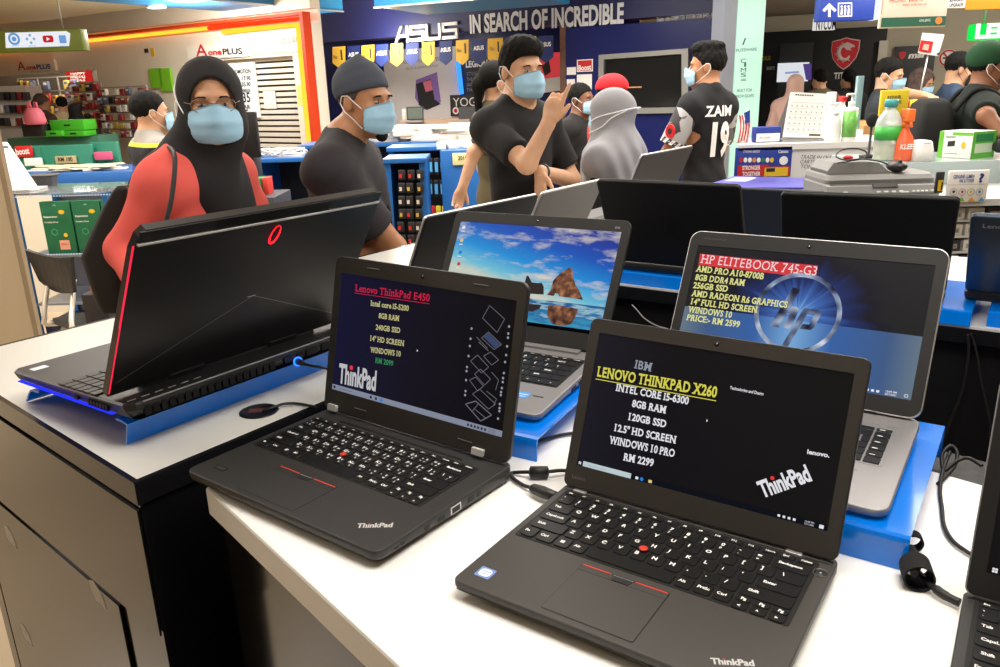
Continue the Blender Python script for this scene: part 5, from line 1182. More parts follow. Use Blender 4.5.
# clear stand with a notice (blank code square left empty)
st_ = thing('sign_stand', 'tilted white sign stand with a printed notice at the far left', 'stand', pY(14, 200, 4.66)); zS = .0; st_.location.z = zt+.0255
def sp_(u, v, Y): return pY(u, v, Y)-Vector(st_.location)
Q = [sp_(-16, 200, 4.66), sp_(41, 197, 4.64), sp_(7, 142, 4.80), sp_(-30, 142, 4.82)]; Q[0].z = Q[1].z = 0
nrm_ = (Q[1]-Q[0]).cross(Q[3]-Q[0]).normalized()*.004
MB().add([*Q, *[q-nrm_ for q in Q]], [(0, 1, 2, 3), (7, 6, 5, 4), (0, 4, 5, 1), (1, 5, 6, 2), (2, 6, 7, 3), (3, 7, 4, 0)]).build('board', S('board_white', 222, 220, 216, .4), st_)
def bil(a, b): return Q[0].lerp(Q[1], a).lerp(Q[3].lerp(Q[2], a), b)+nrm_*.3
mb = MB().m(mat('notice_ink', (.09, .09, .1), .6))
for (a0_, b0_, a1_, b1_) in ((.05, .04, .93, .045), (.05, .29, .93, .295), (.35, .86, .95, .92)): mb.poly([bil(a0_, b0_), bil(a1_, b0_), bil(a1_, b1_), bil(a0_, b1_)])
for k in range(4): mb.poly([bil(.4, .10+k*.035), bil(.88, .10+k*.035), bil(.88, .108+k*.035), bil(.4, .108+k*.035)])
mb.build('print', None, st_)
MB().box(-.14, .0, -.012, .10, .2, 0).build('foot', S('foot_white', 200, 200, 200, .4), st_)
# visitor chair
ch = thing('visitor_chair', 'black plastic chair with bent metal legs in front of the glass showcase', 'chair', pY(65, 300, 3.9)); ch.location.z = 0
I0 = -Vector(ch.location)
def cp(u, v, Y): return pY(u, v, Y)+I0
M_cp = mat('chair_black', (.014, .014, .016), .4); M_cl = S('chair_leg', 196, 190, 178, .35, metal=.3)
def curved(pts_top, pts_bot, th, d):
    n = len(pts_top); vs = []
    for l in (pts_top, pts_bot): vs += list(l)
    for l in (pts_top, pts_bot): vs += [p+d*th for p in l]
    fs = []
    for i in range(n-1): fs += [(i, i+1, n+i+1, n+i), (2*n+i, 3*n+i, 3*n+i+1, 2*n+i+1), (i, 2*n+i, 2*n+i+1, i+1), (n+i, n+i+1, 3*n+i+1, 3*n+i)]
    fs += [(0, n, 3*n, 2*n), (n-1, 3*n-1, 4*n-1, 2*n-1)]
    return MB().add(vs, fs, smooth=False)
T_ = [cp(24+46*t, 249.5+8*t+3*math.sin(t*PI), 3.85-.14*t+.05*math.sin(t*PI)) for t in np.linspace(0, 1, 9)]; B_ = [cp(39+34*t, 281+12*t+5*math.sin(t*PI), 3.88-.14*t+.07*math.sin(t*PI)) for t in np.linspace(0, 1, 9)]
curved(T_, B_, .02, Vector((.5, .85, 0))).build('backrest', M_cp, ch)
zs = .455; s0 = [cp(u, 300, 3.0) for u in (54, 72)]
a_, b_ = cp(50, 306, 3.86), cp(78, 318, 3.66); a_.z = b_.z = zs; c_ = b_+Vector((.27, .26, 0)); d_ = a_+Vector((.27, .26, 0))
MB().prism([(p.x, p.y) for p in (a_, b_, c_, d_)], zs-.03, zs).build('seat', M_cp, ch)
for (t, s_, f_) in ((B_[1], a_, d_), (B_[-2], b_, c_)):
    MB().tube(bez([t+Vector((.02, .035, .06)), t+Vector((.012, .02, 0)), s_+Vector((-.02, -.03, .02)), s_+Vector((-.0, .0, -.03)), f_+Vector((0, 0, -.04)), f_+Vector((.03, .02, -.10)), f_+Vector((.06, .05, -.45))], 6), .013, 8).build('leg', M_cl, ch)
    MB().tube(bez([s_+Vector((.05, .03, -.035)), s_+Vector((-.03, -.03, -.2)), s_+Vector((-.10, -.08, -.45))], 6), .013, 8).build('leg', M_cl, ch)

# ------------------------------------------------------------------ blue cabinets of phone accessories in the middle
M_bc = S('cabinet_blue', 30, 98, 170, .4)
def cabinet(name, label, u0, v0, u1, Y, dep, open_front=True):
    c = thing(name, label, 'cabinet', pY((u0+u1)/2, v0, Y)); z = c.location.z; c.location.z = 0; w = wpx(u0, u1, v0, Y)/2
    if open_front:
        MB().box(-w, 0, 0, -w+.04, dep, z).build('side_panel', M_bc, c); MB().box(w-.04, 0, 0, w, dep, z).build('side_panel', M_bc, c)
        MB().box(-w, dep-.03, 0, w, dep, z).build('back_panel', S('cab_back', 26, 30, 40, .6), c); MB().slab(-w-.01, -.02, w+.01, dep, z, z+.03, .005, .003).build('top', M_bc, c); MB().box(-w, 0, 0, w, dep, .08).build('plinth', M_bc, c)
    else: MB().slab(-w, 0, w, dep, 0, z, .006, .004).build('body', M_bc, c)
    return c, z, w
cA, zA, wA_ = cabinet('display_cabinet', 'blue cabinet front with hanging phone packs behind the capped man', 388, 151, 446, 6.0, .4)
cB, zB, wB = cabinet('display_cabinet', 'lower blue cabinet of red and black packs at the arm of the capped man', 384, 163, 425, 5.2, .35)
cC, zC, wC = cabinet('display_cabinet', 'plain blue cabinet with a price tag behind the olive sleeve', 440, 150, 486, 5.4, .4, False)
o = pbox('price_sign', 452.5, 153, 471, 165, 5.385, .01, S('tag_cream', 226, 220, 160, .6), 'cream price tag on the plain blue cabinet', 'tag'); on_front(o, 'lettering', INK, None, 0, 0, 0, lines=[('2015', (458, 160), (467, 159.5), 4)], ink=INK)
cD, zD, wD = cabinet('display_cabinet', 'long blue counter cabinet behind the headscarf woman with cable heaps', 255, 162, 322, 5.6, .5)
cE, zE, wE = cabinet('display_cabinet', 'far blue counter piled with leaflets before the shop desk', 300, 147, 440, 6.8, .5)
random.seed(5)
for i in range(3):
    for j in range(4):
        u = 422.5+j*5.8; v = 166+i*22; 
        if v > 200: continue
        o = pbox('phone_pack', u, v-8, u+4.6, v+9, 5.98, .015, S('pack_black', 26, 26, 30, .4), 'black phone accessory pack hanging in the blue cabinet', 'packet', 'phone packs in the blue cabinet'); on_front(o, 'blister', S('blister_blue', 80, 160, 214, .3), u+1, v-4, u+3.6, v+6)
for j in range(4): pbox('coloured_pack', 424+j*6, 206, 429+j*6, 219, 5.95, .02, (S('pk_red', 200, 40, 60, .5), S('pk_yel', 226, 200, 50, .5))[j // 2], ('red', 'yellow')[j // 2]+' pack on the lower hooks of the blue cabinet', 'packet', ('red', 'yellow')[j//2]+' packs in the blue cabinet')
for i in range(6):
    for j in range(3):
        u = 397+j*9+random.random()*2; v = 170+i*13; o = pbox('fan_pack', u, v, u+7, v+10, 5.18, .03, pal[1], 'black boxed pack with pale corner in the lower blue cabinet', 'packet', 'black packs in the lower blue cabinet'); on_front(o, 'print', random.choice((PR, pal[2], PR, pal[4])), u+1, v+4, u+3.4, v+8)
for k in range(26):
    u = 372+k*4.6+random.random()*2; p = pY(u, 142, 6.85+.35*random.random()); w = .09+.05*random.random()
    if u > 486: continue
    MB().m(S('leaflet_white', 232, 228, 218, .7)).slab(-w, -.06, w, .06, 0, .015+.03*random.random(), .004, .002).build('leaflet_pile', None, M=Matrix.Translation((p.x, p.y, zE+.031+.047*(k % 3))) @ Matrix.Rotation(random.uniform(-.5, .5), 4, 'Z'), label='white leaflet pile on the far blue counter', cat='leaflets', group='white leaflet piles on the far counter')
for k in range(9):
    u = 442+k*4.6; p = pY(u, 148, 5.5+.2*random.random())
    MB().m(PW).slab(-.03, -.06, .03, .06, 0, .02+.04*random.random(), .004, .002).build('leaflet_pile', None, M=Matrix.Translation((p.x, p.y, zC+.001)) @ Matrix.Rotation(random.uniform(-.6, .6), 4, 'Z'), label='white leaflet pile on the plain blue cabinet', cat='leaflets', group='white leaflet piles on the plain cabinet')
for k in range(5):
    p = pY(243+k*13, 160, 5.75); q = [p+Vector((.07*math.cos(t*2.1+k)+.02*math.sin(t*5), .05*math.sin(t*1.9), .033+zD-p.z+.01+.02*(1+math.sin(t*3+k)))) for t in np.linspace(0, 9, 40)]
    MB().tube(q, .007, 6).build('white_cable', S('cable_white', 226, 222, 214, .5), label='coiled white cable heaped on the long blue counter', cat='cable', group='white cables on the long blue counter')
for k, (u0, u1, c) in enumerate(((276, 301, (214, 208, 196)), (254, 262, (60, 130, 80)), (262.5, 268, (210, 60, 50)), (241, 256, (70, 140, 90)))):
    pbox('goods_box', u0, (157, 178, 178, 180)[k], u1, (164, 197, 196, 200)[k], (5.7, 4.9, 4.9, 4.8)[k], .12, S('goods_%d' % k, *c, .6), ('pale carton on the long blue counter', 'green box in front of the long blue counter', 'thin red box in front of the long blue counter', 'green patterned box beside the headscarf woman')[k], 'box', z0=(zD+.0305 if k == 0 else None))
pbox('goods_table', 257, 197.5, 275, 215, 4.75, .4, S('table_dim', 60, 60, 66, .5), 'dark low table under the green and red boxes', 'table', z0=0)
pb2 = pbox('monitor_back', 233, 112, 257, 158, 4.9, .05, mat('screen_back', (.01, .01, .011), .4), 'dark upright screen between the headscarf woman and the capped man', 'screen', z0=None)
on_front(pb2, 'lettering', PW, None, 0, 0, 0, lines=[('Yo', (234, 138), (242, 137), 6)], ink=S('ink_white2', 210, 210, 210, .5))
pbox('screen_stand', 236, 158.3, 254, 200, 4.9, .2, S('stand_dark', 30, 30, 34, .5), 'dark stand under the upright screen beside the headscarf woman', 'stand', z0=0)

# ------------------------------------------------------------------ right: pillar, dark shops, hanging signs
pp_ = thing('display_pillar', 'pale teal display pillar with small dark print beside the navy wall', 'pillar', pY(746, 100, 6.6)); pp_.location.z = 0
wP = wpx(733, 761, 90, 6.6)/2
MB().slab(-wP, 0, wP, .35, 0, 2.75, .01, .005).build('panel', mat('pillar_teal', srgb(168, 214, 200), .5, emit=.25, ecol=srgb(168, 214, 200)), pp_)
MB().box(-wP-.10, -.01, 0, -wP-.005, .35, 2.75).build('edge_strip', S('edge_alloy', 140, 146, 158, .4, metal=.4), pp_)
pp_M = Matrix.Translation(pp_.location); f = Face(pp_M @ XZ((0, -.002, 0), (1, 0, 0), (0, 0, 1))); mb = MB().m(mat('teal_ink', (.05, .12, .12), .6))
for s, p, q, h in (('PLITEWARE', (736, 52), (757, 50.5), 3), ('BUILT FOR', (737, 92), (752, 91.5), 3), ('NARROW ESCAPES', (732.5, 98), (754, 97), 3)): f.line(mb, s, p, q, h, z=.001)
for v in (63, 67, 72, 77, 82): f.line(mb, {63: 'C', 67: '1', 72: 'M', 77: 'S', 82: '='}[v], (740, v), (746, v-.3), 4, z=.001)
f.line(mb, '/', (742.5, 44.5), (746, 44.3), 6, z=.001, bold=.03); mb.build('print', None, pp_, M=XZ((0, -.002, 0), (1, 0, 0), (0, 0, 1)))
FR = upright(740, 11.5, 1040, 10.0)
m = MB().box(0, 0, -.15, FR.hit(1100, 80)[0], HC_, 0).build('wall_end', S('end_wall', 186, 178, 160, .7), M=FR.M); m['kind'] = 'structure'
M_blk = mat('shop_black', (.011, .011, .013), .4)
wallpanel(FR, 'black_panel', 752, 26, 888, 150, .01, .06, M_blk, label='tall black shop wall carrying the red dragon shield', cat='panel')
fsg = thing('shield_sign', 'red shield sign with a white curling dragon on black wall', 'sign', M=FR.M)
def shield(cx, cy, k, z, n=0): return [(cx+x*k, cy+y*k) for x, y in ((-.5, .44), (-.2, .50), (0, .56), (.2, .50), (.5, .44), (.50, .1), (.42, -.2), (.2, -.48), (0, -.62), (-.2, -.48), (-.42, -.2), (-.50, .1))]
c = FR.hit(845, 53); k = (FR.hit(859, 53)[0]-FR.hit(831, 53)[0])
mb = MB(); mb.m(S('shield_rim', 226, 200, 200, .5)); mb.prism(shield(c[0], c[1], k*1.0, 0), .062, .075); mb.m(mat('shield_red', srgb(168, 26, 36), .5, emit=.25, ecol=srgb(168, 26, 36))); mb.prism(shield(c[0], c[1], k*.93, 0), .075, .085); mb.build('shield', None, fsg)
mb = MB().m(S('dragon_white', 226, 206, 206, .5)); t = np.linspace(.6, 2*PI-.5, 26); mb.tube([(c[0]+k*.24*math.cos(a)*(1.1-.05*a), c[1]+k*.02+k*.27*math.sin(a), .09) for a in t], [k*(.035+.05*math.sin(i/25*PI)) for i in range(26)], 6)
mb.prism([(c[0]+k*x, c[1]+k*y) for x, y in ((-.16, .30), (.06, .38), (.30, .27), (.34, .2), (.16, .18), (.22, .08), (.05, .1), (-.05, .2))], .086, .1)
for a in np.linspace(1.9, 5.2, 6): mb.prism([(c[0]+k*(.25*math.cos(a+d)*r_), c[1]+k*.02+k*.28*math.sin(a+d)*r_) for d, r_ in ((-.12, 1.1), (.12, 1.1), (.1, 1.45))], .086, .098)
mb.build('dragon', None, fsg)
mb = MB().m(PW); FR.line(mb, 'TITAN', (834, 79), (853, 78), 6, z=.09, bold=.03); mb.build('wordmark', None, fsg)
o = wallpanel(FR, 'black_panel', 888, 45, 936, 110, .07, .1, M_blk, label='smaller black sign panel with white letters right of the shield wall', cat='panel'); mb = MB()
c2 = FR.hit(902, 55.5); mb.m(MATS['shield_red']).prism(shield(c2[0], c2[1], k*.24, 0), .1, .11); mb.m(PW); FR.line(mb, 'msi', (907.5, 58.5), (923, 57.5), 5.5, z=.105, bold=.05, shear=.25); mb.build('wordmark', None, o)
wallpanel(FR, 'pale_pillar', 871, 41, 888, 120, .06, .2, S('pale_wall', 206, 200, 190, .6), label='pale pillar between the two black sign walls', cat='pillar')
ns = thing('no_smoking_sign', 'round no smoking sign with red ring on pale wall', 'sign', M=FR.M); c = FR.hit(948, 58); r0 = FR.hit(957, 58)[0]-c[0]; N = 28
mb = MB().m(PW).lathe([(r0*1.05, .01), (r0*1.05, .014), (.001, .014)], N, Matrix.Translation((c[0], c[1], 0)), smooth=False); mb.m(PR); mb.ring([(c[0]+r0*math.cos(2*PI*i/N), c[1]+r0*math.sin(2*PI*i/N)) for i in range(N)], [(c[0]+r0*.8*math.cos(2*PI*i/N), c[1]+r0*.8*math.sin(2*PI*i/N)) for i in range(N)], .014, .02); mb.box(-r0*.85, -r0*.09, .014, r0*.85, r0*.09, .02, M=Matrix.Translation((c[0], c[1], 0)) @ Matrix.Rotation(-PI/4, 4, 'Z')); mb.m(INK); mb.box(-r0*.6, -r0*.1, .0142, r0*.55, r0*.1, .018, M=Matrix.Translation((c[0], c[1], 0))); mb.build('disc', None, ns)
wallpanel(FR, 'dark_screen_stand', 779, 44, 816, 120, .5, .6, mat('stand_black', (.02, .02, .022), .4), label='black stand holding a lit screen in the dark shop', cat='stand')
o = wallpanel(FR, 'lit_screen', 781, 63, 812, 82, .61, .65, EM('tv_white', 226, 230, 236, .95), label='lit white screen with purple edge in the dark shop', cat='screen'); mb = MB().m(EM('tv_purple', 90, 70, 140, .8)); quad_on(Face(FR.M @ Matrix.Translation((0, 0, .655))), mb, [(803, 64), (811.5, 63.5), (811.5, 80), (806, 80)], 0); mb.m(EM('tv_line', 150, 170, 210, .8)); quad_on(Face(FR.M @ Matrix.Translation((0, 0, .655))), mb, [(785, 72), (799, 71), (799, 73), (785, 74)], 0)
mb.build('picture', None, o, M=Matrix.Translation((0, 0, .655)))
mb = MB().m(PY_); FR.line(mb, '(', (760, 52.5), (763, 52), 5, z=.07); FR.line(mb, 'AORUS', (760, 61), (771, 60), 4, z=.07, bold=.03); mb.m(PW); FR.line(mb, 'GIGABYTE', (767, 70), (775, 69.5), 3, z=.07, bold=.03); mb.build('wall_lettering', None, M=FR.M, label='small yellow and white lettering on the black shop wall', cat='lettering')
for (u0, v0, u1, v1, lb) in ((784, 27.5, 806, 32.5, 'long ceiling light panel above the lit screen'), (803, 35.5, 813, 40, 'small ceiling lamp before the shield wall'), (815, 31.5, 832, 35.5, 'amber ceiling lamp strip before the shield wall'), (785, 43, 792, 46, 'tiny ceiling lamp above the screen stand')):
    a, b = pZ(u0, v0, 2.3), pZ(u1, v1, 2.3); o = MB().box(min(a.x, b.x), min(a.y, b.y), 2.3, max(a.x, b.x), max(a.y, b.y), 2.33).build('ceiling_light', EM('lamp_amber', 255, 214, 130, 2) if 'amber' in lb else MATS['lamp_glow'], label=lb, cat='lamp')
o = MB().box(pY(752, 30, 8.2).x, 6.2, 2.331, pY(1040, 30, 8.2).x+2, 11.5, 2.36).build('ceiling_right', S('ceil_grey', 150, 144, 134, .8)); o['kind'] = 'structure'
wv = pbox('letter_sign', 815, 18, 836, 30, 7.8, .06, EM('letter_lit', 235, 232, 228, .9), 'lit white block letters under the blue arrow sign', 'sign'); on_front(wv, 'lettering', INK, None, 0, 0, 0, lines=[('NTCOM', (815.5, 30), (835.5, 29), 11)], ink=M_blk)
# hanging blue arrow sign
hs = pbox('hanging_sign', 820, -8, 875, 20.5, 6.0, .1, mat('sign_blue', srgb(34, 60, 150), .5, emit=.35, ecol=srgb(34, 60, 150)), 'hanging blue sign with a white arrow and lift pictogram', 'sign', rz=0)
f = front(hs); L_ = XZ((0, -.0005, 0), (1, 0, 0), (0, 0, 1)); mb = MB().m(PW)
mb.add([(*f.hit(*p), .002) for p in ((828, 17), (830.5, 17), (830.5, 8.5), (834.5, 12), (836.5, 10), (829.2, 3), (822.3, 10), (824.3, 12), (828, 8.5))], [(0, 1, 2, 8), (3, 4, 5), (7, 5, 6), (2, 3, 5), (8, 5, 7), (2, 5, 8)])
o4 = [f.hit(*p) for p in ((837.8, 17), (852, 16.4), (852, 2.4), (837.8, 2.8))]; i4 = [f.hit(*p) for p in ((839, 15.8), (850.8, 15.3), (850.8, 3.6), (839, 4))]; mb.ring(o4, i4, .001, .002)
for u in (841.6, 845, 848.4):
    x, y = f.hit(u, 6.6); mb.lathe([(.008, .001), (.008, .002), (.0005, .002)], 10, Matrix.Translation((x, y, 0)), smooth=False); a = f.rect(u-1.3, 8.4, u+1.3, 14.6); mb.poly([(a[0], a[1], .002), (a[2], a[1], .002), (a[2], a[3], .002), (a[0], a[3], .002)])
mb.build('pictogram', None, hs, M=L_)
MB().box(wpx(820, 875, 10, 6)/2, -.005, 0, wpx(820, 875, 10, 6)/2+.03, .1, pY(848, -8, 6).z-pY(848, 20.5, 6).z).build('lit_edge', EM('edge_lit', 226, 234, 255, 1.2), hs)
bb = pbox('hanging_banner', 881, -20, 948, 27.5, 5.2, .02, S('banner_cream', 222, 212, 196, .6), 'hanging cream banner with red text above a green strip', 'banner'); f = front(bb); mb = MB()
a = f.rect(880.5, 16, 946, 27.3); mb.m(S('banner_green', 40, 92, 72, .6)).poly([(a[0], a[1], .002), (a[2], a[1], .002), (a[2], a[3], .002), (a[0], a[3], .002)]); mb.m(PR)
for s, p, q, h in (('PROMO', (889, 3), (905, 2), 4), ('mesin anda hari ini', (902, 6), (926, 5), 2.5), ('RM', (908, 2), (922, 1), 3)): f.line(mb, s, p, q, h, z=.004)
a = f.rect(881, -10, 884, 14); mb.poly([(a[0], a[1], .003), (a[2], a[1], .003), (a[2], a[3], .003), (a[0], a[3], .003)]); a = f.rect(945, -10, 948, 14); mb.poly([(a[0], a[1], .003), (a[2], a[1], .003), (a[2], a[3], .003), (a[0], a[3], .003)])
mb.m(PW); f.line(mb, 'ROYAL SERVICE', (919, 22), (930, 21.4), 2.5, z=.004); mb.m(S('seal_orange', 214, 130, 60, .6)); x, y = f.hit(938.5, 20.5); mb.lathe([(.022, .003), (.022, .004), (.001, .004)], 16, Matrix.Translation((x, y, 0)), smooth=False); mb.build('print', None, bb, M=L_)
o = pbox('hanging_sign', 948.3, -20, 967, 8, 6.4, .04, PW, 'small white hanging sign cut by the top edge', 'sign'); on_front(o, 'lettering', INK, None, 0, 0, 0, lines=[('UPGRADE', (949, 7), (963, 6), 3.2), ('SINGLE', (949, 2), (963, 1), 3.2)], ink=INK)
pbox('hanging_sign', 967.3, -20, 1040, 9, 6.4, .04, S('sign_mustard', 200, 150, 40, .6), 'mustard yellow hanging sign at the top right', 'sign')
le = thing('neon_sign', 'glowing green sign with white letters LE at the right edge', 'sign', pY(985, 40, 6.8)); f = Face(Matrix.Translation(le.location) @ XZ((0, -.002, 0), (1, 0, 0), (0, 0, 1)))
a = f.rect(971.5, 22.5, 1020, 40.5); MB().slab(a[0], a[1], a[2], a[3], -.08, 0, .02, .01, M=XZ((0, 0, 0), (1, 0, 0), (0, 0, 1))).build('panel', EM('neon_green', 20, 200, 70, 1.6), le); mb = MB().m(EM('neon_white', 236, 255, 238, 1.6)); f.line(mb, 'LED', (974, 38), (1012, 36.5), 13, z=.004, bold=.05); mb.build('lettering', None, le, M=XZ((0, -.002, 0), (1, 0, 0), (0, 0, 1)))
MB().tube([(.0, .05, a[3]), (.0, .05, HC_-le.location.z)], .01, 6).build('hanger_rod', M_edge, le)
cs = thing('card_sign', 'tilted white card sign with a red picture on a thin post', 'sign', pY(927, 55, 5.65)); I0 = -Vector(cs.location)
def q4(pts, Y): return [pY(u, v, Y)+I0 for u, v in pts]
P = q4(((918.5, 53), (938, 56), (944.5, 34.5), (923, 32.8)), 5.65); MB().add([*P, *[p+Vector((0, .01, 0)) for p in P]], [(0, 1, 2, 3), (7, 6, 5, 4), (0, 4, 5, 1), (1, 5, 6, 2), (2, 6, 7, 3), (3, 7, 4, 0)]).build('card', PW, cs)
mb = MB().m(PR).poly(q4(((918.5, 51), (931, 53), (933.5, 41.5), (921, 40)), 5.645)); mb.m(S('pic_pink', 236, 170, 160, .6)).poly(q4(((922, 49.5), (928, 50.5), (929.5, 44.5), (924, 44)), 5.64)); mb.m(INK).poly(q4(((936.5, 54.5), (939, 55), (939.6, 53), (937.2, 52.6)), 5.645)); mb.build('print', None, cs)
MB().tube([pY(928, 54, 5.665)+I0, Vector((.0, .06, 1.19-cs.location.z))], .006, 6).build('post', M_edge, cs)
# ------------------------------------------------------------------ bodies as one smooth surface
def _cap(P, a, b, ra, rb):
    a, b = np.array(a, float), np.array(b, float); ba = b-a; L2 = max(ba @ ba, 1e-9)
    h = np.clip(((P-a) @ ba)/L2, 0, 1)
    return np.linalg.norm(P-a-h[..., None]*ba, axis=-1)-(ra+(rb-ra)*h)
def _ell(P, c, r, R=None):
    q = P-np.array(c, float)
    if R is not None: q = q @ R
    r = np.array(r, float); k0 = np.linalg.norm(q/r, axis=-1); k1 = np.linalg.norm(q/(r*r), axis=-1)
    return k0*(k0-1)/np.maximum(k1, 1e-6)
def field(prims, h, pad=.03, cut=None):
    """prims: ('c',a,b,ra,rb,k) ('e',c,r,k[,R]) ('se',...) cut away; cut(P) keeps the inside"""
    lo = np.full(3, 1e9); hi = np.full(3, -1e9); bbs = []
    for p in prims:
        if p[0] == 'c':
            a, b, ra, rb = np.array(p[1], float), np.array(p[2], float), p[3], p[4]; l = np.minimum(a-ra, b-rb); u = np.maximum(a+ra, b+rb)
        else: m = max(p[2]); l = np.array(p[1], float)-m; u = np.array(p[1], float)+m
        bbs.append((l, u))
        if p[0][0] != 's': lo = np.minimum(lo, l); hi = np.maximum(hi, u)
    lo -= pad; hi += pad; n = np.ceil((hi-lo)/h).astype(int)+1
    D = np.full(n, 1.0)
    ax = [lo[i]+h*np.arange(n[i]) for i in range(3)]
    for p, (l, u) in zip(prims, bbs):
        k = p[5] if p[0] == 'c' else p[3]
        m = 2.5*k+2.5*h
        i0 = np.clip(np.floor((l-m-lo)/h).astype(int), 0, n); i1 = np.clip(np.ceil((u+m-lo)/h).astype(int)+1, 0, n)
        if np.any(i1 <= i0): continue
        s = tuple(slice(i0[j], i1[j]) for j in range(3))
        P = np.stack(np.meshgrid(*[ax[j][s[j]] for j in range(3)], indexing='ij'), -1)
        d = _cap(P, *p[1:5]) if p[0] == 'c' else _ell(P, p[1], p[2], p[4] if len(p) > 4 else None)
        o = D[s]
        if p[0][0] == 's':
            hh = np.clip(.5-.5*(o+d)/k, 0, 1); D[s] = o*(1-hh)-d*hh+k*hh*(1-hh)
        else:
            hh = np.clip(.5+.5*(o-d)/k, 0, 1); D[s] = d*hh+o*(1-hh)-k*hh*(1-hh)
    if cut is not None:
        P = np.stack(np.meshgrid(*ax, indexing='ij'), -1); D = cut(P, D)
    return D, lo
def surface(D, lo, h):
    """smooth mesh of the zero level"""
    s = D < 0; n = D.shape
    c = sum(s[i:n[0]-1+i, j:n[1]-1+j, k:n[2]-1+k].astype(int) for i in (0, 1) for j in (0, 1) for k in (0, 1))
    act = (c > 0) & (c < 8); idx = np.argwhere(act); num = np.full(act.shape, -1); num[act] = np.arange(len(idx))
    S_ = np.zeros((len(idx), 3)); C_ = np.zeros(len(idx)); I, J, K = idx.T
    for d in range(3):
        o1, o2 = [q for q in range(3) if q != d]
        for a in (0, 1):
            for b in (0, 1):
                p = [0, 0, 0]; p[o1] = a; p[o2] = b; q = list(p); q[d] = 1
                v0 = D[I+p[0], J+p[1], K+p[2]]; v1 = D[I+q[0], J+q[1], K+q[2]]
                m = (v0 < 0) != (v1 < 0); t = np.where(m, v0/np.where(m, v0-v1, 1), 0)
                for e in range(3): S_[:, e] += np.where(m, p[e]+(t if e == d else 0), 0)
                C_ += m
    V = lo+h*(idx+S_/C_[:, None])
    F = []
    for d in range(3):
        o1, o2 = [(1, 2), (2, 0), (0, 1)][d]
        sl0 = [slice(None)]*3; sl1 = [slice(None)]*3; sl0[d] = slice(0, n[d]-1); sl1[d] = slice(1, n[d])
        a, b = s[tuple(sl0)], s[tuple(sl1)]
        for mask, flip in ((a & ~b, False), (~a & b, True)):
            e = np.argwhere(mask)
            e = e[(e[:, o1] > 0) & (e[:, o2] > 0) & (e[:, o1] < n[o1]-1) & (e[:, o2] < n[o2]-1)]
            if not len(e): continue
            q = []
            for da, db in ((1, 1), (0, 1), (0, 0), (1, 0)):
                g = e.copy(); g[:, o1] -= da; g[:, o2] -= db; q.append(num[g[:, 0], g[:, 1], g[:, 2]])
            q = np.stack(q, 1); F.append(q[:, ::-1] if flip else q)
    F = np.concatenate(F); F = F[(F >= 0).all(1)]
    return V, F
def smax(a, b, k):
    h = np.clip(.5+.5*(a-b)/k, 0, 1); return b*(1-h)+a*h+k*h*(1-h)
def solid(name, prims, material, parent=None, h=.008, cut=None, label=None, M=None, smooth=2):
    D, lo = field(prims, h, cut=cut); V, F = surface(D, lo, h)
    me = bpy.data.meshes.new(name); me.vertices.add(len(V)); me.vertices.foreach_set('co', V.ravel()); me.loops.add(F.size); me.polygons.add(len(F))
    me.polygons.foreach_set('loop_start', np.arange(0, F.size, 4)); me.loops.foreach_set('vertex_index', F.ravel()); me.update(calc_edges=True)
    me.polygons.foreach_set('use_smooth', np.ones(len(F), bool)); me.materials.append(material)
    me.validate()
    o = bpy.data.objects.new(name, me); COL.objects.link(o)
    if parent is not None: o.parent = parent
    if M is not None: o.matrix_local = M
    if label: o['label'] = label
    return o

SKIN = {k: mat('skin_'+k, srgb(*c), .5, noise=.06, nscale=25, bump=.06, bscale=300) for k, c in
        {'a': (196, 146, 112), 'b': (180, 128, 92), 'c': (206, 160, 128), 'd': (138, 92, 66), 'e': (120, 80, 58)}.items()}
M_hair = mat('black_hair', (.007, .0065, .006), .8, spec=.2, noise=.5, nscale=90, bump=.9, bscale=300)
M_mask = S('mask_blue', 158, 200, 226, .75, noise=.02, nscale=60); M_maskw = S('mask_strap', 232, 234, 236, .7); M_maskk = mat('mask_black', (.01, .01, .011), .7)
M_eyew = S('eye_white', 160, 150, 142, .3); M_eyed = mat('eye_dark', (.008, .005, .004), .15)
M_black_tee = mat('cloth_black', (.012, .0115, .0125), .85, noise=.25, nscale=14, bump=.3, bscale=500)

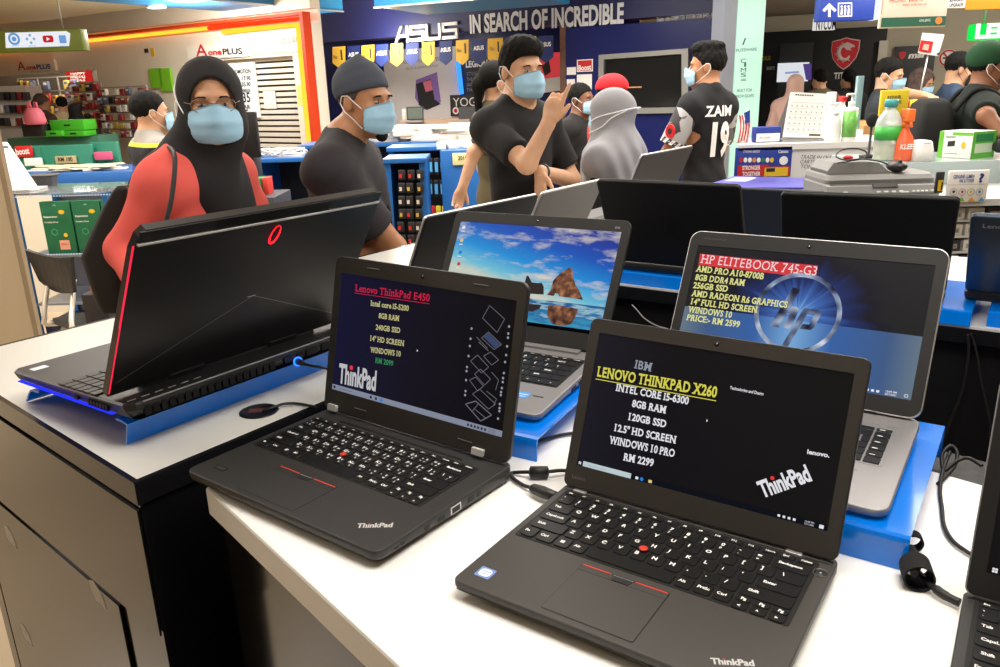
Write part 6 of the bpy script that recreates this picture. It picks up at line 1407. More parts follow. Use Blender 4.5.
def person(name_label, loc, heading, hgt=1.68, skin='a', girth=1.0, top=None, sleeve=.62, arms=None, head=(0, 0), hair='short', mask=M_mask, lean=0, trousers=None, h=.008, hem=.86,
           face=True, hands=None, extra=None, neck_open=True, headfwd=0, cat='person', nohem=False, hcol=None, seated=None):
    """heading: direction the chest faces (radians, 0 = +x). arms = {'L':(elbow,wrist),'R':...} in body frame: x right, y forward, z up (metres for a 1.7 m body).
    head = (turn to its left, nod down)"""
    s = hgt/1.7
    root = thing('person', name_label, cat, loc, rot=(0, 0, heading-PI/2))
    K = lambda p: tuple(q*s for q in p)
    g = girth
    dz = 0 if seated is None else seated
    sh = {'R': (.168*g, -.01, 1.365), 'L': (-.168*g, -.01, 1.365)}
    A = {'R': ((.235*g, -.03, 1.10), (.245*g, .05, .86)), 'L': ((-.235*g, -.03, 1.10), (-.245*g, .05, .86))}
    if arms: A.update(arms)
    def C(a, b, ra, rb, k=.03): return ('c', K(a), K(b), ra*s, rb*s, k*s)
    def E(c, r, k=.03, R=None): return ('e', K(c), tuple(q*s for q in r), k*s)+((R,) if R is not None else ())
    torso = [E((0, 0, 1.25), (.15*g, .105*g, .2), .05), E((0, .01, 1.08), (.135*g, .10*g, .17), .06), E((0, 0, .93), (.155*g, .11*g, .13), .05),
             C((-.11*g, -.01, 1.36), (.11*g, -.01, 1.36), .068*g, .068*g, .06), C((0, -.012, 1.36), (0, .005, 1.47), .075, .055, .04), C((.145*g, -.012, 1.372), (.02, -.008, 1.452), .05, .05, .05), C((-.145*g, -.012, 1.372), (-.02, -.008, 1.452), .05, .05, .05)]
    for q in 'RL': torso.append(E(sh[q], (.062*g, .062*g, .066), .04))
    arm = []
    for q in 'RL':
        e, w = A[q]; arm += [C(sh[q], e, .052*g, .040*g, .03), C(e, w, .041*g, .027, .02)]
    legs = []
    for q, x in (('R', .085), ('L', -.085)): legs += [C((x*g, 0, .88), (x*1.1, .012, .48), .083*g, .055, .04), C((x*1.1, .012, .48), (x*1.15, -.01, .09), .054, .038, .03), C((x*1.15, -.03, .035), (x*1.35, .15, .028), .036, .030, .02)]
    # head in its own frame, origin midway between the eyes' height and the ears
    T, N = head; Rz = np.array(Matrix.Rotation(T, 3, 'Z')); Rx = np.array(Matrix.Rotation(-N, 3, 'X')); R = Rz @ Rx
    HC = np.array((0, .02+headfwd, 1.585)); HL_ = lambda p: tuple(HC+R @ np.array(p))
    def hc(a, b, ra, rb, k=.012): return C(HL_(a), HL_(b), ra, rb, k)
    def he(c, r, k=.012): return E(HL_(c), r, k, R)
    hd = [he((0, -.012, .035), (.074, .094, .083), .02), he((0, .03, -.04), (.061, .060, .085), .03), he((0, .060, -.100), (.026, .024, .020), .025), C(HL_((0, -.02, -.05)), (0, -.005, 1.45), .054, .058, .025)]
    if face:
        hd += [hc((0, .086, .004), (0, .108, -.034), .008, .0125, .008), hc((-.036, .078, .022), (.036, .078, .022), .011, .011, .012), he((.036, .062, -.03), (.026, .022, .024), .02), he((-.036, .062, -.03), (.026, .022, .024), .02),
               hc((-.016, .084, -.066), (.016, .084, -.066), .0075, .0075, .006)]
        hd += [('s'+p[0],)+p[1:] for p in (he((.031, .094, .002), (.017, .012, .009), .006), he((-.031, .094, .002), (.017, .012, .009), .006))]
    for x in (.074, -.074): hd.append(he((x, -.012, -.008), (.010, .019, .031), .006))
    # hands: palm, four fingers of different length, thumb
    hnd = []; hands = hands or {}
    for q in 'RL':
        e, w = [np.array(v) for v in A[q]]; d = (w-e)/np.linalg.norm(w-e)
        cfg = hands.get(q, {}); d = np.array(cfg.get('dir', d), float); d /= np.linalg.norm(d)
        side = np.array(cfg.get('side', (0, 1, 0)), float); side -= d*(side @ d); side /= np.linalg.norm(side); nrm = np.cross(d, side)*(1 if cfg.get('flip', q == 'R') else -1)
        hnd.append(C(tuple(w), tuple(w+d*.03), .026, .026, .01))
        hnd.append(E(tuple(w+d*.055), (.016, .038, .05), .012, np.stack([nrm, side, d], 1)))
        curl = cfg.get('curl', (.35, .4, .45, .5)); L = (.070, .078, .072, .058)
        for i in range(4):
            b0 = w+d*.095+side*(.028-.0185*i); c = curl[i]; d1_ = d*math.cos(c)+nrm*math.sin(c); d2_ = d*math.cos(c*2.1)+nrm*math.sin(c*2.1); d3_ = d*math.cos(c*3)+nrm*math.sin(c*3)
            p1 = b0+d1_*L[i]*.45; p2 = p1+d2_*L[i]*.3; p3 = p2+d3_*L[i]*.25
            hnd += [C(tuple(b0-d*.02), tuple(p1), .0092, .0085, .004), C(tuple(p1), tuple(p2), .0085, .0078, .003), C(tuple(p2), tuple(p3), .0078, .007, .003)]
        t0 = w+d*.03+side*.026; ta = cfg.get('thumb', .6); t1 = t0+(d*math.cos(ta)+side*math.sin(ta))*.036+nrm*.008; t2 = t1+(d*math.cos(ta*.5)+side*math.sin(ta*.5)+nrm*.3)*.03
        hnd += [C(tuple(t0), tuple(t1), .0125, .0105, .006), C(tuple(t1), tuple(t2), .0102, .0085, .003)]
    body = solid('body', torso+arm+legs+hd+hnd, SKIN[skin], root, h)
    o = {'root': root, 'HC': HC, 'HL': lambda p: Vector(HL_(p))*s, 's': s, 'R': R}
    # shirt
    top = top or M_black_tee; inf = .013
    def infl(p, r): return ('c', p[1], p[2], p[3]+r*s, p[4]+r*s, p[5]) if p[0] == 'c' else ('e', p[1], tuple(q+r*s for q in p[2]))+tuple(p[3:])
    sp = [infl(p, inf) for p in torso[:4]+torso[5:]]+[C((0, -.015, 1.40), (0, -.01, 1.435), .078, .068, .02)]
    cuts = []
    for q in 'RL':
        e, w = [np.array(v) for v in A[q]]; a = np.array(sh[q])
        if sleeve <= 1: end = a+(e-a)*sleeve; sp.append(C(tuple(a), tuple(end), .052*g+inf+.002, .047*g+inf+.006, .03))
        else: end = e+(w-e)*(sleeve-1); sp += [C(tuple(a), tuple(e), .052*g+inf, .042*g+inf, .03), C(tuple(e), tuple(end), .042*g+inf, .033+inf*.8, .02)]
        dd = (end-(a if sleeve <= 1 else e)); dd = dd/np.linalg.norm(dd); cuts.append((end*s, dd))
    ph = random.random()*6
    def cut(P, D):
        D = D+.0035*s*(np.sin(P[..., 2]*38/s+P[..., 0]*26+np.sin(P[..., 1]*31+ph)*1.5)*np.sin(P[..., 0]*21+P[..., 2]*17+ph))
        if not nohem: D = np.maximum(D, hem*s-P[..., 2])
        if neck_open: D = smax(D, .066*s-np.linalg.norm((P-np.array(K((0, .012, 1.478))))*np.array((1, 1, .8)), axis=-1), .012)
        for en, dd in cuts:
            near = np.linalg.norm(P-en, axis=-1) < .13*s; D = np.where(near, smax(D, (P-en) @ dd, .008), D)
        return D
    o['shirt'] = solid('shirt', sp, top, root, h, cut=cut)
    tp = [infl(torso[2], .010)]+[infl(p, .012) for p in legs if p[2][2] > .05*s]
    o['trousers'] = solid('trousers', tp, trousers or mat('trouser_dark', (.02, .021, .026), .8), root, max(h, .01), cut=lambda P, D: np.maximum(np.maximum(D, P[..., 2]-.99*s), .06*s-P[..., 2]))
    shp = [infl(p, .009) for p in legs if p[2][2] <= .05*s]; o['shoes'] = solid('shoes', shp, mat('shoe_black', (.015, .014, .014), .5), root, .01, cut=lambda P, D: np.maximum(D, -P[..., 2]))
    # hair
    def local(P): return (P/s-HC) @ R
    if hair:
        def hcut(P, D):
            q = local(P); y = q[..., 1]; x = np.abs(q[..., 0])
            zmin = np.interp(y, [-.11, -.06, -.03, .012, .03, .06, .085, .1], [-.085, -.07, -.035, -.002, .03, .055, .062, .066])
            D = D+.0026*np.sin(q[..., 0]*150+q[..., 2]*90)*np.sin(q[..., 1]*140)+.0022*np.sin(q[..., 0]*310-q[..., 1]*250)*np.sin(q[..., 2]*330+q[..., 1]*120)
            return np.maximum(D, (zmin-q[..., 2])*s)
        hp = [he((0, -.016, .041), (.080, .099, .088), .01)]
        if hair == 'full': hp += [he((.012, .02, .09), (.072, .082, .05), .03), he((0, .055, .085), (.062, .042, .035), .03)]
        if hair == 'quiff': hp += [he((0, .045, .105), (.06, .05, .03), .03), he((0, -.02, .118), (.06, .08, .025), .03)]
        if hair == 'pony': hp += [he((0, -.11, .0), (.04, .04, .05), .02), hc((0, -.115, -.01), (0, -.12, -.14), .032, .018, .02)]
        if hair != 'pony': o['hair'] = solid('hair', hp, hcol or M_hair, root, min(h, .006), cut=hcut)
        else: o['hair'] = solid('hair', hp, hcol or M_hair, root, min(h, .006), cut=lambda P, D: np.maximum(D, np.minimum((np.interp(local(P)[..., 1], [-.09, -.05, .012, .06, .1], [-.3, -.06, 0, .055, .066])-local(P)[..., 2])*s, 9)))
    HM = Matrix.Translation(Vector(HC)*s) @ Matrix([list(r) for r in R]).to_4x4() @ Matrix.Scale(s, 4)
    o['HM'] = HM
    if face:
        for x in (.031, -.031):
            e = MB(); e.m(M_eyew).ball((x, .0800, .001), (.0125, .0080, .0042), 14, 8); e.m(M_eyed).ball((x, .0848, .001), (.0050, .0036, .0044), 10, 8); e.build('eye', None, root, M=HM)
            b = MB(); b.tube([(x-.021, .083, .0165), (x-.008, .0905, .0215), (x+.008, .0905, .0215), (x+.021, .083, .0165)] if True else [], [.0012, .0028, .0028, .0012], 6); b.build('eyebrow', M_hair, root, M=HM)
    if mask: make_mask(root, HM, mask)
    return o
def make_mask(root, HM, m_):
    nu, nv = 18, 12; vs = []; fs = []
    for layer in (0, 1):
        for j in range(nv+1):
            t = -1+2*j/nv
            for i in range(nu+1):
                a = -1+2*i/nu; ang = a*1.18*(1-.10*abs(t)**3)
                prof = 1-.20*t*t*(1 if t > 0 else 1.25)
                nose = .030*math.exp(-(a*3.6)**2)*max(0, (.35+t*.75)) if t > -.45 else 0
                pleat = .0022*math.sin(t*8.5) if abs(t) < .8 else 0
                rr_ = (.088+pleat)*prof+.003-layer*.002
                x = .083*math.sin(ang)*(.93+.07*prof); y = .022+rr_*math.cos(ang)*1.02+nose*.75
                z = -.056+t*.051*(1-.30*abs(a)**2.5)+(.010*math.exp(-(a*3)**2) if t > .5 else 0)
                vs.append((x, y, z))
    n = (nu+1)*(nv+1)
    for j in range(nv):
        for i in range(nu):
            k = j*(nu+1)+i; fs.append((k, k+1, k+nu+2, k+nu+1)); fs.append((n+k, n+k+nu+1, n+k+nu+2, n+k+1))
    for j in range(nv):
        for i in (0, nu):
            k = j*(nu+1)+i; fs.append((k, k+nu+1, n+k+nu+1, n+k))
    for i in range(nu):
        for j in (0, nv):
            k = j*(nu+1)+i; fs.append((k, n+k, n+k+1, k+1))
    mk = MB().m(m_).add(vs, fs, smooth=True); o = mk.build('face_mask', None, root, M=HM)
    for x in (1, -1):
        st = MB().m(M_maskw if m_ is not M_maskk else m_).tube([(x*.074, .048, -.022), (x*.0785, .02, -.002), (x*.083, -.006, .018), (x*.088, -.026, .016), (x*.088, -.033, -.008)], .0018, 6)
        st.tube([(x*.072, .048, -.088), (x*.077, .015, -.06), (x*.085, -.018, -.035), (x*.088, -.033, -.008)], .0018, 6); st.build('mask_strap', None, o)
# ------------------------------------------------------------------ right counters and what stands on them
wc = thing('sales_counter', 'white boxy counter with posters behind the purple desk', 'counter', pY(800, 142, 4.1)); wc.location.z = 0; zW = pY(800, 143, 4.1).z
xa, xb = pY(739, 160, 4.1).x-wc.location.x, pY(905, 160, 4.1).x-wc.location.x
MB().prism([(xa, 0), (xb, 0), (xb, .45), (xa+.15, .45)], 0, zW-.0305).build('body', S('counter_white', 226, 224, 222, .45), wc); MB().prism([(xa-.012, -.015), (xb+.01, -.015), (xb+.01, .47), (xa+.145, .47)], zW-.03, zW).build('worktop', S('worktop_white', 232, 230, 226, .4), wc)
f = Face(Matrix.Translation(wc.location) @ XZ((0, -.001, 0), (1, 0, 0), (0, 0, 1))); L_ = XZ((0, -.001, 0), (1, 0, 0), (0, 0, 1)); mb = MB().m(mat('grey_letter', (.12, .12, .13), .6))
for s, p, q in (('TRADE IN OLD', (800, 158.5), (832, 159.5)), ('CARTRIDGE AND', (799.5, 163.3), (838, 164)), ('TONER IS AVAIL', (800, 168.3), (838, 168.6))): f.line(mb, s, p, q, 3.6, z=.001, bold=.0, shear=.2)
mb.build('lettering', None, wc, M=L_)
po = pbox('poster', 735, 147, 791.5, 177, 4.085, .008, PB, 'blue and red poster reading STRONGER TOGETHER on the white counter', 'poster'); f = front(po); mb = MB(); a = f.rect(737, 164.5, 769, 176.5)
mb.m(PR).poly([(a[0], a[1], .001), (a[2], a[1], .001), (a[2], a[3], .001), (a[0], a[3], .001)]); a = f.rect(762, 166, 790, 176.5); mb.m(S('pr_red2', 190, 40, 30, .6)).poly([(a[0], a[1], .0012), (a[2], a[1], .0012), (a[2], a[3], .0012), (a[0], a[3], .0012)])
a = f.rect(764, 167, 788, 176.5); mb.m(PY_).poly([(a[0], a[1], .0016), (a[2], a[1], .0016), (a[2], a[3], .0016), (a[0], a[3], .0016)]); a = f.rect(766, 168, 775, 172); mb.m(INK).poly([(a[0], a[1], .002), (a[2], a[1], .002), (a[2], a[3], .002), (a[0], a[3], .002)])
mb.m(PW); f.line(mb, 'STRONGER', (742, 170), (760, 169.6), 4, z=.003, bold=.03); f.line(mb, 'TOGETHER', (742, 176), (760, 175.6), 4, z=.003, bold=.03); f.line(mb, 'Canon', (778, 153), (788, 152.7), 3, z=.002, bold=.03); f.line(mb, 'STRONG READY', (743, 153), (760, 152.6), 2.5, z=.002)
for k, c in enumerate((PR, PW, PW, S('c_or', 226, 140, 60, .6), PW, PG, PW, PY_)):
    x, y = f.hit(741+k*4.4, 160); mb.m(c).lathe([(.010, .001), (.010, .002), (.001, .002)], 10, Matrix.Translation((x, y, 0)) @ Matrix.Scale(1.3, 4, (0, 1, 0)), smooth=False)
x, y = f.hit(783.5, 160.5); mb.m(PW).lathe([(.022, .001), (.022, .002), (.001, .002)], 18, Matrix.Translation((x, y, 0)), smooth=False); mb.build('print', None, po, M=XZ((0, -.0005, 0), (1, 0, 0), (0, 0, 1)))
# purple printed desk
zD2 = 1.055; P = [pZ(u, v, zD2) for u, v in ((697, 187.5), (735, 176), (815, 178.2), (811, 187.5))]
cx_, cy_ = sum(p.x for p in P)/4, sum(p.y for p in P)/4
pd = thing('display_desk', 'low desk with a glossy purple printed top in front of the white counter', 'desk'); 
MB().prism([(p.x, p.y) for p in P], zD2-.03, zD2).build('desktop', mat('purple_print', srgb(82, 80, 172), .35, noise=.3, nscale=5, spec=.4), pd); MB().prism([(cx_+(p.x-cx_)*.93, cy_+(p.y-cy_)*.93) for p in P], 0, zD2-.0305).build('body', S('desk_body', 70, 66, 110, .5), pd)
mb = MB().m(S('print_pale', 214, 214, 226, .3)); 
for q in (((724, 181), (736, 177), (757, 177.6), (746, 181.6)), ((704, 187), (712, 184), (741, 185), (735, 188))): mb.poly([tuple(pZ(u, v, zD2+.0008)) for u, v in q])
mb.build('pale_print', None, pd)
# desk top leaflet box, flag, calendar
o = pbox('leaflet_box', 755, 127, 781, 142.5, 4.2, .06, PB, 'small blue and white leaflet box left of the desk calendar', 'box', z0=zW+.0005); f = front(o); mb = MB().m(PW); a = f.rect(756, 133, 780, 142); mb.poly([(a[0], a[1], .001), (a[2], a[1], .001), (a[2], a[3], .001), (a[0], a[3], .001)]); mb.m(INK); f.line(mb, 'GPS LOCKER', (759, 139), (770, 138.6), 2.2, z=.002); mb.build('print', None, o, M=XZ((0, -.0005, 0), (1, 0, 0), (0, 0, 1)))
fl = thing('flag', 'small drooping red and white striped flag beside the jersey', 'flag', pY(742, 142, 4.25)); fl.location.z = zW; I0 = -Vector(fl.location)
MB().tube([(0, 0, .01), pY(747, 108, 4.25)+I0], .003, 6).build('pole', M_edge, fl); MB().lathe([(.03, 0), (.03, .008), (.004, .012), (.001, .012)], 14).build('foot', M_edge, fl)
mb = MB(); 
for k in range(8):
    mb.m(PR if k % 2 == 0 else PW); q = []
    for t in np.linspace(0, 1, 8): q.append((pY(738.8+k*1.35+1.5*math.sin(t*4), 115+27*t, 4.23+.01*math.sin(t*6+k))+I0, pY(738.8+(k+1)*1.35+1.5*math.sin(t*4), 115+27*t, 4.23+.01*math.sin(t*6+k+1))+I0))
    for i in range(7): mb.poly([q[i][0], q[i][1], q[i+1][1], q[i+1][0]])
mb.m(PB); mb.poly([p+I0 for p in (pY(744, 113, 4.222), pY(750, 110, 4.222), pY(750, 122, 4.222), pY(745, 124, 4.222))]); mb.build('cloth', None, fl)
ca = thing('desk_calendar', 'white desk calendar standing on the white counter', 'calendar', pY(806, 143, 4.2)); ca.location.z = zW; I0 = -Vector(ca.location)
P = [pY(u, v, Y)+I0 for u, v, Y in ((783, 137, 4.18), (824, 138, 4.18), (830, 94, 4.27), (791, 92, 4.27))]; B = [Vector((p.x, p.y+.09+.0*i, p.z)) for i, p in enumerate(P)]
nn = (P[1]-P[0]).cross(P[3]-P[0]).normalized()
def bl(a, b, o=.002): return P[0].lerp(P[1], a).lerp(P[3].lerp(P[2], a), b)+nn*o
MB().add([*P, *[p-nn*.012 for p in P]], [(0, 1, 2, 3), (7, 6, 5, 4), (0, 4, 5, 1), (1, 5, 6, 2), (2, 6, 7, 3), (3, 7, 4, 0)]).build('page_block', S('page_white', 226, 224, 220, .6), ca)
mb = MB(); Q = [Vector((P[0].x, P[0].y-.01, 0)), Vector((P[1].x, P[1].y-.01, 0)), Vector((P[1].x, P[1].y+.16, 0)), Vector((P[0].x, P[0].y+.16, 0))]
mb.add([*Q, *[q+Vector((0, 0, .012)) for q in Q]], [(0, 3, 2, 1), (4, 5, 6, 7), (0, 1, 5, 4), (1, 2, 6, 5), (2, 3, 7, 6), (3, 0, 4, 7)]); mb.add([P[2]-nn*.012, P[3]-nn*.012, Q[3], Q[2], P[2]-nn*.016, P[3]-nn*.016, Q[3]+Vector((0, -.005, 0)), Q[2]+Vector((0, -.005, 0))], [(0, 1, 2, 3), (7, 6, 5, 4)]); mb.build('stand', S('stand_grey', 150, 148, 146, .5), ca)
mb = MB().m(mat('cal_grey', (.22, .21, .2), .6))
for i in range(6): mb.poly([bl(.06, .12+.13*i), bl(.94, .12+.13*i), bl(.94, .125+.13*i), bl(.06, .125+.13*i)])
for i in range(5):
    for j in range(7): mb.poly([bl(.07+j*.127, .16+.13*i), bl(.10+j*.127, .16+.13*i), bl(.10+j*.127, .19+.13*i), bl(.07+j*.127, .19+.13*i)])
mb.m(INK); mb.poly([bl(.62, .04), bl(.9, .04), bl(.9, .08), bl(.62, .08)])
for j in range(8): mb.poly([bl(.12+.06*j, .93), bl(.16+.06*j, .93), bl(.16+.06*j, .96), bl(.12+.06*j, .96)])
mb.build('print', None, ca)
def bottle(name, label, u, v0, v1, Y, prof, m, z=None, n=20, group=None):
    """turned body; prof in (radius fraction of height, height fraction)"""
    p = pY(u, v1, Y); h = pY(u, v0, Y).z-p.z
    if z is not None: h += p.z-z; p.z = z
    r = thing(name, label, 'bottle', p, group=group); MB().lathe([(a*h, b*h) for a, b in prof], n).build('body', m, r); return r, h
M_bw = S('bottle_white', 236, 234, 230, .35); M_bg = S('liquid_green', 120, 190, 90, .25); M_clear = mat('clear_plastic', (.82, .87, .86), .15, trans=.55, ior=1.3)
def pump(r, h, m, z0):
    MB().lathe([(.016, z0), (.016, z0+.02), (.006, z0+.022), (.005, z0+.05), (.012, z0+.052), (.012, z0+.062), (.001, z0+.062)], 14).build('pump', m, r); MB().tube([(0, 0, z0+.057), (-.03, -.01, z0+.057), (-.036, -.012, z0+.047)], .005, 6).build('spout', m, r)
r, h = bottle('pump_bottle', 'white pump bottle between the calendar and the green soap bottle', 833.5, 115, 142, 4.15, [(.0, 0), (.22, 0), (.23, .04), (.23, .72), (.16, .88), (.1, .92), (.1, 1), (.001, 1)], M_bw, zW); pump(r, h, M_bw, h)
r, h = bottle('pump_bottle', 'green soap pump bottle with a white pump on the white counter', 848, 106, 142.5, 4.13, [(.0, 0), (.20, 0), (.205, .03), (.205, .9), (.19, .95), (.1, .96), (.1, 1), (.001, 1)], M_bw, zW); pump(r, h, M_bw, h)
MB().lathe([(.2065*h, .12*h), (.2065*h, .86*h)], 20, M=None).build('green_label', M_bg, r)
r, h = bottle('spray_bottle', 'white spray bottle with a red nozzle peeping over the white counter bottles', 838.5, 93, 142, 4.45, [(.0, 0), (.14, 0), (.14, .6), (.06, .75), (.06, .8), (.001, .8)], M_bw, zW); MB().slab(-.012, -.03, .012, .03, .8*h, .93*h, .006, .004).build('nozzle', PR, r); MB().tube([(0, -.03, .9*h), (0, -.055, .92*h)], .007, 8).build('nozzle_tip', PR, r)
pbox('paper_pack', 828, 92, 835, 140, 4.5, .05, S('pack_pale', 226, 226, 230, .6), 'white upright pack behind the pump bottles', 'pack', z0=zW+.0005); pbox('clear_stand', 855, 76, 861.5, 142, 4.5, .03, S('stand_ice', 130, 160, 166, .2), 'tall pale blue plastic stand behind the green soap bottle', 'stand', z0=zW+.0005)
pbox('small_carton', 858, 130, 863, 142.5, 4.2, .04, PW, 'small white carton right of the green soap bottle', 'carton', z0=zW+.0005)
# scanner counter
zC2 = 1.062; Yc = 2.92
gc = thing('glass_counter', 'pale counter with product boxes in front, carrying the scanner and bottles', 'counter', (pY(900, 230, Yc).x, Yc, 0)); xa, xb = pY(808, 195, Yc).x-gc.location.x, pY(1075, 195, Yc).x-gc.location.x; xm = pY(889, 220, Yc).x-gc.location.x
xs = pY(868, 170, 3.4).x-gc.location.x; MB().prism([(xa, -.02), (xb, -.02), (xb, .90), (xs, .90), (xs, .39), (xa, .39)], zC2-.025, zC2).build('worktop', S('worktop_grey', 200, 202, 204, .3), gc); MB().prism([(xa, .02), (xm, .02), (xm, .37), (xa, .37)], 0, zC2-.026).build('body', S('body_pale', 206, 206, 208, .5), gc)
MB().box(xs+.03, .301, 0, xb, .86, zC2-.026).build('back_panel', S('shelf_back', 120, 122, 128, .6), gc)
for z in (.80, .86, .92, .98): 
    MB().box(xm, .02, z-.008, xb, .30, z).build('shelf', S('shelf_pale', 214, 214, 214, .5), gc)
MB().box(xm, .02, 0, xb, .30, .68).build('lower_body', S('lower_white', 228, 226, 224, .5), gc); MB().box(xm, .005, .68, xb, .30, .79).build('red_band', S('band_red', 196, 40, 40, .5), gc)
random.seed(9)
for i, z in enumerate((.80, .86, .92, .98)):
    for j in range(9):
        w = .062; x = xm+.012+j*(w+.012)
        if x+w > xb: continue
        o = MB().m(S('carton_white', 226, 224, 218, .6) if (i+j) % 4 else S('carton_dark', 60, 60, 70, .6)).slab(-w/2, 0, w/2, .09, 0, .042, .002, .001).build('product_box', None, M=Matrix.Translation((gc.location.x+x+w/2, Yc+.025, z+.0005)), label='small product box on the shelves under the scanner counter', cat='box', group='product boxes under the scanner counter')
        mb = MB().m(S('carton_label', 170, 168, 160, .6)).poly([(-w*.35, .010, .0006), (w*.3, .010, .0006), (w*.3, .028, .0006), (-w*.35, .028, .0006)]); mb.m(INK).text(random.choice(('IC 46', 'BT 600', 'GI 79', 'LC 39', 'T664')), Matrix.Translation((-w*.28, .014, .0012)), .007, width=w*.5); mb.build('label', None, o, M=XZ((0, -.0002, 0), (1, 0, 0), (0, 0, 1)))
# sign card on the shelf front
o = pbox('ink_sign', 948, 170.5, 988, 202, 2.885, .012, S('card_white', 236, 234, 228, .6), 'white card with four coloured drops asking which ink and toner', 'sign'); f = front(o); mb = MB(); mb.m(PB); f.line(mb, 'GENUINE LUMEN', (953, 178.5), (974, 178), 3.5, z=.001, bold=.02); f.line(mb, 'INK & TONER', (959, 182.5), (974, 182), 3, z=.001, bold=.02); f.line(mb, '?', (978, 182), (983, 182), 8, z=.001, bold=.04)
a = f.rect(948, 184, 988, 185); mb.m(INK).poly([(a[0], a[1], .001), (a[2], a[1], .001), (a[2], a[3], .001), (a[0], a[3], .001)])
for k, c in enumerate(((60, 60, 64), (200, 60, 140), (226, 200, 60), (50, 150, 200))):
    x, y = f.hit(953.5+k*8.6, 192); mb.m(S('ring_grey', 150, 150, 150, .6)).ring([(x+.013*math.cos(t), y+.013*math.sin(t)) for t in np.linspace(0, 2*PI, 21)[:-1]], [(x+.0115*math.cos(t), y+.0115*math.sin(t)) for t in np.linspace(0, 2*PI, 21)[:-1]], .0005, .001); mb.m(S('drop_%d' % k, *c, .5)).lathe([(.005, .001), (.005, .0015), (.0005, .0015)], 12, Matrix.Translation((x, y+.001, 0)), smooth=False)
    x, y = f.hit(951+k*10, 201); mb.m(S('dia_%d' % k, *((70, 60, 70), (120, 180, 60), (226, 150, 50), (60, 150, 210))[k], .5)).poly([(x-.012, y, .001), (x, y-.0, .001), (x+.012, y, .001), (x, y+.014, .001)])
mb.build('print', None, o, M=XZ((0, -.0005, 0), (1, 0, 0), (0, 0, 1)))
o = pbox('number_card', 936, 172, 944, 193, 2.9, .01, INK, 'black framed yellow card with a 1 beside the scanner', 'sign'); on_front(o, 'face', PY_, 937, 180, 943.5, 191, lines=[('1', (939, 189.5), (941.8, 189.4), 7)], ink=INK, bold=.04)
# scanner
pS, pE = pY(828, 190, 3.02), pY(938, 193, 3.02); wS = pE.x-pS.x; zt = pY(880, 161, 3.1).z-zC2
scn = thing('scanner', 'grey flatbed scanner printer with a button panel on the pale counter', 'scanner', ((pS.x+pE.x)/2, 3.0, zC2), rz=-.03); M_sg = S('scanner_grey', 128, 128, 126, .5); M_sd = S('scanner_dark', 62, 62, 64, .45)
w2 = wS/2
MB().layers([[(x, y, z) for x, y in rrect(-w2*a, b, w2*a, .30, .02, 4)] for a, b, z in ((.97, .0, 0), (1, -.0, .01), (1, .01, .045), (.985, .03, .05))], smooth=False).build('base', M_sg, scn)
MB().layers([[(x, y, z) for x, y in rrect(-w2*a, b, w2*a, .30, .02, 4)] for a, b, z in ((.985, .05, .0505), (.985, .045, .065), (.96, .06, zt*.62), (.94, .09, zt*.66))], smooth=False).build('lid', M_sg, scn)
Qs = Matrix(((0, 0, 1, 0), (1, 0, 0, 0), (0, 1, 0, 0), (0, 0, 0, 1)))
zz = zt*.66
mb = MB().prism([(-w2*.90, zz), (w2*.25, zz), (w2*.15, zz+.012), (w2*.0, zz+zt*.30), (-w2*.2, zz+zt*.34), (-w2*.82, zz+zt*.34), (-w2*.92, zz+zt*.1)], -.27, -.08, M=XZ((0, 0, 0), (1, 0, 0), (0, 0, 1))); mb.build('document_feeder', M_sg, scn)
mb = MB().m(M_sd); mb.add([(-w2*.95, -.002, .012), (w2*.93, -.002, .012), (w2*.93, .026, .052), (-w2*.95, .026, .052), (-w2*.95, .03, .012), (w2*.93, .03, .012), (w2*.93, .03, .051), (-w2*.95, .03, .051)], [(0, 1, 2, 3), (0, 3, 7, 4), (1, 5, 6, 2), (4, 7, 6, 5), (0, 4, 5, 1), (3, 2, 6, 7)])
Mp = XZ((0, -.002, .012), (1, 0, 0), (0, .57, .82)); 
mb.m(mat('panel_black', (.01, .01, .01), .3)).slab(-w2*.22, .026, w2*.22, .043, .0005, .012, .003, .001, M=Mp); mb.m(S('button_pale', 196, 196, 194, .5))
for k in range(4): mb.slab(-w2*.15+k*.028, .010, -w2*.15+k*.028+.016, .018, .0005, .003, .002, .0006, M=Mp)
for i in range(3):
    for j in range(4): mb.slab(w2*.48+j*.016, .010+i*.010, w2*.48+j*.016+.011, .017+i*.010, .0005, .003, .002, .0006, M=Mp)
mb.slab(-w2*.75, .012, -w2*.66, .034, .0005, .003, .002, .0006, M=Mp); mb.slab(w2*.80, .012, w2*.88, .03, .0005, .003, .003, .0006, M=Mp); mb.slab(w2*.28, .008, w2*.42, .036, .0005, .002, .002, .0006, M=Mp); mb.m(PW).text('MFC', Mp @ Matrix.Translation((-w2*.92, .022, .001)), .010, width=.05); mb.build('button_panel', None, scn)
# mouse with its lead and webcam-like plug on the scanner
ms = thing('computer_mouse', 'black computer mouse with a looped lead lying on the scanner', 'mouse', pY(896, 172, 3.1)); ms.location.z = zC2+.001+zz
MB().ball((0, 0, .021), (.036, .048, .021), 18, 10).build('body', mat('mouse_black', (.012, .012, .012), .4), ms); MB().tube([(0, -.03, .040), (0, -.012, .045)], .005, 8).build('wheel', M_blackplast, ms)
I0 = -Vector(ms.location)
MB().tube(bez([Vector((0, .04, .015)), pY(893, 167, 3.15)+I0, pY(880, 161.5, 3.1)+I0, pY(862, 159, 3.05)+I0, pY(845, 160, 3.02)+I0, pY(836, 156, 3.05)+I0, pY(842, 150, 3.1)+I0, pY(856, 148.5, 3.12)+I0, pY(866, 152, 3.14)+I0, pY(864, 158, 3.12)+I0, pY(850, 161, 3.05)+I0, pY(838, 163, 3.0)+I0]), .003, 6).build('lead', M_cable, ms)
